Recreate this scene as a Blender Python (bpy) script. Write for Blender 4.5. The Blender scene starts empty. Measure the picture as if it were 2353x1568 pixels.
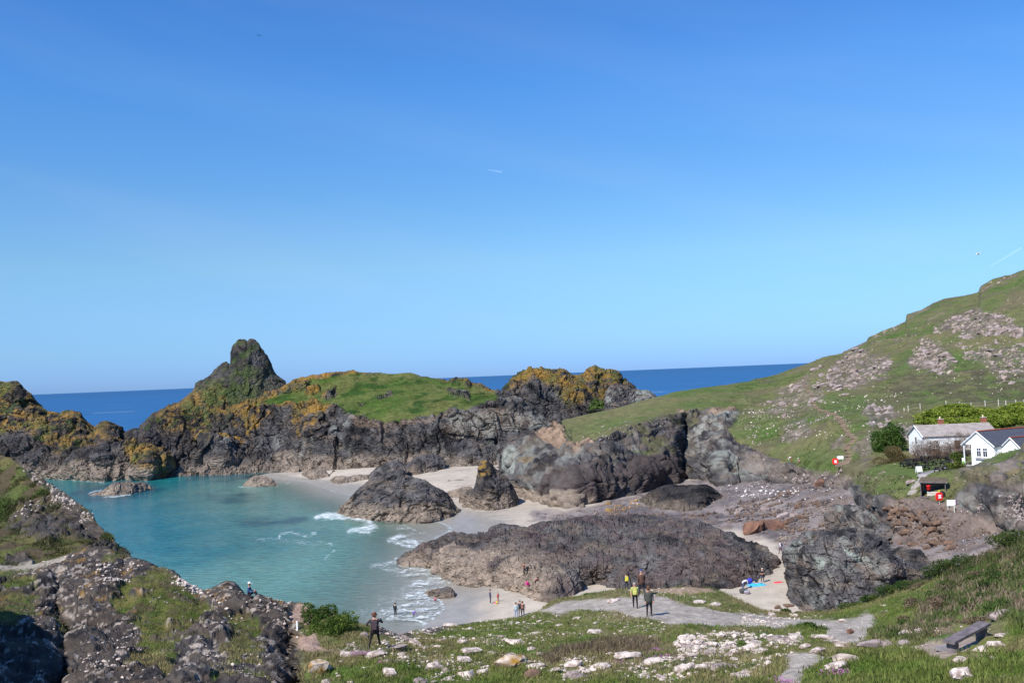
import bpy, bmesh, math, random
import numpy as np
from mathutils import Matrix, Vector
random.seed(7); RNG=np.random.default_rng(7)
scene=bpy.context.scene; COL=scene.collection
# ------------------------------------------------------------ camera, sky, sun
CAMZ=29.0; F=2200.0; CX,CY=1176.0,784.0
PITCH=math.radians(1.98); ROLL=math.radians(-2.33)
cam=bpy.data.cameras.new('camera'); camo=bpy.data.objects.new('camera',cam); COL.objects.link(camo)
cam.sensor_width=36; cam.lens=F/2352*36; cam.clip_start=0.5; cam.clip_end=90000
CM=(Matrix.Rotation(math.pi/2+PITCH,3,'X')@Matrix.Rotation(ROLL,3,'Z'))
camo.matrix_world=Matrix.Translation((0,0,CAMZ))@CM.to_4x4(); scene.camera=camo
SUN_EL=math.radians(45); LA=math.radians(42)         # light travels LA to the right of straight ahead
w=bpy.data.worlds.new('World'); scene.world=w; w.use_nodes=True
nt=w.node_tree; nt.nodes.clear()
sky=nt.nodes.new('ShaderNodeTexSky'); sky.sky_type='NISHITA'; sky.sun_disc=False
sky.sun_elevation=SUN_EL; sky.sun_rotation=math.pi+LA
sky.altitude=0; sky.air_density=1.0; sky.dust_density=0.25; sky.ozone_density=2.2
bg=nt.nodes.new('ShaderNodeBackground'); bg.inputs['Strength'].default_value=0.0925
wo=nt.nodes.new('ShaderNodeOutputWorld')
# thin high cirrus, soft pale streaks over the Nishita sky
tc=nt.nodes.new('ShaderNodeTexCoord'); mp=nt.nodes.new('ShaderNodeMapping'); mp.inputs['Rotation'].default_value=(0.0,-0.24,0.0); mp2=nt.nodes.new('ShaderNodeMapping'); mp2.inputs['Scale'].default_value=(1.0,1.2,8)
nz=nt.nodes.new('ShaderNodeTexNoise'); nz.inputs['Scale'].default_value=1.6; nz.inputs['Detail'].default_value=5; nz.inputs['Roughness'].default_value=0.45
cr=nt.nodes.new('ShaderNodeMapRange'); cr.inputs[1].default_value=0.48; cr.inputs[2].default_value=0.75; cr.inputs[3].default_value=0; cr.inputs[4].default_value=0.075
mx=nt.nodes.new('ShaderNodeMix'); mx.data_type='RGBA'; mx.inputs[7].default_value=(5.5,6.2,7.0,1)
hs=nt.nodes.new('ShaderNodeHueSaturation'); hs.inputs['Saturation'].default_value=1.0; hs.inputs['Value'].default_value=1.0
L=nt.links.new
# colour balance of the clear air by elevation only (same all round the sky)
sz=nt.nodes.new('ShaderNodeSeparateXYZ'); rp=nt.nodes.new('ShaderNodeValToRGB'); rp.color_ramp.interpolation='LINEAR'
els=[(0.0,(.34,.65,1.58)),(.014,(.36,.68,1.55)),(.037,(.43,.74,1.36)),(.117,(.64,.94,1.20)),(.204,(.56,.96,1.34)),(.287,(.48,.99,1.53)),(.357,(.44,.94,1.55)),(1.0,(.44,.94,1.5))]
while len(rp.color_ramp.elements)<len(els): rp.color_ramp.elements.new(0.5)
for e,(p_,c_) in zip(rp.color_ramp.elements,els): e.position=p_; e.color=(c_[0]/1.6,c_[1]/1.6,c_[2]/1.6,1)
mlt=nt.nodes.new('ShaderNodeVectorMath'); mlt.operation='MULTIPLY'; mls=nt.nodes.new('ShaderNodeVectorMath'); mls.operation='SCALE'; mls.inputs['Scale'].default_value=1.6
L(tc.outputs['Generated'],sz.inputs[0]); L(sz.outputs[2],rp.inputs[0]); L(rp.outputs[0],mls.inputs[0]); L(sky.outputs[0],mlt.inputs[0]); L(mls.outputs[0],mlt.inputs[1])
L(tc.outputs['Generated'],mp.inputs[0]); L(mp.outputs[0],mp2.inputs[0]); L(mp2.outputs[0],nz.inputs['Vector']); L(nz.outputs[0],cr.inputs[0]); L(cr.outputs[0],mx.inputs[0])
L(mlt.outputs[0],hs.inputs['Color']); L(hs.outputs[0],mx.inputs[6]); L(mx.outputs[2],bg.inputs['Color']); L(bg.outputs[0],wo.inputs[0])
sl=bpy.data.lights.new('sun','SUN'); sl.energy=5.0; sl.angle=math.radians(0.53); sl.color=(1,0.95,0.87)
so=bpy.data.objects.new('sun',sl); COL.objects.link(so)
tosun=Vector((-math.sin(LA)*math.cos(SUN_EL),-math.cos(LA)*math.cos(SUN_EL),math.sin(SUN_EL)))
so.rotation_euler=tosun.to_track_quat('Z','Y').to_euler()
scene.view_settings.view_transform='Standard'; scene.view_settings.look='None'
scene.view_settings.exposure=0.33; scene.view_settings.gamma=1; scene.view_settings.use_curve_mapping=False
# ------------------------------------------------------------ projection helpers (pixels of a 2352 x 1568 frame)
CMn=np.array(CM)
def rays(px,py):
    px=np.asarray(px,float); py=np.asarray(py,float)
    v=np.stack([(px-CX)/F,-(py-CY)/F,-np.ones_like(px)],-1)@CMn.T
    return v/v[...,1:2]
def at_d(px,py,d):
    r=rays(px,py); return np.array([0,0,CAMZ])+r*np.asarray(d,float)[...,None]
def at_z(px,py,z):
    r=rays(px,py); d=(np.asarray(z,float)-CAMZ)/r[...,2]
    return np.array([0,0,CAMZ])+r*d[...,None]
def proj(P):
    v=(np.asarray(P)-np.array([0,0,CAMZ]))@CMn
    return CX+F*v[...,0]/-v[...,2], CY-F*v[...,1]/-v[...,2]
def hor(px): return 908.3-0.0407*np.asarray(px)
# ------------------------------------------------------------ noise
def _h(ix,iy,iz,s):
    h=(ix.astype(np.int64)*374761393+iy.astype(np.int64)*668265263+iz.astype(np.int64)*2147483647+s*974711)&0xffffffff
    h=((h^(h>>13))*1274126177)&0xffffffff; h=((h^(h>>16))*2246822519)&0xffffffff; h=h^(h>>15)
    return h
def _r(ix,iy,iz,s): return _h(ix,iy,iz,s).astype(np.float64)/4294967295.0
def vnoise(P,s=0):
    i=np.floor(P).astype(np.int64); f=P-i; f=f*f*f*(f*(f*6-15)+10); o=0
    for a in (0,1):
        for b in (0,1):
            for c in (0,1):
                wgt=(f[:,0] if a else 1-f[:,0])*(f[:,1] if b else 1-f[:,1])*(f[:,2] if c else 1-f[:,2])
                o=o+wgt*_r(i[:,0]+a,i[:,1]+b,i[:,2]+c,s)
    return o*2-1
_RM=np.array(Matrix.Rotation(0.7,3,'X')@Matrix.Rotation(1.1,3,'Z')@Matrix.Rotation(0.4,3,'Y'))
def fbm(P,sc,oct=4,s=0,gain=0.5):
    Q=P/sc; a=1; o=0; t=0
    for k in range(oct):
        Q=Q@_RM; o=o+a*vnoise(Q,s+k*17); t+=a; a*=gain; Q=Q*2.03
    return o/t*1.6
def ridged(P,sc,oct=4,s=0):
    Q=P/sc; a=1; o=0; t=0
    for k in range(oct):
        Q=Q@_RM; o=o+a*(1-2*np.abs(vnoise(Q,s+k*31))); t+=a; a*=0.5; Q=Q*2.1
    return o/t
def worley(P,s=0):
    b=np.floor(P-0.5).astype(np.int64); n=len(P)
    f1=np.full(n,9.0); f2=np.full(n,9.0); idr=np.zeros(n); tx=np.zeros(n); ty=np.zeros(n)
    for a in (0,1):
        for c in (0,1):
            for e in (0,1):
                cx,cy,cz=b[:,0]+a,b[:,1]+c,b[:,2]+e
                h=_h(cx,cy,cz,s); r1=(h&1023)/1023.0; r2=((h>>10)&1023)/1023.0; r3=((h>>20)&1023)/1023.0
                dx=P[:,0]-(cx+0.5+0.8*(r1-0.5)); dy=P[:,1]-(cy+0.5+0.8*(r2-0.5)); dz=P[:,2]-(cz+0.5+0.8*(r3-0.5))
                d=np.sqrt(dx*dx+dy*dy+dz*dz)
                m=d<f1
                f2=np.where(m,f1,np.minimum(f2,d)); f1=np.where(m,d,f1)
                idr=np.where(m,((h>>5)&4095)/4095.0,idr)
                tl=(r2-0.5)*dx+(r3-0.5)*dy+(r1-0.5)*dz
                tx=np.where(m,tl,tx)
    return f1,f2,idr,tx
def rotm(ax,ay,az): return np.array(Matrix.Rotation(ax,3,'X')@Matrix.Rotation(ay,3,'Y')@Matrix.Rotation(az,3,'Z'))
STR=rotm(0.5,0.6,0.4)
def crag(P,s,amp,an=(1,1,2.2),seed=0,R=STR):
    Wp=P+0.25*s*np.stack([vnoise(P/s*1.3,seed+5),vnoise(P/s*1.3,seed+6),vnoise(P/s*1.3,seed+7)],-1)
    f1,f2,i,t=worley((Wp@R)*np.array(an)/s,seed)
    return amp*((i-0.5)*0.9+t*1.8-0.55*np.exp(-(f2-f1)/0.07))
def sstep(a,b,x):
    t=np.clip((x-a)/(b-a),0,1); return t*t*(3-2*t)
def mixc(a,b,m):
    m=np.clip(m,0,1)[...,None]; return np.asarray(a)*(1-m)+np.asarray(b)*m
def sdf(px,py,pts):
    d=np.full(px.shape,1e9); ins=np.zeros(px.shape,bool); n=len(pts)
    for k in range(n):
        x0,y0=pts[k]; x1,y1=pts[(k+1)%n]
        ex,ey=x1-x0,y1-y0; t=np.clip(((px-x0)*ex+(py-y0)*ey)/(ex*ex+ey*ey+1e-9),0,1)
        d=np.minimum(d,np.hypot(px-x0-t*ex,py-y0-t*ey))
        c=((y0>py)!=(y1>py)); 
        with np.errstate(divide='ignore',invalid='ignore'):
            xi=(x1-x0)*(py-y0)/((y1-y0) if y1!=y0 else 1e-9)+x0
        ins^=(c&(px<xi))
    return np.where(ins,d,-d)
def poly(px,py,pts,soft=6,n=0): return sstep(-soft,soft,sdf(px,py,pts)+n)
def stroke(px,py,pts):
    d=np.full(px.shape,1e9)
    for k in range(len(pts)-1):
        x0,y0=pts[k]; x1,y1=pts[k+1]; ex,ey=x1-x0,y1-y0
        t=np.clip(((px-x0)*ex+(py-y0)*ey)/(ex*ex+ey*ey+1e-9),0,1); d=np.minimum(d,np.hypot(px-x0-t*ex,py-y0-t*ey))
    return d
def zc(X0,Y0,pts,k=0.28127):      # enlarged-crop coordinates to frame coordinates
    return [(X0+p[0]*k,Y0+p[1]*k)+tuple(p[2:]) for p in pts]
A_=lambda p: zc(0,735,p); B_=lambda p: zc(588,735,p); C_=lambda p: zc(1102.5,808.5,p); D_=lambda p: zc(1690.5,588,p)
E_=lambda p: zc(0,1126.8,p); F_=lambda p: zc(588,1126.8,p); G_=lambda p: zc(1176,1126.8,p); H_=lambda p: zc(1690.5,1126.8,p)
# ------------------------------------------------------------ tagging and mesh helpers
def tag(o,label=None,cat=None,group=None,kind=None):
    if label: o['label']=label
    if cat: o['category']=cat
    if group: o['group']=group
    if kind: o['kind']=kind
    return o
def link(o,parent=None):
    COL.objects.link(o)
    if parent is not None: o.parent=parent
    return o
def np_mesh(name,V,Fc,cols=None,extra=None,mat=None,smooth=True):
    V=np.asarray(V,np.float32); Fc=np.asarray(Fc,np.int32); k=Fc.shape[1]
    me=bpy.data.meshes.new(name); me.vertices.add(len(V)); me.vertices.foreach_set('co',V.ravel())
    me.loops.add(Fc.size); me.loops.foreach_set('vertex_index',Fc.ravel())
    me.polygons.add(len(Fc)); me.polygons.foreach_set('loop_start',np.arange(0,Fc.size,k,dtype=np.int32))
    me.polygons.foreach_set('use_smooth',np.full(len(Fc),smooth))
    me.update(calc_edges=True)
    for nm,arr in (('Col',cols),('Ext',extra)):
        if arr is not None:
            a=me.color_attributes.new(nm,'FLOAT_COLOR','POINT'); c=np.ones((len(V),4),np.float32); c[:,:3]=arr
            a.data.foreach_set('color',c.ravel())
    if mat: me.materials.append(mat)
    return me
# ------------------------------------------------------------ materials
def newmat(name):
    m=bpy.data.materials.new(name); m.use_nodes=True; t=m.node_tree
    return m,t,t.nodes['Principled BSDF']
def land_mat(name,s1,s2,bump=0.5,bd=0.2,rough=0.95,var=0.35,spec=0.15,ridge=False):
    m,t,b=newmat(name); N=t.nodes.new; K=t.links.new
    at=N('ShaderNodeAttribute'); at.attribute_name='Col'
    ex=N('ShaderNodeAttribute'); ex.attribute_name='Ext'
    g=N('ShaderNodeNewGeometry')
    def nz(sc,det=6,rg=0.65):
        n=N('ShaderNodeTexNoise'); n.inputs['Scale'].default_value=sc; n.inputs['Detail'].default_value=det; n.inputs['Roughness'].default_value=rg
        K(g.outputs['Position'],n.inputs['Vector']); return n
    n1=nz(s1); n2=nz(s2,3,0.6)
    if ridge:
        mp_=N('ShaderNodeMapping'); mp_.inputs['Rotation'].default_value=(.5,.75,.6); mp_.inputs['Scale'].default_value=(.32,1.25,.9); K(g.outputs['Position'],mp_.inputs[0]); K(mp_.outputs[0],n2.inputs['Vector'])
        n2.noise_type='RIDGED_MULTIFRACTAL'; n2.inputs['Detail'].default_value=5; n2.inputs['Offset'].default_value=0.8; n2.inputs['Gain'].default_value=1.6; n2.normalize=True
    mr=N('ShaderNodeMapRange'); mr.inputs[1].default_value=0.3; mr.inputs[2].default_value=0.7; mr.inputs[3].default_value=1-var; mr.inputs[4].default_value=1+var; mr.clamp=False
    K(n1.outputs[0],mr.inputs[0])
    mr2=N('ShaderNodeMapRange'); mr2.inputs[1].default_value=0.3; mr2.inputs[2].default_value=0.7; mr2.inputs[3].default_value=1-var*0.6; mr2.inputs[4].default_value=1+var*0.6
    if ridge: mr2.inputs[1].default_value=0.0; mr2.inputs[2].default_value=0.9; mr2.inputs[3].default_value=.85; mr2.inputs[4].default_value=1.25
    K(n2.outputs[0],mr2.inputs[0])
    mm=N('ShaderNodeMath'); mm.operation='MULTIPLY'; K(mr.outputs[0],mm.inputs[0]); K(mr2.outputs[0],mm.inputs[1])
    vm=N('ShaderNodeVectorMath'); vm.operation='SCALE'; K(at.outputs['Color'],vm.inputs[0]); K(mm.outputs[0],vm.inputs['Scale'])
    K(vm.outputs[0],b.inputs['Base Color'])
    sx=N('ShaderNodeSeparateColor'); K(ex.outputs['Color'],sx.inputs[0])
    rr=N('ShaderNodeMapRange'); rr.inputs[3].default_value=rough; rr.inputs[4].default_value=0.22; K(sx.outputs[0],rr.inputs[0]); K(rr.outputs[0],b.inputs['Roughness'])
    b.inputs['Specular IOR Level'].default_value=spec
    sp=N('ShaderNodeMapRange'); sp.inputs[3].default_value=spec; sp.inputs[4].default_value=0.5; K(sx.outputs[0],sp.inputs[0]); K(sp.outputs[0],b.inputs['Specular IOR Level'])
    bp=N('ShaderNodeBump'); bp.inputs['Distance'].default_value=bd; 
    bs=N('ShaderNodeMapRange'); bs.inputs[3].default_value=bump; bs.inputs[4].default_value=0.03; K(sx.outputs[1],bs.inputs[0]); K(bs.outputs[0],bp.inputs['Strength'])
    ad=N('ShaderNodeMath'); K(n1.outputs[0],ad.inputs[0]); K(n2.outputs[0],ad.inputs[1]); K(ad.outputs[0],bp.inputs['Height']); K(bp.outputs[0],b.inputs['Normal'])
    return m
M_FAR=land_mat('weathered_cliff_rock',0.45,1.3,.7,0.8,var=0.3,ridge=True)
M_MID=land_mat('shore_rock',0.8,1.9,.75,0.4,var=0.3,ridge=True)
M_NEAR=land_mat('near_turf_and_rock',2.0,9.0,0.9,0.12,var=0.3)
M_HILL=land_mat('hillside_turf',0.5,2.6,0.6,0.4,var=0.25)
M_SAND=land_mat('beach_sand',0.5,4.0,0.5,0.08,var=0.14,rough=0.9)
# ------------------------------------------------------------ lofted ground sheet: rows of (px, py, distance) or (px, py, 'z', height)
SHEETS={}; COLS={}
def row_eval(row,xs):
    pts=sorted([p for p in row],key=lambda p:p[0])
    X=[p[0] for p in pts]; Y=[p[1] for p in pts]
    py=np.interp(xs,X,Y)
    if len(pts[0])>3 and pts[0][2]=='z':
        return py,None,np.interp(xs,X,[p[3] for p in pts])
    return py,np.interp(xs,X,[p[2] for p in pts]),None
def gsm(a,n,ax=0):
    for _ in range(n):
        p=np.concatenate([a[:1],a,a[-1:]],0) if ax==0 else np.concatenate([a[:,:1],a,a[:,-1:]],1)
        a=(p[:-2]+2*p[1:-1]+p[2:])/4 if ax==0 else (p[:,:-2]+2*p[:,1:-1]+p[:,2:])/4
    return a
def loft(name,x0,x1,rows,mat,fn,step=2.2,down=None,back=((12,-2),),smooth=3,dsm=6,hook=None,sky=.35,flat=None):
    nx=max(8,int((x1-x0)/step)); xs=np.linspace(x0,x1,nx)
    R=[]
    for r in rows:
        py,d,z=row_eval(r,xs)
        P=at_d(xs,py,gsm(d,dsm)) if d is not None else at_z(xs,py,z)
        R.append(P)
    PY=[np.asarray(proj(P)[1]) for P in R]
    seg=[max(3,int(np.percentile(np.abs(PY[i]-PY[i+1]),80)/step)) for i in range(len(R)-1)]
    G=[]; S=[]   # S: static front/back flag
    if down is not None:
        D=R[0].copy(); D[:,2]=down[0]; D[:,1]-=down[1]
        for t in np.linspace(0,1,5)[:-1]: G.append(D*(1-t)+R[0]*t)
    for i,n in enumerate(seg):
        for t in np.linspace(0,1,n+1)[:-1]: G.append(R[i]*(1-t)+R[i+1]*t)
    G.append(R[-1])
    prev=R[-1]
    for (dd,z) in back:
        Q=prev.copy(); dirv=prev-np.array([0,0,CAMZ]); dirv[:,2]=0; dirv/=np.linalg.norm(dirv,axis=1)[:,None]
        Q=Q+dirv*dd; Q[:,2]=np.minimum(z,prev[:,2]) if z is not None else prev[:,2]-dd*(0.18+np.maximum(0,(CAMZ-prev[:,2]))/np.maximum(prev[:,1],1))
        m=6
        for t in np.linspace(0,1,m+1)[1:]: G.append(prev*(1-t)+Q*t)
        prev=Q
    nb=6*len(back); G=np.array(G); G=gsm(G,smooth,0); rw=np.arange(len(G)); top_=len(G)-nb-1; s0=top_-max(4,int(seg[-1]*.5)); WR=1-(1-sky)*sstep(s0,top_,rw.astype(float))
    if hook: G=hook(G)
    nv=G.shape[0]
    du=np.gradient(gsm(gsm(G,6,1),4,0),axis=1); dv=np.gradient(gsm(gsm(G,6,1),4,0),axis=0)
    N=np.cross(du,dv); N/=np.linalg.norm(N,axis=2)[...,None]+1e-9
    px,py=proj(G); P=G.reshape(-1,3); Nn=N.reshape(-1,3); px=px.ravel(); py=py.ravel()
    disp,colf=fn(P,Nn,px,py)
    P2=P+Nn*(disp*np.repeat(WR,nx))[:,None]
    G2=P2.reshape(G.shape)
    du=np.gradient(G2,axis=1); dv=np.gradient(G2,axis=0); N2=np.cross(du,dv); N2/=np.linalg.norm(N2,axis=2)[...,None]+1e-9
    out=colf(P2,N2.reshape(-1,3)); col,ext=out if isinstance(out,tuple) else (out,np.zeros_like(out))
    idx=np.arange(nv*nx).reshape(nv,nx)
    Fc=np.stack([idx[:-1,:-1],idx[:-1,1:],idx[1:,1:],idx[1:,:-1]],-1).reshape(-1,4)
    me=np_mesh(name,P2,Fc,np.clip(col,0.004,0.9),ext,mat,smooth=(mat not in (M_MID,M_FAR)) if flat is None else not flat)
    o=link(bpy.data.objects.new(name,me))
    SHEETS[o.name]=(px,py,P2,N2.reshape(-1,3)); COLS[o.name]=col
    return o
def ground(sheet,x,y):           # height of a sheet above a map position
    P=SHEETS[sheet][2]; k=np.argmin((P[:,0]-x)**2+(P[:,1]-y)**2); return float(P[k,2])
def pick(sheet,px,py):            # point of a sheet that shows at a frame position
    X,Y,P,N=SHEETS[sheet]; k=np.argmin((X-px)**2+(Y-py)**2); return P[k],N[k]
# ------------------------------------------------------------ palettes (linear base colours)
DK=np.array([.018,.0175,.0195]); MD=np.array([.088,.082,.082]); BR=np.array([.105,.083,.068]); TIDE=np.array([.27,.215,.17])
PALE=np.array([.25,.225,.195]); GPALE=np.array([.27,.30,.265]); LICH=np.array([.275,.155,.034]); LICH2=np.array([.12,.095,.035])
GR1=np.array([.060,.105,.018]); GR2=np.array([.12,.13,.04]); GR3=np.array([.035,.075,.014]); DRY=np.array([.19,.155,.075]); SOIL=np.array([.31,.215,.15])
WHT=np.array([.58,.50,.44]); SAND=np.array([.455,.395,.325]); WSAND=np.array([.235,.215,.185]); GRAV=np.array([.36,.315,.27]); HEA=np.array([.13,.095,.065])
def rockcol(P,N,px,py,tide=None,lich=None,grass=None,pale=0.0,brown=0.3,bright=1.0,sc=1.0,seed=0,soil=None,palem=None):
    a=fbm(P,6*sc,5,seed+1); b=fbm(P,1.5*sc,4,seed+2); c=fbm(P*np.array([1,1,2.5]),3*sc,4,seed+3)
    col=mixc(DK,MD,0.48+0.65*a+0.5*b)
    col=mixc(col,BR,sstep(0.0,0.7,c+brown-0.3)*0.7)
    col=col*bright
    if pale>0 or palem is not None:
        m=sstep(0.35-0.5*pale,0.75-0.3*pale,fbm(P@STR*np.array([1,1,3]),4*sc,5,seed+9)+0.25*b)*max(pale,0.35 if palem is not None else pale)
        if palem is not None: m=np.maximum(m,palem*sstep(-0.35,0.35,b+0.6*a))
        col=mixc(col,mixc(PALE,GPALE,0.5+a),m*0.85)
    if tide is not None:
        tz,tw,tm=tide
        m=sstep(tz+tw,tz-tw*0.6,P[:,2]+1.3*sc*a+0.5*b)*tm
        col=mixc(col,TIDE*(0.8+0.35*b[:,None]),m)
    if lich is not None:
        m=lich*sstep(-0.35,0.35,b+0.7*a+0.45*np.clip(N[:,2],-1,1)-0.05)
        col=mixc(col,mixc(LICH2,LICH,0.5+0.9*c),m*0.95)
    if soil is not None:
        col=mixc(col,SOIL*(0.85+0.3*b[:,None]),soil)
    if grass is not None:
        g=mixc(mixc(GR1,GR2,0.5+0.8*a),GR3,sstep(0.1,0.6,c))
        col=mixc(col,g,grass)
    return col
def lobes(px,py,L_):                # broad buttresses bulging out of a cliff
    o=np.zeros_like(px); q_=np.stack([px/34,py/34,0*px],-1); wx=fbm(q_,1,3,71)*13; wy=fbm(q_,1,3,72)*13; px=px+wx; py=py+wy
    for cx,cy,rx,ry,a in L_:
        r2=((px-cx)/rx)**2+((py-cy)/ry)**2; o=np.maximum(o,.85*a*np.sqrt(np.clip(1-r2,0,1)))
    return o
def zl(cv,L_): return [cv([(a,b)])[0]+(c*.28127,d*.28127,e) for a,b,c,d,e in L_]
def rockdisp(P,S,amp,seed=0,lev=3,an=(1,1,2.2),fine=1.0):
    d=amp*0.9*fbm(P,S*2.2,4,seed)+amp*0.7*ridged(P*np.array([1,1,0.35]),S*1.3,3,seed+3)
    s=S; a=amp*0.75
    for k in range(lev):
        d=d+crag(P,s,a,an,seed+11*k); s*=0.42; a*=0.42*fine
    Q_=P@STR*np.array([1,.3,.8])
    return d+amp*(.75*np.maximum(-.1,ridged(Q_,S*.8,3,seed+41))+.22*ridged(Q_,S*.28,2,seed+43))
def simple_rock(S,amp,**kw):
    rc={k:v for k,v in kw.items() if k not in ('lev','dseed','an')}
    def fn(P,N,px,py):
        d=rockdisp(P,S,amp,kw.get('dseed',kw.get('seed',0)),kw.get('lev',3),kw.get('an',(1,1,2.2)))
        d=d*sstep(-2.5,0.2,P[:,2])
        k={a:(b(P,N,px,py) if callable(b) else b) for a,b in rc.items()}
        return d,lambda P2,N2: rockcol(P2,N2,px,py,**k)
    return fn
# ============================================================ sea bed, sands and shingle: one low sheet
CP=[(700,1250,-2.5),(400,1250,-4),(300,1150,-5),(500,1130,-3.5),(650,1120,-.9),(850,1250,-1.0),(900,1320,-.55),(860,1400,-.6),(930,1430,-.3),(300,1350,-4),(600,1330,-2.2),(760,1350,-1.1),
 (800,1150,-.35),(740,1180,-1.0),(760,1128,-.05),(680,1103,0.0),(590,1092,0.0),(620,1085,.6),(800,1080,2.2),(900,1076,3),(700,1090,.9),(760,1098,.7),(860,1110,.7),(830,1140,.1),
 (1000,1090,2.6),(1090,1085,3),(1090,1120,1.8),(1040,1100,2.0),(1100,1150,1.0),(1060,1180,.45),(1180,1165,.9),(1240,1185,1.2),(1150,1200,.45),(1080,1215,.16),(1000,1235,-.02),(960,1215,-.4),(900,1200,-.5),(1120,1225,.5),
 (1058,1333,.02),(985,1355,-.12),(1025,1397,.0),(990,1437,.0),(1000,1385,-.08),(1080,1345,.25),(1080,1400,.5),(1200,1400,1.0),(1150,1350,.7),(1240,1385,1.3),(1050,1432,.35),(1110,1380,.6),(1160,1425,1.0),
 (1300,1350,1.2),(1380,1342,1.0),(1400,1160,2),(1280,1175,1.3),(1300,1260,1.5),(1500,1250,2.2),(1550,1130,2.5),(1700,1110,4),(1680,1180,3),(1780,1240,3),(1750,1390,2),(1800,1290,2.6),(1680,1360,2.1),(1850,1180,5),(1900,1110,7),(1960,1125,7.5),(1960,1200,5),
 (2040,1235,5.5),(2100,1245,5.5),(2200,1245,6.3),(2290,1225,8),(2352,1215,9),(1990,1400,2.0),(2000,1340,3.0)]
cw=[at_z(a,b,c) for a,b,c in CP]
cw=np.array(cw+[at_d(p,1500,d)*np.array([1,1,0])+np.array([0,0,z]) for p,d,z in ((1176,60,1),(1800,60,2),(2300,60,3),(600,60,-1),(0,60,0),(1176,20,1))]
 +[np.array(q,float) for q in ((-260,300,-9),(-200,150,-5),(-150,80,-3),(-400,500,-22),(0,600,-25),(400,600,-20),(0,1200,-40),(-1200,1200,-40),(1200,1200,-40),(250,300,6),(200,150,9),(-60,420,-18),(100,420,-14),(-130,350,-12),(-100,325,-6))])
_A=np.linalg.norm(cw[:,None,:2]-cw[None,:,:2],axis=2)+np.eye(len(cw))*0.0
_A=np.block([[_A+np.eye(len(cw))*0.05,np.ones((len(cw),1))],[np.ones((1,len(cw))),np.zeros((1,1))]])
_W=np.linalg.solve(_A,np.append(cw[:,2],0))
def bedz(XY):
    o=np.zeros(len(XY))
    for k in range(len(cw)): o+=_W[k]*np.hypot(XY[:,0]-cw[k,0],XY[:,1]-cw[k,1])
    return o+_W[-1]
def beach_fn(P,N,px,py): pass
xs=np.concatenate([np.linspace(-700,80,30)[:-1],np.arange(80,2360,3.0),np.linspace(2360,3000,25)])
rs=np.concatenate([np.geomspace(4,150,20)[:-1],np.arange(150,640,2.6),np.geomspace(640,2600,25)[1:]])
PXg,Rg=np.meshgrid(xs,rs); PYg=hor(PXg)+Rg
P=at_z(PXg,PYg,0.0).reshape(-1,3); P[:,2]=bedz(P)
# low relief: pebbly shingle rougher than sand
px,py=proj(P)
nb=fbm(P,5,4,3)
SHING=[(1225,1172),(1300,1180),(1390,1150),(1560,1105),(1700,1088),(1900,1085),(1990,1110),(2060,1230),(2360,1180),(2700,1200),(2700,1420),(2000,1420),(1850,1262),(1800,1268),(1760,1235),(1700,1215),(1500,1200),(1290,1205),(1230,1190)]
msh=poly(px,py,SHING,10,14*nb)
P[:,2]+=msh*(0.28*fbm(P,4,4,8)+0.22*np.maximum(0,ridged(P,2.2,3,9))-.12)+(1-msh)*0.05*fbm(P,4,3,10)*sstep(-3,0,P[:,2])
fine=fbm(P,1.0,3,12); big=fbm(P,9,3,13)
col=mixc(SAND,SAND*0.86,0.5+0.9*big)
wet=sstep(0.9,0.35,P[:,2]+0.12*nb)*(P[:,1]<400)*(P[:,2]>-1)
col=mixc(col,WSAND*1.25,wet)
ALLEY=[(1640,1350),(1740,1335),(1790,1290),(1780,1262),(1812,1268),(1835,1420),(1600,1420)]
ma=poly(px,py,ALLEY,5,0); wet=wet*(1-ma)
shc=mixc(np.array([.12,.105,.108]),np.array([.235,.20,.185]),0.5+0.8*big+0.5*fine)
shc=mixc(shc,np.array([.10,.085,.085]),sstep(0.25,0.7,fbm(P,2.2,3,21)))
shc=mixc(shc,np.array([.15,.105,.08]),sstep(0.1,0.6,fbm(P,3.5,4,23))*.7); col=mixc(col,shc,msh*(1-ma))
# ribbons of weed and fine shingle on the sand
col=mixc(col,np.array([.24,.19,.17]),(1-msh)*sstep(0.42,0.62,fbm(P*np.array([.35,1,1]),3.5,4,31))*0.55*(1-wet))
col=mixc(col,np.array([.10,.14,.11]),sstep(-0.05,-1.2,P[:,2])*0.5)
ext=np.stack([wet*0.75,(1-msh)*0.9,wet*0],-1)
nv,nx=PXg.shape; idx=np.arange(nv*nx).reshape(nv,nx)
Fq=np.stack([idx[:-1,:-1],idx[1:,:-1],idx[1:,1:],idx[:-1,1:]],-1).reshape(-1,4)
me=np_mesh('beach',P,Fq,col,ext,M_SAND); o=link(bpy.data.objects.new('beach',me)); tag(o,kind='structure'); SHEETS['beach']=(px,py,P,np.tile([0,0,1.],(len(P),1)))
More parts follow.
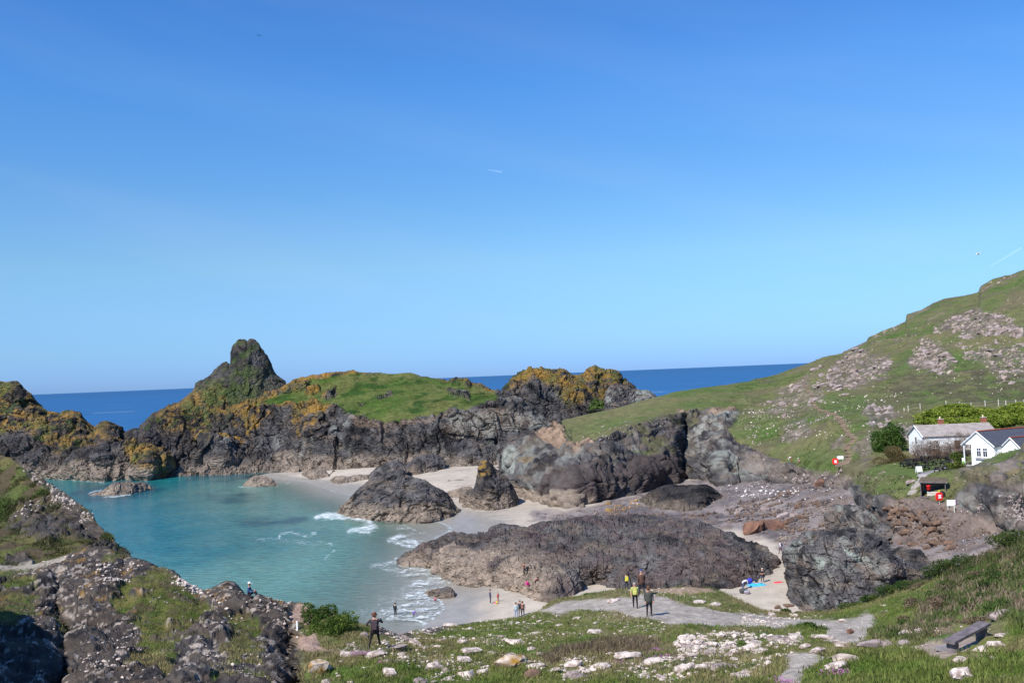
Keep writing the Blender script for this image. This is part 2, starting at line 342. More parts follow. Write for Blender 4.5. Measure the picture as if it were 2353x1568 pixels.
# ============================================================ sea
def water_mat():
    m,t,b=newmat('sea_water'); N=t.nodes.new; K=t.links.new
    at=N('ShaderNodeAttribute'); at.attribute_name='Col'; ex=N('ShaderNodeAttribute'); ex.attribute_name='Ext'
    sx=N('ShaderNodeSeparateColor'); K(ex.outputs['Color'],sx.inputs[0]); g=N('ShaderNodeNewGeometry')
    mp=N('ShaderNodeMapping'); mp.inputs['Scale'].default_value=(0.45,1,1); mp.inputs['Rotation'].default_value=(0,0,-0.25); K(g.outputs['Position'],mp.inputs[0])
    n1=N('ShaderNodeTexNoise'); n1.inputs['Scale'].default_value=1.1; n1.inputs['Detail'].default_value=5; K(mp.outputs[0],n1.inputs[0])
    n3=N('ShaderNodeTexNoise'); n3.inputs['Scale'].default_value=0.012; n3.inputs['Detail'].default_value=4
    mp3=N('ShaderNodeMapping'); mp3.inputs['Scale'].default_value=(0.25,1,1); K(g.outputs['Position'],mp3.inputs[0]); K(mp3.outputs[0],n3.inputs[0])
    bp=N('ShaderNodeBump'); bp.inputs['Strength'].default_value=0.8; bp.inputs['Distance'].default_value=0.35; K(n1.outputs[0],bp.inputs['Height'])
    v=N('ShaderNodeMapRange'); v.inputs[1].default_value=0.35; v.inputs[2].default_value=0.65; v.inputs[3].default_value=0.86; v.inputs[4].default_value=1.14; K(n3.outputs[0],v.inputs[0])
    v1=N('ShaderNodeMapRange'); v1.inputs[1].default_value=0.3; v1.inputs[2].default_value=0.7; v1.inputs[3].default_value=0.8; v1.inputs[4].default_value=1.2; K(n1.outputs[0],v1.inputs[0])
    mu=N('ShaderNodeMath'); mu.operation='MULTIPLY'; K(v.outputs[0],mu.inputs[0]); K(v1.outputs[0],mu.inputs[1])
    sc=N('ShaderNodeVectorMath'); sc.operation='SCALE'; K(at.outputs['Color'],sc.inputs[0]); K(mu.outputs[0],sc.inputs['Scale'])
    # foam: torn by fine noise
    nf=N('ShaderNodeTexNoise'); nf.inputs['Scale'].default_value=1.0; nf.inputs['Detail'].default_value=6; nf.inputs['Roughness'].default_value=0.75; nf.inputs['Distortion'].default_value=1.2; K(g.outputs['Position'],nf.inputs[0])
    fa=N('ShaderNodeMath'); K(sx.outputs[1],fa.inputs[0]); nfm=N('ShaderNodeMath'); nfm.operation='MULTIPLY_ADD'; K(nf.outputs[0],nfm.inputs[0]); nfm.inputs[1].default_value=2.2; nfm.inputs[2].default_value=-1.1; K(nfm.outputs[0],fa.inputs[1])
    fr=N('ShaderNodeMapRange'); fr.inputs[1].default_value=0.28; fr.inputs[2].default_value=0.95; K(fa.outputs[0],fr.inputs[0])
    mc=N('ShaderNodeMix'); mc.data_type='RGBA'; K(fr.outputs[0],mc.inputs[0]); K(sc.outputs[0],mc.inputs[6]); mc.inputs[7].default_value=(.74,.78,.80,1)
    K(mc.outputs[2],b.inputs['Base Color']); K(bp.outputs[0],b.inputs['Normal'])
    ro=N('ShaderNodeMapRange'); ro.inputs[3].default_value=0.12; ro.inputs[4].default_value=0.9; K(fr.outputs[0],ro.inputs[0])
    far=N('ShaderNodeMath'); far.operation='MAXIMUM'; K(ro.outputs[0],far.inputs[0]); K(sx.outputs[2],far.inputs[1]); K(far.outputs[0],b.inputs['Roughness'])
    b.inputs['IOR'].default_value=1.33; b.inputs['Specular IOR Level'].default_value=0.35
    tr=N('ShaderNodeBsdfTransparent'); ms=N('ShaderNodeMixShader')
    al=N('ShaderNodeMath'); al.operation='MAXIMUM'; K(sx.outputs[0],al.inputs[0]); K(fr.outputs[0],al.inputs[1])
    K(al.outputs[0],ms.inputs[0]); K(tr.outputs[0],ms.inputs[1]); K(b.outputs[0],ms.inputs[2])
    K(ms.outputs[0],t.nodes['Material Output'].inputs[0]); return m
xs=np.concatenate([np.linspace(-900,60,40)[:-1],np.arange(60,1320,2.0),np.linspace(1320,3300,80)])
rs=np.concatenate([np.geomspace(0.9,180,70)[:-1],np.arange(180,610,2.0)])
PXg,Rg=np.meshgrid(xs,rs); PYg=hor(PXg)+Rg
P=at_z(PXg,PYg,0.0).reshape(-1,3); px,py=proj(P); dep=-bedz(P)
near=P[:,1]<345
n1=fbm(P,7,4,41); n2=fbm(P,2.2,4,42)
DEEP=np.array([.014,.090,.235]); TURQ=np.array([.014,.138,.158]); TUR2=np.array([.11,.235,.20]); SHAL=np.array([.20,.26,.21]); GRN=np.array([.012,.17,.17])
col=mixc(SHAL,TUR2,sstep(0.0,1.3,dep+0.25*n1)); col=mixc(col,TURQ,sstep(1.5,4.6,dep+0.6*n1)); 
col=mixc(col,GRN,poly(px,py,[(110,1095),(420,1090),(360,1150),(180,1150)],20,0)*.7)
for pl in ([(180,1115),(330,1100),(380,1125),(345,1145),(240,1152),(160,1140)],[(430,1085),(560,1080),(700,1085),(640,1100),(520,1104),(430,1098)],[(480,1140),(560,1133),(600,1140),(520,1150)],[(540,1196),(700,1190),(680,1208),(560,1210)]):
    col=mixc(col,np.array([.012,.060,.085]),poly(px,py,pl,12,9*n1)*.75)
kf=sstep(330,380,P[:,1]); kf=np.where(px>1140,1,kf)
col=mixc(col,mixc(DEEP,np.array([.012,.075,.20]),sstep(900,9000,P[:,1])),kf)
opa=np.clip(0.12+0.9*sstep(-.05,1.7,dep),0,1); opa=np.maximum(opa,kf)
foam=0.0*dep
def addf(pts,wd,amt,br=1.0):
    global foam
    d=stroke(px,py,pts); foam=np.maximum(foam,amt*.72*np.exp(-(np.maximum(0,d+3.0*n2)/(wd*1.5))**2)*(1+0.55*br*n2+.4*n1))
for pts,wd,amt in ((F_([(490,215),(560,195),(640,190),(720,205),(820,225),(930,235)]),4.5,.95),(F_([(600,200),(700,180),(740,120),(770,60)]),3.2,.8),(F_([(760,325),(850,300),(920,270),(940,250)]),4.5,.85),(F_([(930,260),(985,295),(920,335)]),4,.9),
   (F_([(860,330),(960,310)]),5,.8),(F_([(1085,405),(1180,370),(1270,385),(1370,430),(1410,455)]),5,.85),(F_([(1080,400),(1200,440),(1300,465),(1400,465)]),3.6,.75),(F_([(1150,300),(1210,280),(1310,325)]),2.2,.7),(F_([(1270,350),(1390,345),(1370,400)]),3,.55),
   (F_([(190,380),(200,350),(290,340),(420,370),(480,340)]),3,.6),(F_([(0,400),(180,390),(350,420),(620,430)]),5,.35),(F_([(940,610),(1040,600),(1150,550),(1180,610),(1330,640),(1480,620)]),4.2,.75),(F_([(1060,640),(1200,640),(1350,650),(1490,625)]),3,.75),
   (F_([(1000,620),(1100,650),(1300,660),(1380,690)]),5,.55),(F_([(1380,690),(1430,660),(1490,640)]),2,.8),(F_([(1380,690),(1420,710),(1500,715),(1600,720),(1670,735),(1600,770)]),2.2,.85),(F_([(1200,790),(1300,780),(1400,750),(1560,760),(1650,740)]),4,.55),
   (F_([(1255,850),(1300,825),(1380,830)]),2,.75),(F_([(1255,850),(1290,880),(1350,895),(1430,905)]),2.4,.9),(F_([(1430,905),(1520,915),(1555,960),(1530,1010),(1450,1060),(1430,1090)]),1.5,.8),(F_([(1090,1020),(1200,1050),(1300,1058),(1400,1080),(1455,1105)]),2.4,.95),
   (F_([(980,870),(1100,860),(1200,850)]),4,.55),(F_([(1000,890),(1100,920),(1220,900),(1250,870)]),6,.45),(F_([(780,1000),(900,1010),(1050,1030),(1100,1020)]),5,.5),(F_([(1180,940),(1300,960),(1480,950)]),8,.30),(F_([(840,960),(1000,960),(1100,980)]),6,.35),(F_([(1100,800),(1250,770),(1400,740)]),5,.4),
   (F_([(560,560),(590,520),(640,490)]),1.2,.55),(B_([(580,1420),(620,1395),(690,1420)]),2,.85),(B_([(250,1335),(300,1300),(370,1270)]),2.2,.6),(B_([(100,1240),(250,1290),(350,1330),(560,1350),(700,1350),(840,1370)]),3.4,.42),(B_([(0,1230),(100,1215),(200,1230)]),2,.5),
   (A_([(650,1305),(690,1285),(715,1308)]),1.6,.9),(A_([(700,1318),(800,1318),(830,1325)]),1.2,.8),(A_([(600,1310),(680,1300)]),1.2,.7),(A_([(720,1420),(760,1400),(830,1393)]),1.3,.8),(A_([(850,1437),(930,1440),(1050,1420),(1110,1410)]),1.2,.75),(A_([(1240,1368),(1290,1362)]),1.2,.6),(A_([(1950,1362),(2050,1358),(2150,1358)]),1,.6),(A_([(1150,1310),(1230,1308)]),1,.6),(A_([(830,1330),(930,1330)]),1,.5)):
    addf(pts,wd,amt)
for pl,am in ((F_([(485,215),(560,170),(700,180),(850,215),(940,235),(700,240),(560,235)]),.62),(F_([(740,335),(860,290),(920,240),(995,295),(920,350),(820,345)]),.66),(F_([(1075,405),(1150,350),(1260,380),(1420,450),(1300,480),(1180,455)]),.62),(F_([(1130,320),(1210,278),(1315,325)]),.5),(F_([(930,610),(1150,545),(1480,615),(1500,690),(1360,670),(1100,650)]),.52),(F_([(1000,870),(1250,770),(1500,745),(1660,740),(1600,780),(1390,800),(1260,840),(1270,890),(1530,920),(1555,970),(1440,1085),(1150,1030),(800,1010)]),.36),(F_([(680,130),(780,40),(760,90)]),.6)):
    foam=np.maximum(foam,am*poly(px,py,pl,4,3*n2)*(.75+.6*ridged(P*np.array([.6,1,1]),2.4,4,55)))
edge=np.exp(-((dep-0.02)/0.05)**2)*near*(px>560)
foam=np.maximum(foam,0.62*edge)
SW=[(930,1290),(1010,1310),(1060,1335),(1030,1370),(1030,1400),(985,1440),(830,1420),(880,1390),(930,1350),(900,1310)]
foam=np.maximum(foam,poly(px,py,SW,25,8*n1)*(0.40+0.42*np.maximum(-.3,ridged(P*np.array([.45,1.2,1]),1.9,3,58))))
foam=np.where(P[:,1]>330,np.maximum(foam*0,0.42*sstep(0.55,0.75,fbm(P*np.array([.12,1,1]),16,4,77))*sstep(3000,400,P[:,1])),foam)
z=0.10*np.exp(-0)*foam*sstep(.5,.95,foam)*near+0.05*n2*near
Pz=P.copy(); Pz[:,2]+=z*sstep(345,300,P[:,1])
far=sstep(120,900,P[:,1])*0.33+0.08
ext=np.stack([opa,foam,far],-1)
nv,nx=PXg.shape; idx=np.arange(nv*nx).reshape(nv,nx); Fq=np.stack([idx[:-1,:-1],idx[1:,:-1],idx[1:,1:],idx[:-1,1:]],-1).reshape(-1,4)
me=np_mesh('sea',Pz,Fq,col,ext,water_mat()); o=link(bpy.data.objects.new('sea',me)); tag(o,kind='structure')
# ============================================================ the far islands and stacks
def tagrock(o,label,cat='rock',group=None): return tag(o,label,cat,group)
# gull rock, farthest
gull=C_([(205,400),(215,360),(220,300),(290,220),(330,190),(370,165),(400,155),(440,145),(500,138),(560,140),(600,155),(640,162),(690,153),(740,180),(780,188),(810,190),(830,175),(860,160),(880,145),(910,130),(935,126),(960,140),(990,150),(1030,163),(1080,163),(1110,185),(1125,210),(1135,240),(1190,260),(1260,300)])
def rid(l,d): return [(a[0],a[1],d) for a in l]
x0,x1=gull[0][0],gull[-1][0]
def gfn(P,N,px,py):
    d=rockdisp(P,9,2.2,5,3)
    l=poly(px,py,C_([(200,330),(220,280),(300,150),(560,100),(1150,100),(1200,260),(1030,330),(900,380),(700,440),(620,330),(450,260),(300,300),(260,330)]),8,10*fbm(P,8,4,2))
    g=poly(px,py,C_([(880,480),(900,400),(960,375),(1030,380),(1040,470)]),5,4*fbm(P,5,3,3))*.9
    return d,lambda P2,N2: rockcol(P2,N2,px,py,lich=l,grass=np.maximum(g,0.35*l*sstep(.1,.5,fbm(P,6,3,9))),pale=0.15,seed=50,bright=1.1,sc=1.6)
o=loft('sea_stack',x0,x1,[[(x0,1010,'z',0),(x1,1010,'z',0)],[(x0,985,425),(x1,970,425)],[(x0,930,428),(1180,900,432),(1300,920,430),(x1,930,428)],rid(gull,442)],M_FAR,gfn,step=2.0,down=None,back=((25,None),(20,-3)),dsm=2,sky=.8)
tagrock(o,'dark stack with golden lichen crown out at sea behind the grassy field','sea stack')
po=C_([(1025,500),(1025,340),(1040,300),(1060,278),(1110,255),(1150,258),(1190,265),(1240,290),(1300,308),(1360,313),(1400,330),(1430,350),(1445,370),(1480,400)])
o=loft('rock_outcrop',po[0][0],po[-1][0],[[(po[0][0],985,398),(po[-1][0],960,398)],[(po[0][0],950,400),(po[-1][0],935,400)],rid(po,408)],M_FAR,simple_rock(5,1.3,pale=0.9,seed=61,bright=1.6,sc=1.3),step=1.8,back=((14,None),(14,-3)),dsm=2)
tagrock(o,'bare pale grey outcrop at the right foot of the lichen-crowned stack')
# steeple
stp=A_([(1190,1010),(1230,890),(1260,820),(1300,785),(1310,762),(1380,722),(1440,690),(1520,630),(1600,560),(1612,520),(1640,497),(1665,500),(1720,455),(1750,405),(1790,372),(1810,350),(1850,340),(1880,358),(1892,330),(1898,255),(1915,205),(1960,168),(2000,162),(2020,178),(2040,150),(2080,148),(2110,180),(2125,215),(2150,240),(2190,310),(2210,350),(2230,390),(2270,450),(2320,515),(2360,560),(2480,640),(2600,760)])
def sfn(P,N,px,py):
    d=rockdisp(P,9,2.2,15,3); d=d*np.clip(1-.62*sstep(1010,900,py),.3,1)
    n=fbm(P,8,4,2)
    l=poly(px,py,A_([(1250,800),(1600,480),(1790,330),(1900,350),(1950,560),(1850,800),(1650,950),(1500,930),(1330,900)]),10,12*n)
    g=poly(px,py,A_([(1620,560),(1830,500),(1960,420),(2120,330),(2200,560),(2080,700),(1900,720),(1800,660),(1700,800),(1560,780),(1480,760)]),12,16*n)*sstep(-.4,.3,fbm(P,3,4,7)+.2)
    gy=np.maximum(g*.8,.6*sstep(-.1,.5,fbm(P,3,4,8))*(py<990)); l=l*sstep(900,960,py+14*n+40*(px<520)); gy=gy*(1-.5*sstep(575,600,px)*(py<900))  # green cut on the spire's right: its shaded side put into the colour
    return d,lambda P2,N2: rockcol(P2,N2,px,py,lich=l*.8,grass=gy*0.8,tide=(3,2,.8),pale=0.1,seed=70,sc=1.2,bright=.9)
o=loft('rock_pinnacle',stp[0][0],stp[-1][0],[[(330,1100,'z',0),(400,1094,'z',0),(480,1090,'z',0),(760,1070,'z',1)],[(330,1060,322),(400,1030,326),(480,1020,328),(760,1010,345)],[(330,1005,331),(400,985,336),(480,950,342),(560,930,350),(640,930,356),(760,960,360)],[(330,1000,335),(355,960,341),(420,935,345),(470,890,350),(540,860,356),(570,830,360),(620,870,364),(680,900,366),(760,960,368)],rid(stp,370)],M_FAR,sfn,step=2.0,down=(-2,1),back=((8,None),(22,-3)),dsm=3,smooth=2,sky=.75)
tagrock(o,'tall pointed crag with a steep spire above the left end of the beach','rock pinnacle')
# dark low saddle rock between crag and pinnacle
sad=A_([(960,950),(1000,930),(1040,905),(1100,885),(1190,887),(1225,915),(1290,960),(1340,1000),(1390,1050),(1430,1120)])
o=loft('sea_rock',sad[0][0],sad[-1][0],[[(sad[0][0],1095,'z',0),(sad[-1][0],1092,'z',0)],[(sad[0][0],1050,330),(sad[-1][0],1070,325)],rid(sad,338)],M_FAR,simple_rock(6,1.3,seed=81,bright=.8,sc=1.3),step=2.0,back=((6,None),(12,-3)))
tagrock(o,'low black rock filling the saddle left of the pointed crag')
# left crag
lc=A_([(-700,450),(-300,470),(0,512),(30,520),(60,515),(100,507),(130,505),(160,525),(170,545),(200,575),(240,610),(265,640),(290,670),(340,712),(380,745),(430,755),(470,760),(495,778),(505,755),(530,740),(600,738),(650,760),(665,790),(690,815),(760,875),(790,878),(820,860),(865,838),(895,858),(930,890),(970,930),(1030,955),(1100,970),(1170,1000),(1230,1055),(1260,1085),(1330,1170),(1400,1240),(1420,1252)])
def lfn(P,N,px,py):
    d=rockdisp(P,9,1.9,25,3)+lobes(px,py,zl(A_,[(250,1090,130,170,3.0),(60,1100,150,170,2.2),(650,1120,150,130,2.0),(520,900,120,120,1.5),(870,1000,110,110,1.6),(1000,1060,90,80,1.6),(1200,1190,180,130,3.2),(900,1220,150,90,1.8),(560,1240,200,60,1.0)]))
    n=fbm(P,8,4,2)
    line=np.interp(px,[0,60,100,140,200,260,300,360],[1000,985,1010,1035,1035,1010,1050,1110])
    l=sstep(12,-12,py-line+16*n)
    return d*sstep(-2,1,P[:,2]),lambda P2,N2: rockcol(P2,N2,px,py,lich=l*.85,grass=l*.5*sstep(.1,.6,fbm(P,5,4,19)),tide=(5,2.2,.85),pale=0.05,seed=90,sc=1.6,bright=.95)
o=loft('sea_crag',lc[0][0],lc[-1][0],[[(-200,1100,'z',0),(95,1098,'z',0),(140,1101,'z',0),(197,1103,'z',0),(240,1106,'z',0),(290,1101,'z',0),(340,1103,'z',0),(375,1095,'z',0),(405,1086,'z',0)],
  [(-200,1060,350),(95,1062,332),(140,1070,326),(197,1072,318),(240,1060,312),(290,1055,315),(340,1045,312),(375,1065,319),(405,1086,330)],
  [(-200,1000,360),(95,1000,341),(140,1030,335),(197,1030,327),(240,1025,323),(290,1030,323),(340,1038,319),(375,1060,322),(405,1086,331)],rid(lc,356)],M_FAR,lfn,step=2.0,down=(-2,1),back=((10,None),(18,-3)),dsm=4)
tagrock(o,'long orange lichened crag descending from the left edge to the cove','rock crag')
# asparagus island
sk=A_([(1600,1030),(1612,960),(1640,915),(1700,870),(1780,815),(1850,770),(1880,735),(1920,715),(1960,680),(2010,672),(2060,665),(2130,640),(2200,590)])+B_([(180,560),(230,530),(290,490),(350,478),(420,470),(470,448),(520,435),(600,422),(680,410),(740,412),(795,400),(850,415),(930,420),(1000,430),(1130,432),(1190,425),(1250,421),(1300,430),(1350,445),(1430,465),(1500,474),(1560,490),(1600,476),(1640,472),(1680,485),(1720,498),(1750,525),(1785,530),(1830,548),(1880,558),(1960,600),(2020,640),(2120,680),(2220,740),(2352,800),(2440,860),(2560,960)])
top=B_([(-480,1010,328),(-440,960,330),(-300,930,334),(-120,860,338),(0,800,338),(150,715,338),(230,690,336),(400,760,326),(500,800,320),(700,730,322),(770,790,314),(850,840,311),(970,850,306),(1130,820,303),(1400,800,301),(1600,760,300),(1800,700,300),(1900,680,300),(1970,650,301),(2200,760,297),(2400,860,295),(2560,960,294)])
base=B_([(-480,1262,'z',0),(-300,1262,'z',0),(-140,1232,'z',0),(0,1205,'z',.6),(100,1200,'z',1.0),(350,1192,'z',2),(600,1188,'z',2.4),(860,1185,'z',2.6),(1000,1192,'z',2.6),(1540,1192,'z',2.6),(1700,1188,'z',3),(1850,1178,'z',3),(1980,1172,'z',3),(2200,1165,'z',3),(2560,1160,'z',3)])
mid=[(p[0],1018+0.02*(p[0]-800)**2/800,(p[2]-6)) for p in top]
def afn(P,N,px,py):
    n=fbm(P,9,4,2); n2=fbm(P,3,3,4)
    gp=B_([(-40,700),(100,640),(280,600),(420,570),(480,480),(700,440),(820,425),(1000,434),(1130,436),(1250,424),(1440,470),(1600,500),(1750,545),(1900,585),(1985,640),(1900,680),(1800,702),(1600,760),(1400,800),(1130,825),(970,845),(850,830),(760,780),(700,720),(560,700),(450,660),(300,690),(150,700)])
    g=poly(px,py,gp,2.5,3*n2+3*n)
    for q in ([(520,640),(560,600),(650,545),(665,600),(600,650)],[(405,610),(430,580),(520,540),(520,580),(450,620)],[(1560,590),(1620,575),(1740,600),(1750,660),(1660,640),(1570,625)],[(1500,490),(1600,470),(1740,510),(1745,530),(1560,510)],[(980,620),(1100,580),(1120,600),(1000,640)],[(830,690),(880,670),(870,700)],[(1760,535),(1900,570),(1900,590),(1770,560)],[(420,470),(700,400),(840,405),(820,440),(700,450),(520,490)]):
        g=g*(1-poly(px,py,B_(q),2.5,2.5*n2)*.95)
    lp=poly(px,py,A_([(1590,1020),(1600,900),(2000,640),(2350,480),(2700,400),(3000,380),(3000,480),(2700,560),(2650,640),(2780,800),(2600,830),(2500,960),(2400,940),(2400,700),(2250,740),(2100,900),(1990,1010),(1900,1030),(1750,1000),(1660,1030)]),5,9*n)
    lp=np.maximum(lp,poly(px,py,B_([(350,920),(380,870),(480,850),(470,930),(400,960)]),4,3*n)); lp=np.maximum(lp,poly(px,py,B_([(1430,460),(1600,460),(1960,590),(1950,620),(1740,560),(1500,500)]),4,3*n2)*.8)
    rk=1-g
    d=(rockdisp(P,9,1.8,35,3)+lobes(px,py,zl(B_,[(420,980,90,160,2.4),(640,960,125,150,2.6),(790,960,45,140,1.6),(960,1060,160,140,2.4),(1120,960,110,90,1.5),(1300,980,100,110,2.0),(1480,980,90,90,1.5),(1800,860,340,130,2.0),(1700,1080,200,70,1.2),(-300,1110,170,170,3.2),(60,1000,160,230,3.2),(-120,1180,110,90,1.5),(250,1090,110,110,1.5)])))*(0.04+0.96*rk)+0.12*g*fbm(P,3,3,6)
    d=d*sstep(-1,1.5,P[:,2]-0*px)
    soil=poly(px,py,B_([(770,800),(900,850),(1130,830),(1400,810),(1600,770),(1500,860),(1100,880),(850,900)]),3,4*n)*.35+poly(px,py,B_([(1500,870),(1900,690),(2150,760),(2300,860),(1900,960),(1650,980),(1530,950)]),8,6*n)*.18
    pm=poly(px,py,B_([(1500,850),(1950,690),(2300,800),(2352,900),(1900,990),(1560,960)]),8,8*n)*.42+poly(px,py,B_([(200,1100),(400,980),(480,1000),(450,1080),(250,1130)]),5,5*n)*.6+poly(px,py,B_([(760,820),(820,860),(850,1100),(780,1080)]),4,5*n)*.5
    return d,lambda P2,N2: rockcol(P2,N2,px,py,lich=lp,grass=g,tide=(5.2,1.6,.75),pale=0.12,palem=pm,soil=soil,seed=110,sc=1.6,bright=1.15)
o=loft('grassy_island',sk[0][0],sk[-1][0],[base,mid,top,[(sk[0][0],1022,333),(560,925,345),(640,905,347),(900,905,330),(1100,905,323),(1180,915,314),(1310,1005,300)],[(p[0],p[1],float(np.interp(p[0],[450,560,700,900,1100,1200,1310],[336,354,358,354,342,325,304]))) for p in sk]],M_FAR,afn,step=1.8,down=(-2,0.5),back=((25,None),(25,-3)),dsm=6,smooth=2)
tag(o,'broad dome shaped island with a grass top and dark cliffs above the beach','island')
# ============================================================ promontory and hillside
T6=C_([(150,935,275),(165,860,266),(180,830,258),(205,820,252),(230,835,250),(300,760,246),(380,690,244),(470,640,244),(560,600,250),(590,583,262),(600,578,266),(700,545,275),(900,500,284),(1030,472,289),(1150,445,293),(1300,400,300),(1440,365,308),(1600,320,316),(1800,290,325),(2000,265,335),(2200,235,345)])+\
   D_([(150,1005,350),(320,970,355),(420,930,358),(600,870,360),(720,820,362),(850,795,365),(1000,720,368),(1065,690,370),(1080,660,372),(1200,605,374),(1300,570,375),(1385,525,375),(1390,470,378),(1500,440,378),(1600,385,378),(1700,345,376),(1850,320,372),(1980,290,366),(2000,240,366),(2100,180,362),(2250,140,356),(2352,100,350)])+[(2450,590,345),(2900,480,330)]
T0=[(1146,1072,'z',3),(1152,1090,'z',2),(1165,1130,'z',1),(1200,1147,'z',1),(1260,1160,'z',1),(1320,1168,'z',1.2),(1380,1152,'z',1.5),(1450,1138,'z',2),(1500,1122,'z',2),(1545,1108,'z',2.5),(1560,1092,'z',3),(1590,1094,'z',3.2),(1660,1108,'z',4),(1700,1104,'z',4.2),(1760,1100,'z',5),(1830,1106,'z',6),(1890,1112,'z',7),(1960,1128,'z',7.3),(1985,1180,'z',5.5),(2020,1225,'z',5.3),(2040,1238,'z',5.3),(2100,1246,'z',5.4),(2200,1244,'z',6.2),(2290,1228,'z',7.8),(2352,1215,'z',9),(2900,1150,'z',13)]
T1=[(1146,1070,272.5),(1165,1105,232),(1180,1098,222),(1260,1110,208),(1320,1112,200),(1400,1100,206),(1450,1095,212),(1500,1080,219),(1545,1070,224),(1565,1065,236),(1600,1062,228),(1660,1072,210),(1700,1075,209),(1760,1082,203),(1830,1088,189),(1890,1094,176),(1930,1085,170),(1960,1100,162),(1990,1112,150),(2040,1142,134),(2080,1150,131),(2150,1162,125),(2200,1152,122),(2290,1112,118),(2352,1085,116),(2900,1000,110)]
T2=[(1146,1062,273),(1165,1080,240),(1180,1056,232),(1260,1070,216),(1320,1062,206),(1400,1040,214),(1450,1040,220),(1500,1030,224),(1545,1020,230),(1565,1025,246),(1600,1022,238),(1660,1038,220),(1700,1050,213),(1760,1060,206),(1850,1056,188),(1920,1066,173),(2000,1084,155),(2060,1094,142),(2125,1090,137),(2180,1084,134),(2240,1072,131),(2290,1052,127),(2352,1030,124),(2900,930,120)]
T2b=[(1146,1052,273.5),(1165,1056,246),(1180,1032,239),(1260,1025,226),(1320,1032,216),(1400,1010,222),(1450,1000,226),(1500,992,232),(1545,985,238),(1570,990,252),(1600,985,248),(1660,1000,236),(1700,1010,228),(1800,1026,210),(1860,1020,200),(1920,1030,187),(2000,1044,168),(2080,1052,160),(2150,1052,157),(2250,1048,153),(2352,1040,150),(2900,1010,140)]
T3=[(1146,1046,274),(1165,1035,252),(1180,1012,246),(1250,995,236),(1290,990,228),(1300,1000,224),(1315,1016,221),(1356,1012,221),(1385,1005,223),(1425,985,227),(1470,970,232),(1525,955,243),(1560,948,254),(1600,944,258),(1650,936,264),(1685,938,264),(1702,946,258),(1750,968,240),(1800,982,222),(1860,978,211),(1920,972,200),(2000,970,196),(2100,1002,186),(2200,985,186),(2352,980,182),(2900,960,170)]
T5=[(1146,1044,274.5),(1165,1030,256),(1180,1006,250),(1250,990,242),(1285,980,250),(1300,980,254),(1400,965,258),(1500,935,272),(1600,912,288),(1700,905,298),(1800,900,290),(1860,885,280),(1900,868,280),(2000,862,268),(2100,852,258),(2200,838,252),(2352,822,246),(2900,780,230)]
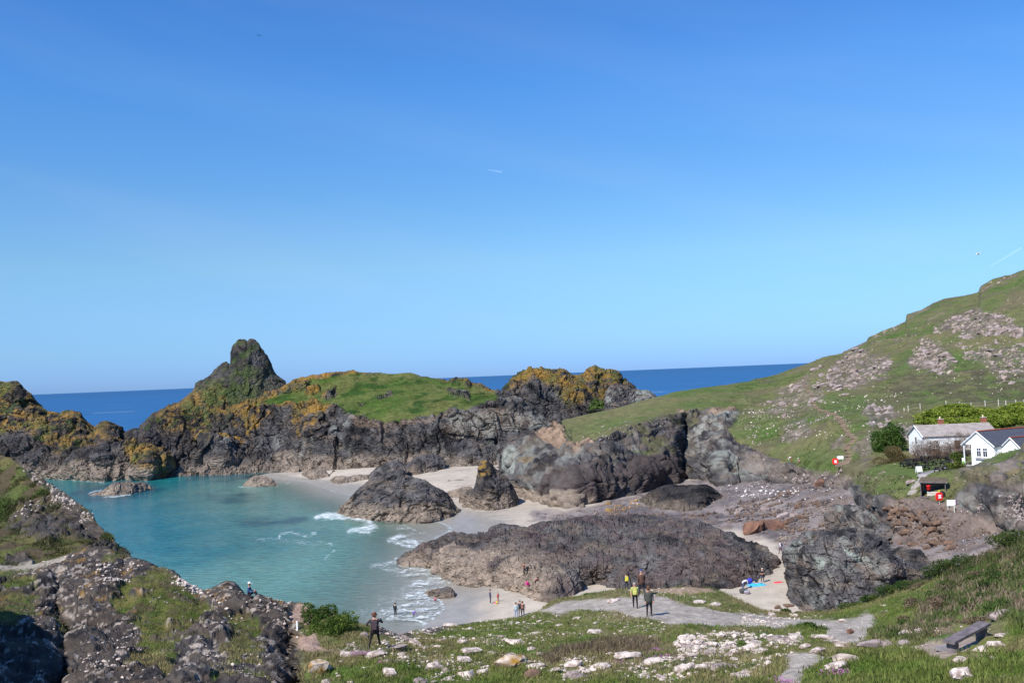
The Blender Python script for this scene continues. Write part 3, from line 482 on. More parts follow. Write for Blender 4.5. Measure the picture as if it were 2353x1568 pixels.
def hfn(P,N,px,py):
    n=fbm(P,9,4,202); n2=fbm(P,2.6,4,204); n3=fbm(P,25,3,205)
    line=np.interp(px,[p[0] for p in T3],[p[1] for p in T3])
    # grass field + hillside
    g=sstep(3,-3,py-line+3*n2-2)*sstep(1284,1292,px+3*n2)
    hs=poly(px,py,[(1690,950),(1740,930),(2400,600),(2960,600),(2960,1180),(2352,1100),(2230,1110),(2180,1160),(2130,1148),(2060,1150),(1990,1130),(1940,1095),(1880,1090),(1840,1075),(1800,1070),(1740,1040),(1705,1010),(1660,1000),(1680,975)],5,9*n+4*n2)
    g=np.maximum(g,hs)
    # turf hanging over the promontory and gully
    g=np.maximum(g,.85*poly(px,py,C_([(1110,620),(1300,560),(1500,500),(1800,470),(1900,520),(1700,640),(1600,600),(1540,640),(1640,850),(1560,860),(1400,840),(1250,820),(1350,740),(1290,660),(1150,660)]),5,8*n2+6*n)*sstep(-.5,.35,n2+.4*n))
    olive=poly(px,py,C_([(1000,640),(1500,500),(1950,450),(1900,540),(1650,640),(1640,860),(1400,860),(1200,700)]),10,6*n)
    soilm=np.zeros_like(px)
    for q,a in ((C_([(480,640),(580,590),(680,610),(690,680),(650,740),(720,760),(900,730),(930,745),(820,800),(740,800),(600,760),(520,730),(480,700)]),.85),(C_([(1600,510),(1640,495),(1700,520),(1690,530)]),.9),(C_([(1830,510),(1900,470),(2070,450),(2110,500),(2000,520),(1930,560),(1880,520)]),.7),
                (D_([(430,1060),(560,990),(600,960),(560,1100),(480,1100)]),.5),(D_([(1290,690),(1450,655),(1400,690),(1310,710)]),.6),(D_([(1540,520),(1700,450),(1750,430),(1700,480),(1560,540)]),.5),(D_([(1390,480),(1500,440),(1680,390),(1600,420),(1400,525)]),.55),(D_([(1990,250),(2200,225),(2190,240),(2000,290)]),.5)):
        soilm=np.maximum(soilm,a*poly(px,py,q,2.5,3*n2+2*n))
    palem=np.zeros_like(px)
    for q,a in ((C_([(170,830),(240,830),(330,800),(300,1000),(250,1060),(200,960),(150,930)]),.9),(C_([(480,760),(850,800),(800,900),(700,900),(560,960),(500,1080),(420,1000),(300,900),(350,780)]),.42),(C_([(1230,760),(1320,730),(1280,820),(1230,830)]),.5),
                (C_([(1960,500),(2160,500),(2000,640),(1960,700),(1900,640),(1800,700),(1700,620),(1800,580)]),.85),(C_([(1700,640),(1900,620),(1960,760),(2100,900),(2200,1040),(1950,1050),(1850,900),(1740,860),(1700,740)]),.6),
                (H_([(760,130),(960,120),(1080,200),(1060,290),(880,250),(760,240)]),.4),(H_([(1790,130),(1950,20),(2352,0),(2400,280),(2050,290),(1850,160)]),.6),([(1930,1105),(2010,1140),(2000,1175),(1960,1150)],.5),([(1700,1040),(1790,1070),(1850,1100),(1760,1100),(1700,1090)],.2)):
        palem=np.maximum(palem,a*poly(px,py,q,6,7*n))
    g=g*(1-palem*.55*(py<1110))
    g=g*(1-soilm)
    # bare rock scars on hillside
    rkp=np.zeros_like(px)
    OUT=((D_([(860,850),(930,760),(1040,750),(1110,830),(1250,830),(1240,960),(1100,1020),(960,1100),(780,1120),(720,1040),(750,960)]),.75),(D_([(1420,860),(1500,680),(1600,690),(1700,740),(1800,840),(1800,950),(1680,960),(1500,930)]),.8),(D_([(1620,600),(1800,500),(2000,440),(2160,450),(2300,560),(2310,640),(2200,660),(2000,640),(1900,660),(1800,640)]),.75),
         (D_([(1800,760),(2100,760),(2352,740),(2400,850),(2352,1000),(2150,1000),(2050,900),(1850,840)]),.6),(D_([(330,1140),(560,1000),(740,1140),(640,1220),(450,1300),(250,1300),(230,1230)]),.4),(D_([(1030,1240),(1240,1230),(1300,1300),(1230,1390),(1100,1390)]),.6),(D_([(1300,1380),(1420,1390),(1420,1520),(1310,1480)]),.6),(D_([(430,1400),(560,1340),(620,1440),(440,1540),(330,1500)]),.5),
         (D_([(760,1510),(900,1500),(900,1568),(780,1568)]),.6),([(1960,1030),(2000,1005),(2010,1040),(1990,1070),(1975,1060)],.5),(C_([(1400,540),(1540,500),(1560,560),(1500,640),(1330,640),(1200,640)]),.35),(H_([(2180,380),(2352,240),(2500,300),(2352,420)]),.7),([(2150,1068),(2290,1062),(2352,1040),(2500,1040),(2500,1160),(2352,1120),(2240,1100)],.45))
    for q,a in OUT: rkp=np.maximum(rkp,a*poly(px,py,q,6,10*n+6*n2))
    rkp=rkp*sstep(-.5,.4,n2+.2)
    g=g*(1-rkp)
    # deck paths, lawn: keep smooth
    lawn=poly(px,py,[(1985,1085),(2010,1068),(2060,1055),(2170,1040),(2200,1050),(2190,1075),(2150,1090),(2120,1102),(2070,1092),(2010,1095)],3,0)
    g=np.maximum(g,lawn)
    hill=sstep(1690,1740,px)
    rd=rockdisp(P,7,1.25,45,3,fine=1.1)+lobes(px,py,zl(C_,[(930,1060,150,190,3.0),(1080,1120,80,100,1.5),(1300,1010,110,150,2.6),(1490,960,140,220,2.6),(700,1120,170,160,1.6),(430,900,220,230,1.8),(1700,980,100,100,2.0),(1960,860,150,220,2.0),(2200,960,130,90,1.3),(1150,1010,90,90,1.2)]))
    amp=np.where(px<1700,1.0,.55)
    amp=amp*(1-.95*sstep(1960,2000,px)*poly(px,py,[(1960,1120),(1960,1040),(2420,1000),(2420,1110),(2230,1090),(2130,1120),(2050,1100)],8,0))
    d=rd*(1-g)*amp*sstep(0.0,10,np.minimum(40,1600-0*px))+g*(1-lawn)*(0.30*fbm(P,2.2,4,207)+0.5*n*hill)
    # boulder scarp slope and buttress
    d=d+0.9*crag(P,2.2,1.0,(1,1,1),77)*poly(px,py,H_([(1180,150),(1550,140),(1800,330),(1500,420),(1230,400)]),8,0)
    def cf(P2,N2):
        col=rockcol(P2,N2,px,py,tide=(2.2,1.0,.8*1),pale=.15,palem=palem,seed=210,sc=1.2,bright=1.25,brown=.42)
        dkm=poly(px,py,C_([(600,960),(720,1000),(840,900),(960,870),(1090,960),(1220,870),(1400,850),(1560,860),(1640,900),(1600,1060),(1290,1180),(900,1250),(740,1270),(560,1190),(500,1090)]),8,9*n+5*n2)
        col=mixc(col,np.array([.055,.042,.040])*(1+.5*n2[:,None]),dkm*.75)
        tb=poly(px,py,C_([(280,1080),(420,1130),(560,1190),(760,1160),(900,1230),(740,1285),(520,1220),(300,1150)]),4,5*n2); col=mixc(col,TIDE,tb*.7)
        lich=(sdf(px,py,C_([(360,930),(400,890),(460,900),(450,930)]))>-5+3*n)*.4
        col=mixc(col,LICH*.8,lich); col=mixc(col,SOIL*(.85+.25*n2[:,None]),soilm)
        g1=np.array([.070,.118,.026]); g2=np.array([.135,.128,.058]); g3=np.array([.115,.095,.062])
        gc=mixc(g1,g2,.5+.7*n3+.5*n); gc=mixc(gc,g3,hill*sstep(.0,.55,fbm(P2,6,5,209)+.05)*.6); gc=mixc(gc,g3*.8,olive*.6)
        gc=mixc(gc,np.array([.085,.125,.03]),lawn*.8); gc=mixc(gc,g2*1.05,sstep(1700,1300,px)*.35)
        dk=poly(px,py,D_([(1430,930),(2400,900),(2400,1180),(1700,1220),(1300,1180),(1150,1060)]),20,10*n)*sstep(-.4,.3,fbm(P2,2.5,4,214)); gc=mixc(gc,np.array([.075,.068,.042]),dk*.8)
        for q in (D_([(1000,1200),(1280,1000),(1420,780),(1460,790),(1400,920),(1200,1080)]),D_([(680,1200),(750,1150),(1050,1130),(1100,1280),(900,1300),(730,1260)])): gc=mixc(gc,np.array([.065,.115,.028]),poly(px,py,q,10,5*n)*.5)
        col=mixc(col,gc,g)
        scr=poly(px,py,[(2040,1148),(2120,1150),(2190,1158),(2290,1200),(2300,1235),(2200,1250),(2060,1244),(2050,1200)],5,4*n2)
        col=mixc(col,mixc(np.array([.20,.155,.13]),np.array([.13,.10,.09]),.5+.8*n2),scr*.9)
        sc2=poly(px,py,[(1740,1040),(1840,1075),(1960,1095),(1960,1125),(1890,1112),(1760,1100),(1700,1075)],6,5*n2); col=mixc(col,np.array([.17,.135,.115])*(1+.4*n2[:,None]),sc2*.6)
        rc=mixc(np.array([.13,.10,.085]),np.array([.30,.24,.20]),sstep(-.2,.5,fbm(P2,1.2,4,217)))
        col=mixc(col,rc,rkp*hill*.75)
        return col
    return d,cf
o=loft('hillside',1146,2600,[T0,T1,T2,T2b,T3,T5,T6],M_HILL,hfn,step=1.9,down=(-2,2),back=((40,None),(60,-5)),dsm=5,smooth=2); tag(o,kind='structure')
# ============================================================ rocks on the beach
def rock(label,sky,base,z,depth,S,amp,cat='rock',group=None,mat=None,step=1.8,rows=(.5,),bulge=.35,name='beach_rock',**kw):
    x0=min(sky[0][0],base[0][0]); x1=max(sky[-1][0],base[-1][0])
    xs=[p[0] for p in base]; b=[(p[0],p[1],'z',z if len(p)<3 else p[2]) for p in base]
    sx=np.array([p[0] for p in sky]); sy=np.array([p[1] for p in sky])
    by=np.interp(sx,[p[0] for p in base],[p[1] for p in base]); bz=np.interp(sx,[p[0] for p in b],[p[3] for p in b])
    bd=at_z(sx,by,bz)[:,1]; hgt=np.maximum(by-sy,0)
    rel=np.clip(hgt/max(1,hgt.max()),0,1)
    R=[b]
    for t in rows: R.append([(x,float(yb*(1-t)+ys*t),float(d+depth*bulge*t*(.3+.7*r))) for x,yb,ys,d,r in zip(sx,by,sy,bd,rel)])
    R.append([(x,float(y),float(d+depth*(.15+.85*r)*.6)) for x,y,d,r in zip(sx,sy,bd,rel)])
    o=loft(name,x0,x1,R,mat or M_MID,simple_rock(S,amp,**kw),step=step,down=(z-2,.3),back=((depth*.4,None),(depth*.4,z-2)),smooth=2,dsm=3)
    return tag(o,label,cat,group)
sug=B_([(668,1573),(690,1530),(720,1500),(780,1445),(850,1380),(900,1330),(930,1312),(960,1300),(1000,1288),(1040,1262),(1080,1240),(1130,1230),(1180,1215),(1200,1225),(1215,1260),(1300,1288),(1340,1290),(1380,1300),(1450,1345),(1540,1400),(1600,1450),(1625,1490),(1650,1520),(1692,1585)])
rock('large cone shaped dark rock with pale tidal base standing in the surf',sug,B_([(668,1573),(800,1608),(1000,1633),(1200,1633),(1390,1643),(1560,1618),(1660,1593),(1692,1580)]),0.1,16,5,.75,step=1.5,tide=(2.6,1.2,.95),seed=301,an=(1,2.6,1),pale=.15,bright=1.5,sc=.8)
rock('dark ridge rock peeking out just behind the cone shaped rock',B_([(925,1330),(932,1245),(990,1200),(1060,1170),(1110,1145),(1160,1140),(1190,1160),(1215,1200),(1240,1300)]),B_([(925,1335),(1100,1340),(1240,1335)]),.8,10,3,.5,tide=(2,1,.6),seed=303,pale=.35,bright=1.5,sc=.8)
rock('blocky dark rock against the island foot behind the cone shaped rock',B_([(1190,1230),(1220,1170),(1260,1150),(1300,1120),(1400,1095),(1480,1090),(1530,1110),(1543,1180),(1546,1250)]),B_([(1190,1262),(1300,1283),(1450,1272),(1546,1252)]),1.6,12,5,.8,tide=(3.2,1.2,.7),seed=305,pale=.1,bright=1.3,sc=1)
rock('black cave rock leaning out of the island cliff onto the sand',B_([(820,1190),(832,1060),(850,1020),(900,960),(960,950),(1020,1000),(1060,1060),(1090,1100),(1112,1170),(1112,1192)]),B_([(820,1192),(870,1196),(1000,1196),(1112,1194)]),2.2,14,6,1.2,tide=(4,1.2,.6),seed=307,pale=.15,bright=1.0,sc=1)
stn=B_([(1678,1485),(1690,1420),(1730,1395),(1780,1370),(1800,1330),(1815,1290),(1812,1240),(1820,1190),(1835,1160),(1860,1145),(1880,1140),(1905,1150),(1925,1170),(1945,1200),(1975,1225),(2000,1245),(2035,1275),(2052,1295),(2060,1330),(2100,1350),(2120,1385),(2130,1440),(2133,1490)])
def topl(P,N,px,py): return poly(px,py,B_([(1800,1240),(1815,1140),(1900,1120),(1940,1190),(1910,1290),(1850,1300)]),2,2*fbm(P,1.5,3,1))
rock('upright notched rock with an orange lichened top on the inner sand',stn,B_([(1678,1485),(1740,1520),(1830,1542),(1900,1550),(1980,1542),(2050,1537),(2115,1522),(2133,1492)]),.8,10,3.5,.7,step=1.4,tide=(3.2,1.2,.8),seed=311,lich=topl,bright=1.15,sc=.7)
rock('low ledge beside the foot of the upright notched rock',B_([(1545,1440),(1560,1400),(1600,1385),(1680,1360),(1750,1352),(1775,1380),(1790,1450)]),B_([(1545,1442),(1640,1452),(1790,1455)]),1,6,2,.25,tide=(4,1,1),seed=312,bright=1.4,sc=.7)
REEFG='low rocks on the sand below the island'
for lab,s,b,z in (('small domed rock at the water edge below the island',[(-115,1352),(-80,1320),(-50,1290),(0,1262),(70,1268),(130,1290),(165,1325),(185,1350)],[(-115,1354),(0,1360),(185,1353)],0.0),
  ('flat rock slab in the middle of the far sand',[(378,1250),(400,1235),(470,1220),(520,1208),(560,1212),(632,1225),(600,1262)],[(378,1252),(450,1278),(600,1270),(640,1240)],1.2),
  ('long low rock tongue left of the cone rock, nearer end',[(605,1303),(640,1275),(700,1268),(760,1275),(800,1262),(850,1258),(965,1262),(970,1300)],[(605,1305),(660,1328),(800,1322),(970,1308)],.8),
  ('rounded boulder heap at the left island foot',[(155,1200),(170,1160),(210,1135),(250,1140),(280,1180),(290,1205)],[(155,1203),(290,1210)],1.3),
  ('small rock half buried in sand below the left island foot',[(240,1215),(270,1190),(310,1178),(350,1200),(355,1218)],[(240,1218),(355,1221)],1.4),
  ('thin slab of rock on the sand right of the blocky rock',[(1728,1220),(1760,1202),(1820,1195),(1880,1205),(1890,1222)],[(1728,1222),(1890,1226)],2.2),
  ('small flat stones patch in the middle of the inner sand',[(1565,1318),(1620,1310),(1690,1303),(1700,1320)],[(1565,1322),(1700,1324)],1.6),
  ('rounded rock at the island foot beside the water',[(-150,1225),(-100,1175),(-50,1160),(0,1170),(40,1200),(50,1210)],[(-150,1232),(50,1214)],.3),
  ('reddish rock strip under the island cliff',[(1540,1205),(1560,1180),(1640,1165),(1750,1162),(1760,1185)],[(1540,1208),(1650,1200),(1760,1190)],2.7)):
    rock(lab,B_(s),B_(b),z,5,2.2,.3,tide=(6,1,.9),seed=320+int(z*10)+len(lab),bright=1.3,sc=.8)
rock('brown ragged rock awash in the left of the cove',A_([(722,1428),(780,1405),(840,1390),(880,1360),(920,1330),(1000,1315),(1060,1312),(1100,1325),(1150,1315),(1200,1330),(1240,1355),(1262,1378)]),A_([(722,1430),(850,1430),(930,1436),(1050,1420),(1150,1400),(1262,1380)]),0,8,2.5,.5,tide=(3,1,1),seed=331,bright=1.2,sc=.8)
rock('small rock at the foam edge near the paddlers',F_([(1385,830),(1400,808),(1460,800),(1500,790),(1560,782),(1600,800),(1625,840),(1612,870)]),F_([(1385,832),(1430,865),(1500,878),(1560,884),(1612,874)]),.05,4,1.2,.25,step=1.3,tide=(1.0,.8,.8),seed=333,bright=1.2,sc=.5)
# big reef
rb=[(912,1290,'z',0),(930,1298,'z',0),(1000,1302,'z',0),(1010,1314,'z',0),(1050,1336,'z',.1),(1080,1341,'z',.3),(1150,1346,'z',.6),(1160,1358,'z',.7),(1200,1366,'z',1),(1250,1380,'z',1.2),(1275,1384,'z',1.4),(1320,1350,'z',1.2),(1350,1334,'z',1.1),(1400,1342,'z',1.2),(1440,1354,'z',1.6),(1550,1354,'z',2),(1640,1354,'z',2),(1680,1350,'z',2.1),(1720,1336,'z',2.1),(1760,1322,'z',2.2),(1775,1306,'z',2.4),(1790,1288,'z',2.6)]
rt=[(912,1286,'z',.3),(980,1270,'z',1.6),(1050,1292,'z',2.6),(1150,1305,'z',3.0),(1250,1318,'z',3.5),(1320,1300,'z',3.5),(1400,1295,'z',3.7),(1500,1292,'z',4.2),(1600,1292,'z',4.3),(1700,1288,'z',4.3),(1750,1284,'z',3.7),(1790,1287,'z',2.75)]
rm=[(912,1285,'z',.4),(980,1264,'z',1.6),(1050,1262,'z',2.9),(1150,1250,'z',4.2),(1250,1248,'z',4.9),(1400,1236,'z',5.2),(1500,1232,'z',5.5),(1600,1238,'z',5.6),(1700,1256,'z',4.9),(1750,1272,'z',3.8),(1790,1286.5,'z',2.8)]
rk=[(912,1284,'z',.5),(930,1280,'z',.9),(975,1258,'z',1.6),(1000,1240,'z',2.2),(1030,1225,'z',2.4),(1060,1226,'z',2.6),(1080,1232,'z',2.8),(1120,1236,'z',3),(1128,1215,'z',4),(1150,1205,'z',4.4),(1170,1207,'z',4.4),(1210,1212,'z',4.2),(1250,1200,'z',4.4),(1330,1190,'z',4.6),(1450,1182,'z',4.7),(1500,1184,'z',4.7),(1560,1190,'z',4.8),(1600,1196,'z',5),(1640,1212,'z',5.2),(1700,1236,'z',4.8),(1750,1264,'z',3.8),(1790,1286,'z',2.9)]
def rfn(P,N,px,py):
    n=fbm(P,6,4,2)
    d=rockdisp(P,3.6,.5,345,3,an=(2.6,1,1.6),fine=1.15)+.4*fbm(P,9,3,5)
    d=d+0.75*np.maximum(-.2,ridged(P@rotm(0,0,.8)*np.array([1,.28,1]),3.6,3,6))+.22*ridged(P@rotm(0,0,.8)*np.array([1,.25,1]),1.2,2,7)
    tm=sstep(1420,1120,px+120*n)*sstep(-.3,.25,n+ (py-1285)/70)
    def cf(P2,N2):
        col=rockcol(P2,N2,px,py,seed=340,bright=1.3,brown=.45,sc=.8,pale=.12)
        col=mixc(col,np.array([.105,.075,.072]),sstep(-.2,.5,fbm(P2,3,4,347))*.6)
        col=mixc(col,TIDE*(1+.3*fbm(P2,1,3,3)[:,None]),tm*.85)
        return col
    return d*sstep(-1.5,.2,P[:,2]),cf
o=loft('rock_reef',912,1790,[rb,rt,rm,rk],M_MID,rfn,step=1.7,down=(-1.5,.5),back=((4,None),(5,-1)),smooth=3,dsm=3); tag(o,'huge low hump of purplish dark rock spread across the middle of the beach','rock reef')
rock('smooth black whale-backed rock under the promontory cliff',C_([(1303,1200),(1340,1160),(1400,1120),(1490,1090),(1550,1078),(1620,1080),(1700,1078),(1800,1078),(1850,1082),(1900,1110),(1960,1160),(2020,1215),(2043,1245)]),C_([(1303,1215),(1400,1265),(1500,1292),(1600,1310),(1720,1312),(1830,1306),(1900,1275),(1980,1255),(2043,1247)]),2.3,16,4,.45,step=1.6,tide=(3.4,.8,.5),seed=351,bright=.6,sc=.8,name='beach_rock')
rr=H_([(428,600),(432,500),(455,450),(500,400),(515,350),(560,325),(640,318),(700,310),(800,330),(880,300),(960,298),(1030,305),(1100,340),(1150,360),(1190,390),(1210,440),(1240,490),(1290,545),(1340,610),(1358,680),(1380,740)])
def rrp(P,N,px,py):
    n=fbm(P,3,4,2); m=np.zeros_like(px)
    for q in (H_([(620,540),(700,530),(740,560),(690,640),(640,640)]),H_([(480,400),(560,420),(560,600),(480,620),(450,480)]),H_([(860,460),(1000,540),(1200,520),(1230,560),(1150,600),(1000,570),(880,500)]),H_([(480,680),(570,700),(560,800),(500,780)]),H_([(590,350),(640,380),(620,440),(580,400)])): m=np.maximum(m,poly(px,py,q,3,5*n))
    return m
rock('big dark rock streaked with pale green standing right of the sandy alley',rr,[(1811,1290,2.6),(1818,1320,2.4),(1822,1395,2.0),(1850,1415,1.8),(1950,1425,1.8),(2060,1400,2),(2080,1345,3.5)],2,16,3.6,.7,step=1.5,rows=(.25,.5,.8),tide=None,seed=361,palem=rrp,bright=1.5,sc=.7,pale=.3)
rock('brown knobbly rock right behind the pale streaked dark rock',H_([(1200,560),(1215,490),(1280,470),(1340,465),(1400,480),(1500,492),(1560,540),(1600,590),(1610,660)]),[(2028,1320,4),(2080,1345,4),(2140,1320,5)],4,10,2.5,.5,seed=365,bright=1.3,sc=.6,brown=.5,pale=.2)
rock('green-grey fluted rock buttress below the thatched bank left of the boulders',H_([(740,260),(760,160),(800,110),(900,115),(960,120),(1050,130),(1100,180),(1150,230),(1220,240),(1250,300),(1255,400)]),H_([(740,270),(830,290),(1000,320),(1120,350),(1180,388),(1255,405)]),5.4,8,2.6,.55,seed=367,bright=1.5,sc=.6,brown=.45,pale=.6)
# ============================================================ left headlands
def near_rock(P,amp,seed): 
    k=amp/.62; f1,f2,ii,tt=worley(P@STR/1.7+.15*fbm(P,1,3,seed)[:,None],seed+5); return k*(.55*fbm(P,6,4,seed)+.60*ridged(P,3.6,3,seed+3)+.26*ridged(P,1.3,3,seed+4)+.10*ridged(P,.55,2,seed+6)+.22*(ii-.5)-.12*np.exp(-(f2-f1)/.06))
L1c=A_([(-900,960,136),(-300,1010,134),(0,1088,130),(50,1108,128),(110,1130,126),(140,1165,123),(180,1200,121),(230,1245,119),(290,1255,118),(340,1262,116),(380,1320,115),(450,1370,113),(500,1385,111),(530,1400,110),(580,1450,109),(610,1480,108),(680,1530,106),(740,1590,103)])+E_([(760,220,102),(800,270,101),(830,310,100),(860,340,99),(930,400,97),(960,450,96),(1000,490,95),(1030,530,94),(1055,572,93)])
def l1fn(P,N,px,py):
    n=fbm(P,4,4,2); n2=fbm(P,1.2,4,4)
    rk=poly(px,py,E_([(60,280),(170,100),(300,90),(440,60),(380,-60),(560,-10),(620,80),(740,200),(850,340),(960,460),(1060,580),(760,480),(700,380),(540,360),(400,420),(200,340)]),6,9*n+6*n2)*sstep(-.45,.3,n2+.3)
    rk=np.maximum(rk,poly(px,py,E_([(20,600),(60,560),(200,530),(285,580),(260,605)]),3,3*n2))
    rk=np.maximum(rk,poly(px,py,A_([(190,1200),(380,1310),(700,1550),(560,1540),(400,1400),(220,1280)]),4,4*n2)*.7)
    d=rk*near_rock(P,.75,401)+(1-rk)*.3*fbm(P,1.6,4,403)
    pth=poly(px,py,E_([(-900,600),(0,612),(350,590),(500,560),(620,520),(600,640),(0,680),(-900,690)]),4,3*n2)
    def cf(P2,N2):
        col=rockcol(P2,N2,px,py,seed=400,sc=.5,bright=.85,brown=.6)
        col=mixc(col,WHT*.8,sstep(.35,.5,fbm(P2,.55,3,405))*sstep(.1,.5,N2[:,2])*poly(px,py,A_([(190,1190),(420,1330),(640,1470),(760,1590),(700,1700),(560,1600),(420,1440),(230,1300)]),6,3*n))
        gc=mixc(mixc(np.array([.06,.085,.02]),np.array([.115,.10,.04]),.5+.8*n),np.array([.075,.058,.034]),sstep(-.3,.4,fbm(P2,2,4,408)))
        gc=mixc(gc,np.array([.055,.10,.02]),poly(px,py,E_([(-100,100),(150,-20),(60,250),(-100,280)]),15,9*n)*.6)
        col=mixc(col,gc,1-rk); col=mixc(col,GRAV*.85,pth*.9); return col
    return d,cf
o=loft('left_headland',-250,296.8,[[(-250,1345,84),(0,1320,84),(130,1320,84),(200,1320,84),(240,1310,85),(296.8,1292,90)],[(-250,1260,98),(0,1270,92),(100,1262,92),(200,1255,93),(296.8,1289,92)],[(-250,1180,112),(0,1200,108),(90,1195,107),(140,1190,108),(200,1222,102),(296.8,1288,92.5)],L1c],M_NEAR,l1fn,step=1.7,back=((6,None),(14,-1)),smooth=2,dsm=4); tag(o,kind='structure')
# ============================================================ near ground: left spur, meadow, right bank in one sheet
NC=E_([(-1800,300,70),(-900,560,80),(0,632,86),(150,610,86),(280,598,86),(360,575,86),(440,556,86),(520,528,86),(600,500,86),(700,475,86),(780,468,85),(900,488,84),(960,530,83),(1000,568,82),(1060,572,81),(1100,572,80),(1200,605,79),(1330,628,78),(1400,650,77),(1450,690,76),(1490,738,75),(1560,790,74),(1630,830,74),(1720,802,74),(1800,765,73.5),(1850,742,73),(1900,752,73),(1940,790,72.5),(1960,825,72),(2040,862,72),(2090,872,71.5),(2200,897,71),(2300,915,70)])+\
   F_([(0,850,70),(60,870,70),(130,908,69),(200,910,68.5),(300,915,68),(400,925,67),(440,935,66),(480,965,66),(560,965,64),(640,985,63),(720,1030,62.5),(790,1075,62),(850,1090,62),(1000,1110,64),(1160,1180,66),(1250,1160,68),(1300,1140,70)])+\
   [(975,1446,71),(1020,1440,72),(1090,1428,74),(1150,1424,75),(1200,1416,76),(1235,1404,78),(1252,1388,80),(1275,1374,81),(1330,1366,81),(1380,1358,80),(1420,1352,78),(1475,1350,76),(1560,1346,76),(1630,1350,76),(1660,1360,76),(1700,1377,75),(1730,1392,74),(1760,1404,73.5),(1830,1409,73),(1900,1405,72),(1980,1386,70),(2050,1362,67),(2120,1336,65),(2200,1302,62),(2280,1264,60),(2352,1226,58),(2700,1040,55)]
N3=[(-500,1330,62),(0,1420,64),(100,1420,66),(200,1420,66),(300,1430,64),(400,1440,63),(500,1450,62),(600,1450,61),(660,1450,60),(690,1450,60.5),(720,1446,60),(800,1462,57),(860,1466,56),(1000,1470,57),(1100,1452,61),(1176,1444,62),(1350,1432,60),(1490,1412,61),(1700,1426,60),(1900,1442,55),(2000,1442,52),(2180,1420,47),(2352,1380,44),(2700,1300,40)]
N2=[(-500,1450,50),(0,1500,55),(200,1500,56),(400,1505,55),(560,1505,54),(620,1505,53),(665,1505,54),(690,1500,53),(760,1495,52.5),(862,1494,51.5),(1000,1500,51.5),(1176,1500,51),(1500,1495,50),(1700,1500,46),(1900,1500,42),(2050,1500,39),(2180,1500,36),(2352,1480,34),(2700,1420,31)]
N1=[(-500,1568,45),(0,1568,46),(300,1568,48),(560,1568,47),(640,1568,47),(700,1568,46.5),(900,1568,46),(1176,1568,45),(1500,1568,42),(1700,1568,39),(1900,1568,36),(2100,1568,32),(2352,1568,27),(2700,1540,23)]
N0=[(-500,1750,36),(0,1750,37),(640,1750,38),(1176,1750,36),(1700,1750,29),(2000,1750,25),(2352,1750,18),(2700,1750,15)]
PATH=[(1235,1404),(1290,1380),(1400,1375),(1450,1372),(1475,1362),(1540,1372),(1560,1385),(1620,1397),(1690,1407),(1760,1414),(1830,1420),(1900,1425),(1950,1425),(1995,1408),(2015,1418),(2000,1440),(1990,1462),(1975,1480),(1930,1480),(1890,1470),(1900,1445),(1860,1432),(1800,1445),(1740,1440),(1600,1438),(1530,1432),(1490,1422),(1400,1405),(1330,1402),(1280,1410)]
PATH2=[(1795,1500),(1870,1498),(1905,1510),(1860,1525),(1845,1545),(1835,1575),(1780,1575),(1790,1550),(1810,1530)]
SANDY=[(1420,1352),(1560,1346),(1630,1350),(1650,1362),(1590,1364),(1500,1362),(1470,1356)]
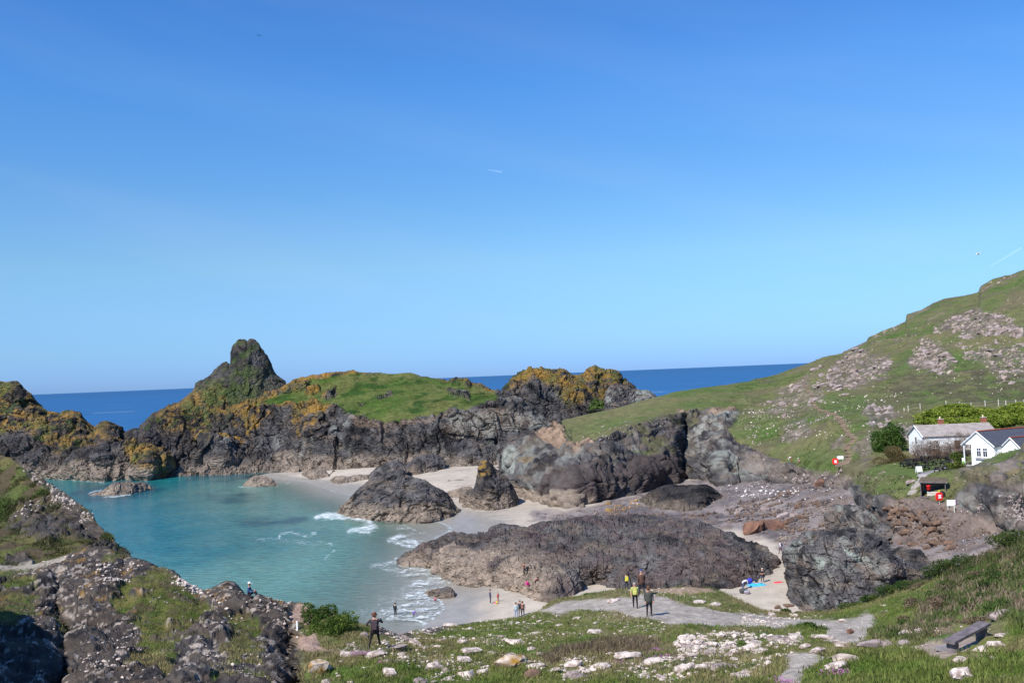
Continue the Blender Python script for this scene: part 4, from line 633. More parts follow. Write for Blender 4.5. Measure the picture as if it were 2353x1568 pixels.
def nfn(P,N,px,py):
    n=fbm(P,4,4,2); n2=fbm(P,1.1,4,4); n3=fbm(P,10,3,6)
    # left spur rock / turf
    sp=sstep(705,685,px+4*n2)
    g=np.zeros_like(px)
    for q,a in ((E_([(900,830),(1130,700),(1290,620),(1500,700),(1480,800),(1620,880),(1700,920),(1750,1000),(1640,1080),(1650,1200),(1400,1260),(1380,1450),(1500,1600),(1320,1620),(1280,1450),(1000,1440),(1100,1330),(1150,1150),(1000,1060),(860,1060),(950,960)]),.95),(E_([(1900,1040),(2100,1060),(2180,1180),(2100,1250),(1950,1330),(1850,1320),(1880,1180)]),.9),(E_([(1850,1380),(2050,1350),(2150,1500),(2100,1600),(1700,1600),(1700,1500)]),.8),
                (E_([(-600,660),(180,650),(300,800),(290,1000),(100,1100),(-600,1100)]),.9),(E_([(380,980),(560,960),(600,1060),(540,1200),(480,1320),(420,1240),(440,1100)]),.8),(E_([(880,540),(1000,560),(1000,600),(900,600)]),.6)):
        g=np.maximum(g,a*poly(px,py,q,6,16*n+12*n2))
    g=g*sp*sstep(-.75,-.1,n2+.5*fbm(P,2.5,3,9))
    mead=1-sp
    pth=poly(px,py,PATH,3.5,2.5*n2+1.5*n)*(px>1230); pth=np.maximum(pth,poly(px,py,PATH2,3.5,2.5*n2)); pth=np.maximum(pth,.9*poly(px,py,[(1380,1392),(1450,1378),(1500,1400),(1560,1425),(1400,1410)],4,3*n2))
    rpth=np.maximum(poly(px,py,F_([(270,990),(330,930),(440,930),(480,1000),(470,1080),(430,1100),(300,1090),(230,1010)]),3,2*n2),poly(px,py,F_([(330,1180),(480,1175),(530,1260),(620,1290),(700,1300),(640,1330),(500,1310),(360,1300)]),3,2*n2))
    pleft=poly(px,py,E_([(-900,600),(0,600),(250,590),(420,565),(560,530),(500,600),(200,650),(0,650),(-900,660)]),4,3*n2)*sp
    bench=poly(px,py,H_([(1420,1290),(1560,1240),(1700,1250),(1960,1190),(1990,1260),(1880,1330),(1700,1370),(1480,1350)]),3,2*n2)
    sandy=poly(px,py,SANDY,3,2*n2)
    rkc=poly(px,py,F_([(960,1060),(1080,1060),(1200,1080),(1290,1130),(1300,1200),(1200,1230),(1030,1230),(980,1180)]),4,3*n2)   # rocks at the lip
    rkc=np.maximum(rkc,poly(px,py,F_([(1290,1150),(1400,1130),(1480,1090),(1560,1060),(1850,1055),(1870,1090),(1650,1110),(1500,1150),(1400,1200)]),3,3*n2))
    rk2=np.zeros_like(px)
    for q,a in ((G_([(1360,1220),(1700,1180),(2100,1180),(2352,1180),(2352,1300),(2100,1300),(1900,1420),(1700,1440),(1350,1500),(1300,1400)]),.55),(G_([(420,1480),(500,1390),(900,1360),(1400,1370),(1400,1440),(1000,1480),(500,1560)]),.5),(F_([(620,1330),(850,1240),(1060,1260),(1060,1330),(900,1370),(650,1400)]),.6),(H_([(380,1110),(720,1040),(1060,1050),(1040,1110),(800,1140),(700,1110),(400,1170)]),.6),(G_([(1780,1120),(2100,1070),(2300,1070),(2300,1150),(2000,1180)]),.5)):
        rk2=np.maximum(rk2,a*poly(px,py,q,8,8*n2)*sstep(-.1,.3,n2))
    bank=poly(px,py,[(2020,1480),(2000,1455),(2080,1440),(2200,1300),(2352,1200),(2760,1000),(2760,1500),(2352,1440),(2250,1430),(2180,1465)],12,9*n)
    rock=np.clip(sp*(1-g)*(1-pleft)+(1-sp)*np.maximum(rkc,rk2)*(1-pth),0,1)*(1-rpth)
    moss=sp*(g)
    d=rock*near_rock(P,np.where(px<700,.62,.3),501)
    tuss=0.16*fbm(P,.9,4,503)+.30*n*(.4+.6*bank)+.22*bank*np.abs(fbm(P,1.5,3,505))
    d=d+(1-rock)*(1-np.maximum(pth,bench))*tuss+moss*.25*np.abs(fbm(P,1.2,3,507))
    d=d+.03*(pth+bench)*fbm(P,.6,3,508)
    def cf(P2,N2):
        rc=rockcol(P2,N2,px,py,seed=500,sc=.5,bright=.8,brown=.85,pale=.05)
        wl=sstep(.34,.56,fbm(P2,.38,4,505)+.25*n+.1*n2)*sstep(-.1,.4,N2[:,2]+.1*n)
        rc=mixc(rc,WHT*.95,wl*np.where(px<700,.5,.6))
        rc=mixc(rc,LICH,sstep(.5,.7,fbm(P2,.9,3,509))*.5*(py<1420))
        n5=fbm(P2,2.3,5,511); n6=fbm(P2,.5,3,512)
        gc=mixc(mixc(np.array([.07,.115,.02]),np.array([.15,.155,.045]),.5+.8*n5),np.array([.21,.17,.095]),sstep(-.1,.55,fbm(P2,3.2,4,513)+.2*n6)*.7)
        gc=mixc(gc,np.array([.055,.12,.016]),sstep(.2,.7,fbm(P2,4.5,3,514))*.5)
        # trampled, drier turf near the path and the lip
        tr=poly(px,py,[(1150,1440),(1230,1400),(1270,1372),(1450,1350),(1700,1380),(1830,1410),(1830,1425),(1600,1450),(1500,1462),(1300,1462)],12,8*n)
        gc=mixc(gc,np.array([.19,.165,.085]),tr*.45)
        br=poly(px,py,G_([(240,1350),(420,1270),(900,1180),(1200,1230),(1210,1300),(900,1330),(500,1350),(300,1420)]),5,6*n)
        gc=mixc(gc,HEA*1.1,br*.8)
        bc=mixc(mixc(np.array([.05,.095,.018]),np.array([.115,.125,.04]),.5+.9*n5),np.array([.19,.14,.095]),sstep(-.25,.35,fbm(P2*np.array([1,1,1]),1.8,5,515)))
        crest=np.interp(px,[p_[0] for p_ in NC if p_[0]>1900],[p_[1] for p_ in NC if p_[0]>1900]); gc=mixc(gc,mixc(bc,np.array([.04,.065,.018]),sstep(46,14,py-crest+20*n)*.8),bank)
        gc=mixc(gc,mixc(mixc(np.array([.06,.09,.016]),np.array([.13,.115,.035]),.5+.9*n5),np.array([.08,.06,.035]),sstep(-.2,.4,fbm(P2,1.6,4,520))),sp*.9)
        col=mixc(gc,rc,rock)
        gv=mixc(GRAV*1.25,GRAV*.9,.5+.7*fbm(P2,.7,4,516)); gv=mixc(gv,np.array([.12,.10,.09]),sstep(.35,.6,fbm(P2*np.array([1,.6,1]),.5,4,517))*.3)
        col=mixc(col,gv,np.clip(pth+pleft*.8,0,1)); col=mixc(col,np.array([.36,.28,.23]),bench*.9)
        col=mixc(col,np.array([.30,.21,.165])*(1+.2*n6[:,None]),rpth); col=mixc(col,SOIL*1.15,sandy*.8)
        return col
    NEARM.update(g=np.clip(1-rock,0,1)*(1-np.maximum(pth,bench))*(1-rpth)*(1-sandy)*(1-pleft),bank=bank,sp=sp)
    return d,cf
NEARM={}
def nhook(G):
    px,py=proj(G); dirv=G-np.array([0,0,CAMZ]); d=G[...,1]
    push=np.zeros_like(px)
    vis=(py<1760)
    # gully on the right flank of the spur, and a rift in its left part
    gl=np.interp(py,[1400,1440,1500,1568,1750],[682,676,672,690,700])
    a=np.interp(py,[1425,1450,1480,1568],[0,2.5,6.5,8.5])
    u=(px-gl); push+=a*np.where(u<0,np.exp(-(u/60)**2),np.exp(-(u/12)**2))
    rl=np.interp(py,[1330,1360,1400,1450,1500,1568],[146,140,135,165,155,145]); a=np.interp(py,[1335,1370,1450,1568],[0,2.2,4,5.5]); u=px-rl
    push+=a*np.exp(-(u/np.where(u<0,26,7))**2)
    push-=np.interp(py,[1440,1568],[0,2.0])*np.exp(-((px-430)/150)**2)
    return G+dirv*(push/np.maximum(d,1))[...,None]
o=loft('near_slope',-400,2620,[N0,N1,N2,N3,NC],M_NEAR,nfn,step=1.7,back=((7,None),(18,-1)),smooth=2,dsm=9,hook=nhook); tag(o,kind='structure')
# unseen headland shoulder, added left of view to shade the lower left corner
def shfn(P,N,px,py):
    d=rockdisp(P,4,.8,601,2); return d,lambda P2,N2: rockcol(P2,N2,px,py,seed=600,sc=.6,grass=sstep(-.2,.3,fbm(P2,3,3,5)))
u_=np.linspace(-1,1,60); v_=np.linspace(-1,1,40); U_,V_=np.meshgrid(u_,v_)
ax=-37.5-11*U_; ay=47+15*U_; Pm=np.stack([ax-8.2*V_,ay-5.6*V_,27.5-14.5*np.abs(V_)**1.5-5*np.abs(U_)**4],-1).reshape(-1,3)
Pm[:,2]+=1.2*fbm(Pm,5,4,601); ii=np.arange(60*40).reshape(40,60)
Fq=np.stack([ii[:-1,:-1],ii[:-1,1:],ii[1:,1:],ii[1:,:-1]],-1).reshape(-1,4)
o=link(bpy.data.objects.new('headland_shoulder',np_mesh('headland_shoulder',Pm,Fq,mixc(GR1,BR,sstep(-.2,.4,fbm(Pm,2,4,602))),np.zeros_like(Pm),M_NEAR))); tag(o,kind='structure')
# ============================================================ small mesh builder
class MB:
    def __init__(s): s.V=[]; s.Fc=[]; s.mi=[]; s.m=0
    def add(s,vs,fs):
        n=len(s.V); s.V+= [tuple(v) for v in vs]; s.Fc+=[tuple(i+n for i in f) for f in fs]; s.mi+=[s.m]*len(fs)
    def box(s,c,d,R=None,taper=1.0):
        x,y,z=[a/2 for a in d]; c=Vector(c)
        P=[Vector((a*x*(taper if k>0 else 1),b*y*(taper if k>0 else 1),k*z)) for k in (-1,1) for a,b in ((-1,-1),(1,-1),(1,1),(-1,1))]
        if R is not None: P=[R@p for p in P]
        s.add([c+p for p in P],[(3,2,1,0),(4,5,6,7),(0,1,5,4),(1,2,6,5),(2,3,7,6),(3,0,4,7)])
    def bar(s,a,b,r,n=6,r2=None):
        a=Vector(a); b=Vector(b); q=(b-a).to_track_quat('Z','Y').to_matrix(); r2=r if r2 is None else r2; vs=[]
        for P,rr in ((a,r),(b,r2)):
            for k in range(n): t=2*math.pi*k/n; vs.append(P+q@Vector((math.cos(t)*rr,math.sin(t)*rr,0)))
        s.add(vs,[tuple(range(n))[::-1],tuple(range(n,2*n))]+[(k,(k+1)%n,n+(k+1)%n,n+k) for k in range(n)])
    def lathe(s,c,prof,n=12,sx=1,sy=1,R=None):
        c=Vector(c); vs=[]
        for r,z in prof:
            for k in range(n):
                t=2*math.pi*k/n; v=Vector((math.cos(t)*r*sx,math.sin(t)*r*sy,z)); v=R@v if R is not None else v; vs.append(c+v)
        fs=[]
        for i in range(len(prof)-1):
            for k in range(n): fs.append((i*n+k,i*n+(k+1)%n,(i+1)*n+(k+1)%n,(i+1)*n+k))
        fs.append(tuple(range(n))[::-1]); m=(len(prof)-1)*n; fs.append(tuple(range(m,m+n))); s.add(vs,fs)
    def build(s,name,mats,parent=None,smooth=False,T=None):
        me=bpy.data.meshes.new(name); V=[T@Vector(v) for v in s.V] if T is not None else s.V
        me.from_pydata(V,[],s.Fc)
        for m in (mats if isinstance(mats,(list,tuple)) else [mats]): me.materials.append(m)
        me.polygons.foreach_set('material_index',s.mi)
        if smooth: me.polygons.foreach_set('use_smooth',[True]*len(s.Fc))
        return link(bpy.data.objects.new(name,me),parent)
def plain(name,c,rough=.8,var=.12,scale=6,bump=.15,spec=.3):
    m,t,b=newmat(name); N=t.nodes.new; K=t.links.new
    tc_=N('ShaderNodeTexCoord'); n=N('ShaderNodeTexNoise'); n.inputs['Scale'].default_value=scale; n.inputs['Detail'].default_value=5; K(tc_.outputs['Object'],n.inputs[0])
    r=N('ShaderNodeValToRGB'); r.color_ramp.elements[0].position=.3; r.color_ramp.elements[1].position=.7
    r.color_ramp.elements[0].color=tuple(x*(1-var*1.4) for x in c)+(1,); r.color_ramp.elements[1].color=tuple(min(.95,x*(1+var)) for x in c)+(1,)
    K(n.outputs[0],r.inputs[0]); K(r.outputs[0],b.inputs['Base Color']); b.inputs['Roughness'].default_value=rough; b.inputs['Specular IOR Level'].default_value=spec
    bp=N('ShaderNodeBump'); bp.inputs['Strength'].default_value=bump; bp.inputs['Distance'].default_value=.02; K(n.outputs[0],bp.inputs['Height']); K(bp.outputs[0],b.inputs['Normal'])
    return m
def empty(name,loc,rz=0):
    o=bpy.data.objects.new(name,None); o.empty_display_size=.3; o.location=loc; o.rotation_euler=(0,0,rz); COL.objects.link(o); return o
def copy_tree(o,parent=None):
    c=o.copy(); COL.objects.link(c); c.parent=parent
    for ch in list(o.children): copy_tree(ch,c)
    return c
M_ST=land_mat('stone_surface',5.0,22.0,.8,.05,var=.32)
M_STF=land_mat('far_stone_surface',1.2,6.0,.8,.2,var=.3)
# ============================================================ stones
def stone_variants(n,sub,top,side,seed,flat=.6,lich=0.0,name='stone',mat=None):
    out=[]
    for k in range(n):
        bm=bmesh.new(); bmesh.ops.create_icosphere(bm,subdivisions=sub,radius=.5); V=np.array([v.co[:] for v in bm.verts]); Fc=[[v.index for v in f.verts] for f in bm.faces]; bm.free()
        q=V.copy(); sd=seed+k*13
        off=RNG.random(3)*50
        f1,f2,i_,t_=worley((q+off)*2.4,sd); d=.10*fbm(q+off,.6,3,sd)+.18*(i_-.5)*.8+t_*.35
        q=q*(1+d[:,None]*1.6); 
        for _ in range(10):     # sliced facets
            nn=RNG.normal(size=3); nn/=np.linalg.norm(nn); h=.25+.14*RNG.random(); s_=q@nn; q=q-np.maximum(0,s_-h)[:,None]*nn*.95
        q[:,0]*=1.2; q[:,1]*=1.15
        q[:,2]*=flat; q[:,2]=np.maximum(q[:,2],-.22)
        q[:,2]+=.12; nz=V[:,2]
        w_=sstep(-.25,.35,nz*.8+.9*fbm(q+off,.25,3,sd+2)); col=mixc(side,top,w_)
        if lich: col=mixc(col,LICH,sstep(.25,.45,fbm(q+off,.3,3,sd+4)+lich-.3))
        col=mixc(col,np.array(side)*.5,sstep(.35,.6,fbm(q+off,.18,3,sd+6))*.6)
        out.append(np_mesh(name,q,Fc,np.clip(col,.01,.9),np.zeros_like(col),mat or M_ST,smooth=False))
    return out
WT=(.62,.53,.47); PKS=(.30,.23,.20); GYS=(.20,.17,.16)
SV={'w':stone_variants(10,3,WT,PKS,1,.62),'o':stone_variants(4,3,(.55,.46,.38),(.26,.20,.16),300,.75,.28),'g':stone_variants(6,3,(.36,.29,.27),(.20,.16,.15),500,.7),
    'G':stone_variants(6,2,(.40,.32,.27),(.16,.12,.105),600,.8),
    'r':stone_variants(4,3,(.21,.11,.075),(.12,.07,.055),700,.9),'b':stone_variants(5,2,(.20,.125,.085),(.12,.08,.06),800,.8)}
def put_stone(sheet,px,py,wp,hp,kind='w',name='stone',label=None,cat='stone',group=None,sink=.12,mats=None,rz=None):
    P,N=pick(sheet,px,py+hp*.5); d=P[1]; w_=wp*d/F; h=max(hp*d/F,.3*w_)
    me=random.choice(SV[kind]); o=link(bpy.data.objects.new(name,me))
    o.scale=(w_*1.25,w_*random.uniform(.7,1.0),h*1.7); o.location=(P[0],P[1]+w_*.1,P[2]-sink*h*.3)
    o.rotation_euler=(random.uniform(-.18,.18),random.uniform(-.18,.18),random.uniform(-.5,.5) if rz is None else rz)
    tag(o,label,cat,group); return o
MEAD='pale lichened stones strewn over the near grass'
def mlabel(x,y,w_,k):
    a='tiny' if w_<8 else 'small' if w_<13 else 'medium sized' if w_<24 else 'large'
    c={'w':'whitish','g':'grey','o':'orange lichened','b':'brown','r':'reddish'}[k]
    z=('on the open turf below the hatted walker' if x<1000 else 'on the turf in front of the sandy cove edge' if y<1440 and x<1300 else 'in the grass left of the brown heath patch' if x<1300 else
       'along the far edge of the grey path' if y<1432 else 'beside the brown heath patch' if x<1560 and y<1500 else 'in the stony band at the bottom middle' if x<1600 else 'in the dense slab field below the path' if x<1850 and y<1510 else
       'near the side path at the bottom' if x<1950 else 'in the grass between side path and bench' if x<2180 else 'in the grass right of the bench')
    return f'{a} {c} stone {z}'
FS=[(505,1432,160,100,'o'),(880,1165,80,60,'g'),(740,1318,120,60,'w'),(990,1310,150,70,'w'),(830,1310,120,60,'g'),(1120,1270,140,60,'g'),(780,1255,90,50,'g'),(1300,1150,50,50,'w'),(1215,1190,80,70,'g'),(1290,1225,110,60,'w'),(1400,1165,90,40,'w'),(1590,1095,110,40,'w'),(1725,1120,100,25,'w'),(1500,1220,80,30,'w'),(1690,1235,70,30,'w'),(2005,1195,70,40,'g'),(2115,1235,150,32,'w'),(1945,1260,70,40,'w'),(1380,1270,60,25,'w'),(1480,1270,60,25,'w'),(1700,1370,110,60,'w'),(1760,1310,160,40,'w'),(2270,1170,120,20,'w'),(2150,1185,50,22,'w'),(2240,1190,60,20,'w'),(1075,1380,70,60,'g'),(1090,1460,110,90,'w'),(1335,1405,60,35,'w'),(1440,1420,110,70,'w'),(1550,1430,80,80,'g'),(1720,1465,120,70,'w'),(1850,1450,80,50,'w'),(1425,1480,110,60,'w'),(1565,1510,80,60,'w'),(2070,1390,230,110,'o'),(2300,1440,100,50,'w'),(2250,1495,120,70,'b'),(1340,1530,110,50,'g'),(770,1530,50,40,'w'),(560,1540,60,50,'w'),(440,1310,50,30,'w'),(670,1480,40,30,'w'),(1930,1330,70,25,'w'),(2240,1290,70,25,'w'),(1250,1420,40,30,'w'),(900,1490,35,25,'w'),(1180,1330,50,25,'w'),(1400,1360,40,22,'w')]
GS=[(840,888,90,30,'w'),(530,1030,70,25,'w'),(680,1075,35,20,'w'),(675,1145,110,22,'w'),(540,1180,50,20,'w'),(980,1225,60,30,'w'),(800,1325,60,30,'w'),(940,1490,80,70,'w'),(1175,1400,160,30,'w'),(960,1360,180,36,'w'),(1440,1255,110,60,'g'),(1600,1320,90,80,'g'),(1460,1360,80,60,'w'),(1690,1390,90,60,'w'),(1640,1420,120,50,'w'),(1760,1250,160,50,'g'),(1860,1240,100,60,'w'),(1965,1290,110,50,'w'),(2020,1340,110,28,'w'),(2020,1405,140,40,'w'),(1430,1460,150,60,'w'),(1560,1440,120,60,'w'),(1700,1440,130,50,'g'),(1900,1470,150,60,'w'),(1050,1500,120,45,'w'),(1240,1520,120,30,'w'),(500,1410,120,70,'w'),(520,1500,140,60,'g'),(720,1440,150,60,'w'),(880,1475,80,40,'w'),(200,1450,120,50,'w'),(340,1480,90,40,'w'),(1720,1180,60,40,'w'),(1840,1185,40,25,'w'),(1535,900,90,28,'w'),(1645,930,100,18,'w'),(2130,1000,60,45,'w'),(160,1505,120,80,'b'),(60,1180,50,18,'w'),(150,1190,50,18,'w'),(300,1185,45,18,'w'),(150,1290,60,25,'w'),(230,1330,60,30,'w'),(380,1020,50,20,'w'),(400,1108,60,14,'w'),(895,1130,45,15,'w')]
HS=[(300,1000,60,45,'w'),(60,1250,110,60,'g'),(180,1230,150,50,'w'),(330,1210,140,50,'g'),(480,1200,150,40,'w'),(560,1260,80,70,'w'),(660,1280,110,80,'w'),(720,1190,150,50,'w'),(195,1335,100,30,'w'),(195,1405,140,40,'w'),(50,1460,130,50,'w'),(870,1235,130,60,'w'),(1120,1250,170,80,'g'),(1240,1250,80,80,'g'),(1390,1250,110,60,'g'),(1170,1320,90,30,'w'),(930,1355,200,100,'o'),(850,1420,170,80,'w'),(2010,1275,100,70,'w'),(2110,1240,110,50,'w'),(2170,1200,80,20,'w'),(2145,1365,120,50,'w'),(1870,1480,180,120,'w'),(2200,1500,80,100,'g'),(1850,1385,130,20,'w'),(2190,1020,160,80,'g'),(2340,1330,60,15,'w'),(1560,1180,150,18,'w'),(1400,1198,90,20,'w'),(1210,930,55,25,'w'),(1225,970,40,20,'w'),(1520,1100,50,20,'w'),(940,1145,50,40,'r'),(480,1020,60,25,'w'),(655,1025,35,20,'w'),(870,1050,50,30,'w'),(360,1035,30,20,'w')]
UL={(505,1432):'rounded boulder with orange lichen near the path bend at the lower left',(2070,1390):'flat topped orange lichened boulder in the middle of the near grass',(2250,1495):'reddish brown tilted stone just right of the flat orange lichened boulder',(930,1355):'large pale boulder with an orange patch between the little path and the bench',(1870,1480):'pale squarish boulder at the lower right below the bench',(2010,1275):'bright white stone beside the right hand foot of the wooden bench',(2145,1365):'single whitish boulder low in the grass right of the bench',
    (2190,1020):'smooth brownish boulder on the bank behind the bench',(940,1145):'small reddish block lying on the grey path',(2200,1500):'dark pointed stone at the bottom right corner',(840,888):'pale slab beside the path left of the walkers',(880,1165):'big grey stone just right of the green bush near the hatted walker'}
nst=0
for lst,cv in ((FS,F_),(GS,G_),(HS,H_)):
    for (x,y,w_,h,k) in lst:
        q=cv([(x,y)])[0]; lab=UL.get((x,y)) 
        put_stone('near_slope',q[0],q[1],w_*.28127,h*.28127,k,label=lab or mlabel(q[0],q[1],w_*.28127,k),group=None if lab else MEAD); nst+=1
def inpoly(x,y,p): return sdf(np.array([float(x)]),np.array([float(y)]),p)[0]>0
ZN=[(G_([(1350,1200),(1700,1170),(2352,1170),(2352,1290),(2100,1420),(1900,1500),(1350,1520)]),64,(10,32)),(G_([(420,1400),(900,1350),(1500,1340),(1500,1560),(400,1560)]),40,(6,20)),(G_([(-200,1000),(900,1010),(1300,1100),(1200,1220),(-200,1300)]),40,(4,12)),
    (F_([(1250,1100),(2352,1040),(2352,1560),(1250,1560)]),62,(5,16)),(F_([(600,1230),(1250,1200),(1250,1560),(450,1560)]),34,(5,18)),(H_([(0,1000),(1100,1000),(1100,1130),(800,1200),(0,1220)]),26,(5,13)),(H_([(1000,1180),(2352,1100),(2352,1560),(1000,1560)]),16,(5,14)),(G_([(1150,720),(2100,950),(2100,1040),(1300,900),(900,820)]),14,(4,8))]
for pz,cnt,(a,b) in ZN:
    xs_=[p[0] for p in pz]; ys_=[p[1] for p in pz]; c=0; cl=[(random.uniform(min(xs_),max(xs_)),random.uniform(min(ys_),max(ys_))) for _ in range(max(3,cnt//7))]
    while c<cnt:
        q0=random.choice(cl); x=q0[0]+random.gauss(0,26); y=q0[1]+random.gauss(0,9)
        if not inpoly(x,y,pz): 
            if random.random()<.02: cl.append((random.uniform(min(xs_),max(xs_)),random.uniform(min(ys_),max(ys_))))
            continue
        c+=1; 
        if nst>=300: break
        w_=a+(b-a)*random.random()**2; kk=random.choice('wwwwg'); put_stone('near_slope',x,y,w_,w_*random.uniform(.25,.55),kk,label=mlabel(x,y,w_,kk),group=MEAD); nst+=1
# low-poly stone clouds joined in one mesh (too many to count)
def stone_cloud(name,sheet,zones,colsets,mat,kindlabel,seed,flat=.6,rise=.12,sub=1):
    bm=bmesh.new(); bmesh.ops.create_icosphere(bm,subdivisions=sub,radius=.5); B=np.array([v.co[:] for v in bm.verts]); Bf=np.array([[v.index for v in f.verts] for f in bm.faces]); bm.free()
    rg=np.random.default_rng(seed); X,Y,PP,NN=SHEETS[sheet]; VV=[];FF=[];CC=[];n0=0
    for pz,cnt,(a,b),cs in zones:
        if sheet=='hillside' and cs in 'pw': cnt=int(cnt*.75)
        xs_=np.array([p[0] for p in pz]); ys_=np.array([p[1] for p in pz])
        bb=(X>xs_.min())&(X<xs_.max())&(Y>ys_.min())&(Y<ys_.max())&(PP[:,1]<600)
        idx=np.where(bb)[0]; 
        if len(idx)==0: continue
        s_=sdf(X[idx],Y[idx],pz); n_=fbm(PP[idx],4,3,seed+2)
        # visible-area weighting: sheets are sampled evenly in the frame
        wt=sstep(-4,10,s_+14*n_)*np.clip(.3+1.6*fbm(PP[idx],2.4,3,seed+5),0.02,2); wt/=wt.sum()
        ch=rg.choice(idx,cnt,p=wt)
        for i in ch:
            P=PP[i]; sc=(a+(b-a)*rg.random()**3)*P[1]/F
            v=B*(1+.5*(rg.random((len(B),1))-.5)); th=rg.random()*6.28; c_,s2=math.cos(th),math.sin(th)
            v=v*np.array([1,rg.uniform(.55,1),flat*rg.uniform(.6,1.2)])*sc; v=np.stack([v[:,0]*c_-v[:,1]*s2,v[:,0]*s2+v[:,1]*c_,v[:,2]],-1)
            VV.append(v+P+np.array([rg.normal()*.1*sc,rg.normal()*.1*sc,sc*flat*rise])); FF.append(Bf+n0); n0+=len(B)
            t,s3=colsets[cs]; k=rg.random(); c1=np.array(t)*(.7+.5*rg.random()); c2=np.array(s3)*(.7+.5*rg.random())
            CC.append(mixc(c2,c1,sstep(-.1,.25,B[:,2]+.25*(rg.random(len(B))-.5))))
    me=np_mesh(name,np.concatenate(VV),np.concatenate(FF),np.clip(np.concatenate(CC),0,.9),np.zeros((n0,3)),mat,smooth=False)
    o=link(bpy.data.objects.new(name,me)); tag(o,kindlabel[0],kindlabel[1],kind='stuff'); return o
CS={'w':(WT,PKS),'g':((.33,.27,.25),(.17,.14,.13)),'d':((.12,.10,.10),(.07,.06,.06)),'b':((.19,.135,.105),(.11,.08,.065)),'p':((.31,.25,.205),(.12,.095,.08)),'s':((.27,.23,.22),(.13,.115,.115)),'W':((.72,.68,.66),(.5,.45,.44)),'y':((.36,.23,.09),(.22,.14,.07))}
stone_cloud('small_stones','near_slope',[(a,n*27,(1.5,b[1]*.7),'w') for a,n,b in ZN]+[(G_([(1150,720),(2352,980),(2352,1150),(1200,1080),(800,830)]),260,(1,4),'p'),(F_([(960,1060),(1290,1130),(1300,1220),(1030,1230)]),120,(3,10),'g'),(F_([(1290,1150),(1560,1060),(1850,1055),(1650,1110),(1400,1200)]),160,(3,9),'d')],CS,M_ST,('scatter of small pale stones over the near turf','stones'),11)
stone_cloud('spur_stones','near_slope',[(E_([(850,560),(1450,640),(1650,840),(1500,800),(1300,620),(1100,700),(900,860),(800,760)]),420,(2,12),'w'),(E_([(100,640),(700,480),(900,560),(850,1000),(600,1300),(520,1560),(260,1000)]),230,(1.5,9),'w'),(E_([(520,1200),(1100,1120),(1200,1560),(560,1600)]),220,(1.5,12),'w'),(E_([(1640,900),(1900,860),(2400,950),(2400,1600),(1780,1600),(1650,1200)]),330,(1.5,12),'w'),(E_([(1700,820),(2350,920),(2300,1100),(2000,1000),(1700,900)]),300,(2,10),'p'),(E_([(100,560),(1700,600),(1700,1600),(100,1600)]),500,(1.2,9),'g')],CS,M_ST,('white flecked stones and knobs crusting the near left spur','stones'),12,.8)
stone_cloud('headland_stones','left_headland',[(A_([(190,1190),(420,1330),(640,1470),(760,1590),(700,1700),(520,1560),(300,1340)]),360,(2,9),'w'),(E_([(100,150),(330,90),(330,300),(100,300)]),90,(2,8),'w'),(E_([(300,-50),(900,400),(700,420),(300,200)]),200,(1.5,6),'p')],CS,M_ST,('pale stones along the edge of the upper left headland','stones'),13,.8)
HZ=[(D_([(860,850),(930,750),(1040,740),(1110,830),(1270,830),(1240,960),(1100,1020),(960,1100),(780,1130),(700,1040),(750,950)]),620,(2.5,12),'p'),(D_([(1420,860),(1500,680),(1600,690),(1700,740),(1800,840),(1800,960),(1680,960),(1440,920)]),430,(2.5,11),'p'),(D_([(1600,620),(1780,500),(2000,430),(2160,450),(2330,560),(2330,640),(2200,660),(2000,640),(1900,660),(1800,650)]),520,(2.5,13),'p'),
    (D_([(1780,680),(2352,680),(2420,850),(2420,1040),(2130,1020),(2050,900),(1850,840)]),560,(2.5,11),'p'),(D_([(300,1160),(430,1060),(560,960),(700,880),(760,900),(740,1140),(640,1220),(450,1300),(250,1330),(200,1280)]),520,(1.8,7),'p'),(D_([(0,1240),(500,1180),(600,1500),(0,1568)]),420,(1.5,5),'w'),(D_([(600,1200),(1350,1060),(1400,1568),(600,1568)]),420,(1.5,6),'w'),
    (D_([(1030,1240),(1240,1230),(1310,1300),(1230,1400),(1090,1390)]),50,(8,20),'g'),(D_([(430,1400),(600,1310),(760,1290),(640,1440),(440,1550),(330,1500)]),120,(3,11),'g'),(D_([(1300,1380),(1420,1390),(1430,1530),(1310,1500)]),40,(5,14),'g'),(D_([(1500,600),(2352,300),(2352,1150),(1300,1150)]),420,(1.2,4.5),'w'),(D_([(1060,680),(1500,560),(1480,700),(1200,780)]),120,(1.5,6),'p'),(D_([(1070,680),(1200,600),(1390,520),(1400,560),(1200,650),(1100,700)]),80,(2,9),'p'),(D_([(1990,250),(2150,170),(2300,150),(2200,230),(2000,300)]),70,(2,9),'p'),
    ([(1960,1040),(2000,1020),(2130,1130),(2060,1150),(1990,1130)],160,(2,8),'p'),([(2150,1075),(2300,1070),(2400,1040),(2400,1120),(2230,1110)],220,(2,8),'p'),(C_([(2000,560),(2352,380),(2352,900),(2200,900),(1950,700)]),260,(1.5,6),'p'),(H_([(1790,130),(1950,20),(2352,0),(2400,280),(2050,290),(1850,160)]),260,(2.5,10),'g'),([(1740,1060),(1960,1090),(1940,1120),(1780,1110)],170,(3,10),'g'),([(2040,1148),(2190,1158),(2290,1200),(2300,1235),(2200,1250),(2060,1244)],420,(3,11),'b'),([(2040,1148),(2190,1158),(2290,1200),(2300,1235),(2200,1250),(2060,1244)],300,(2,7),'p'),(C_([(600,700),(1300,560),(1500,540),(1600,620),(1500,700),(1000,760),(700,800)]),160,(2,7),'g')]
stone_cloud('hillside_stones','hillside',HZ,CS,M_STF,('crowded small pale stones in drifts across the far hillside','stones'),14,1.15,-.06)
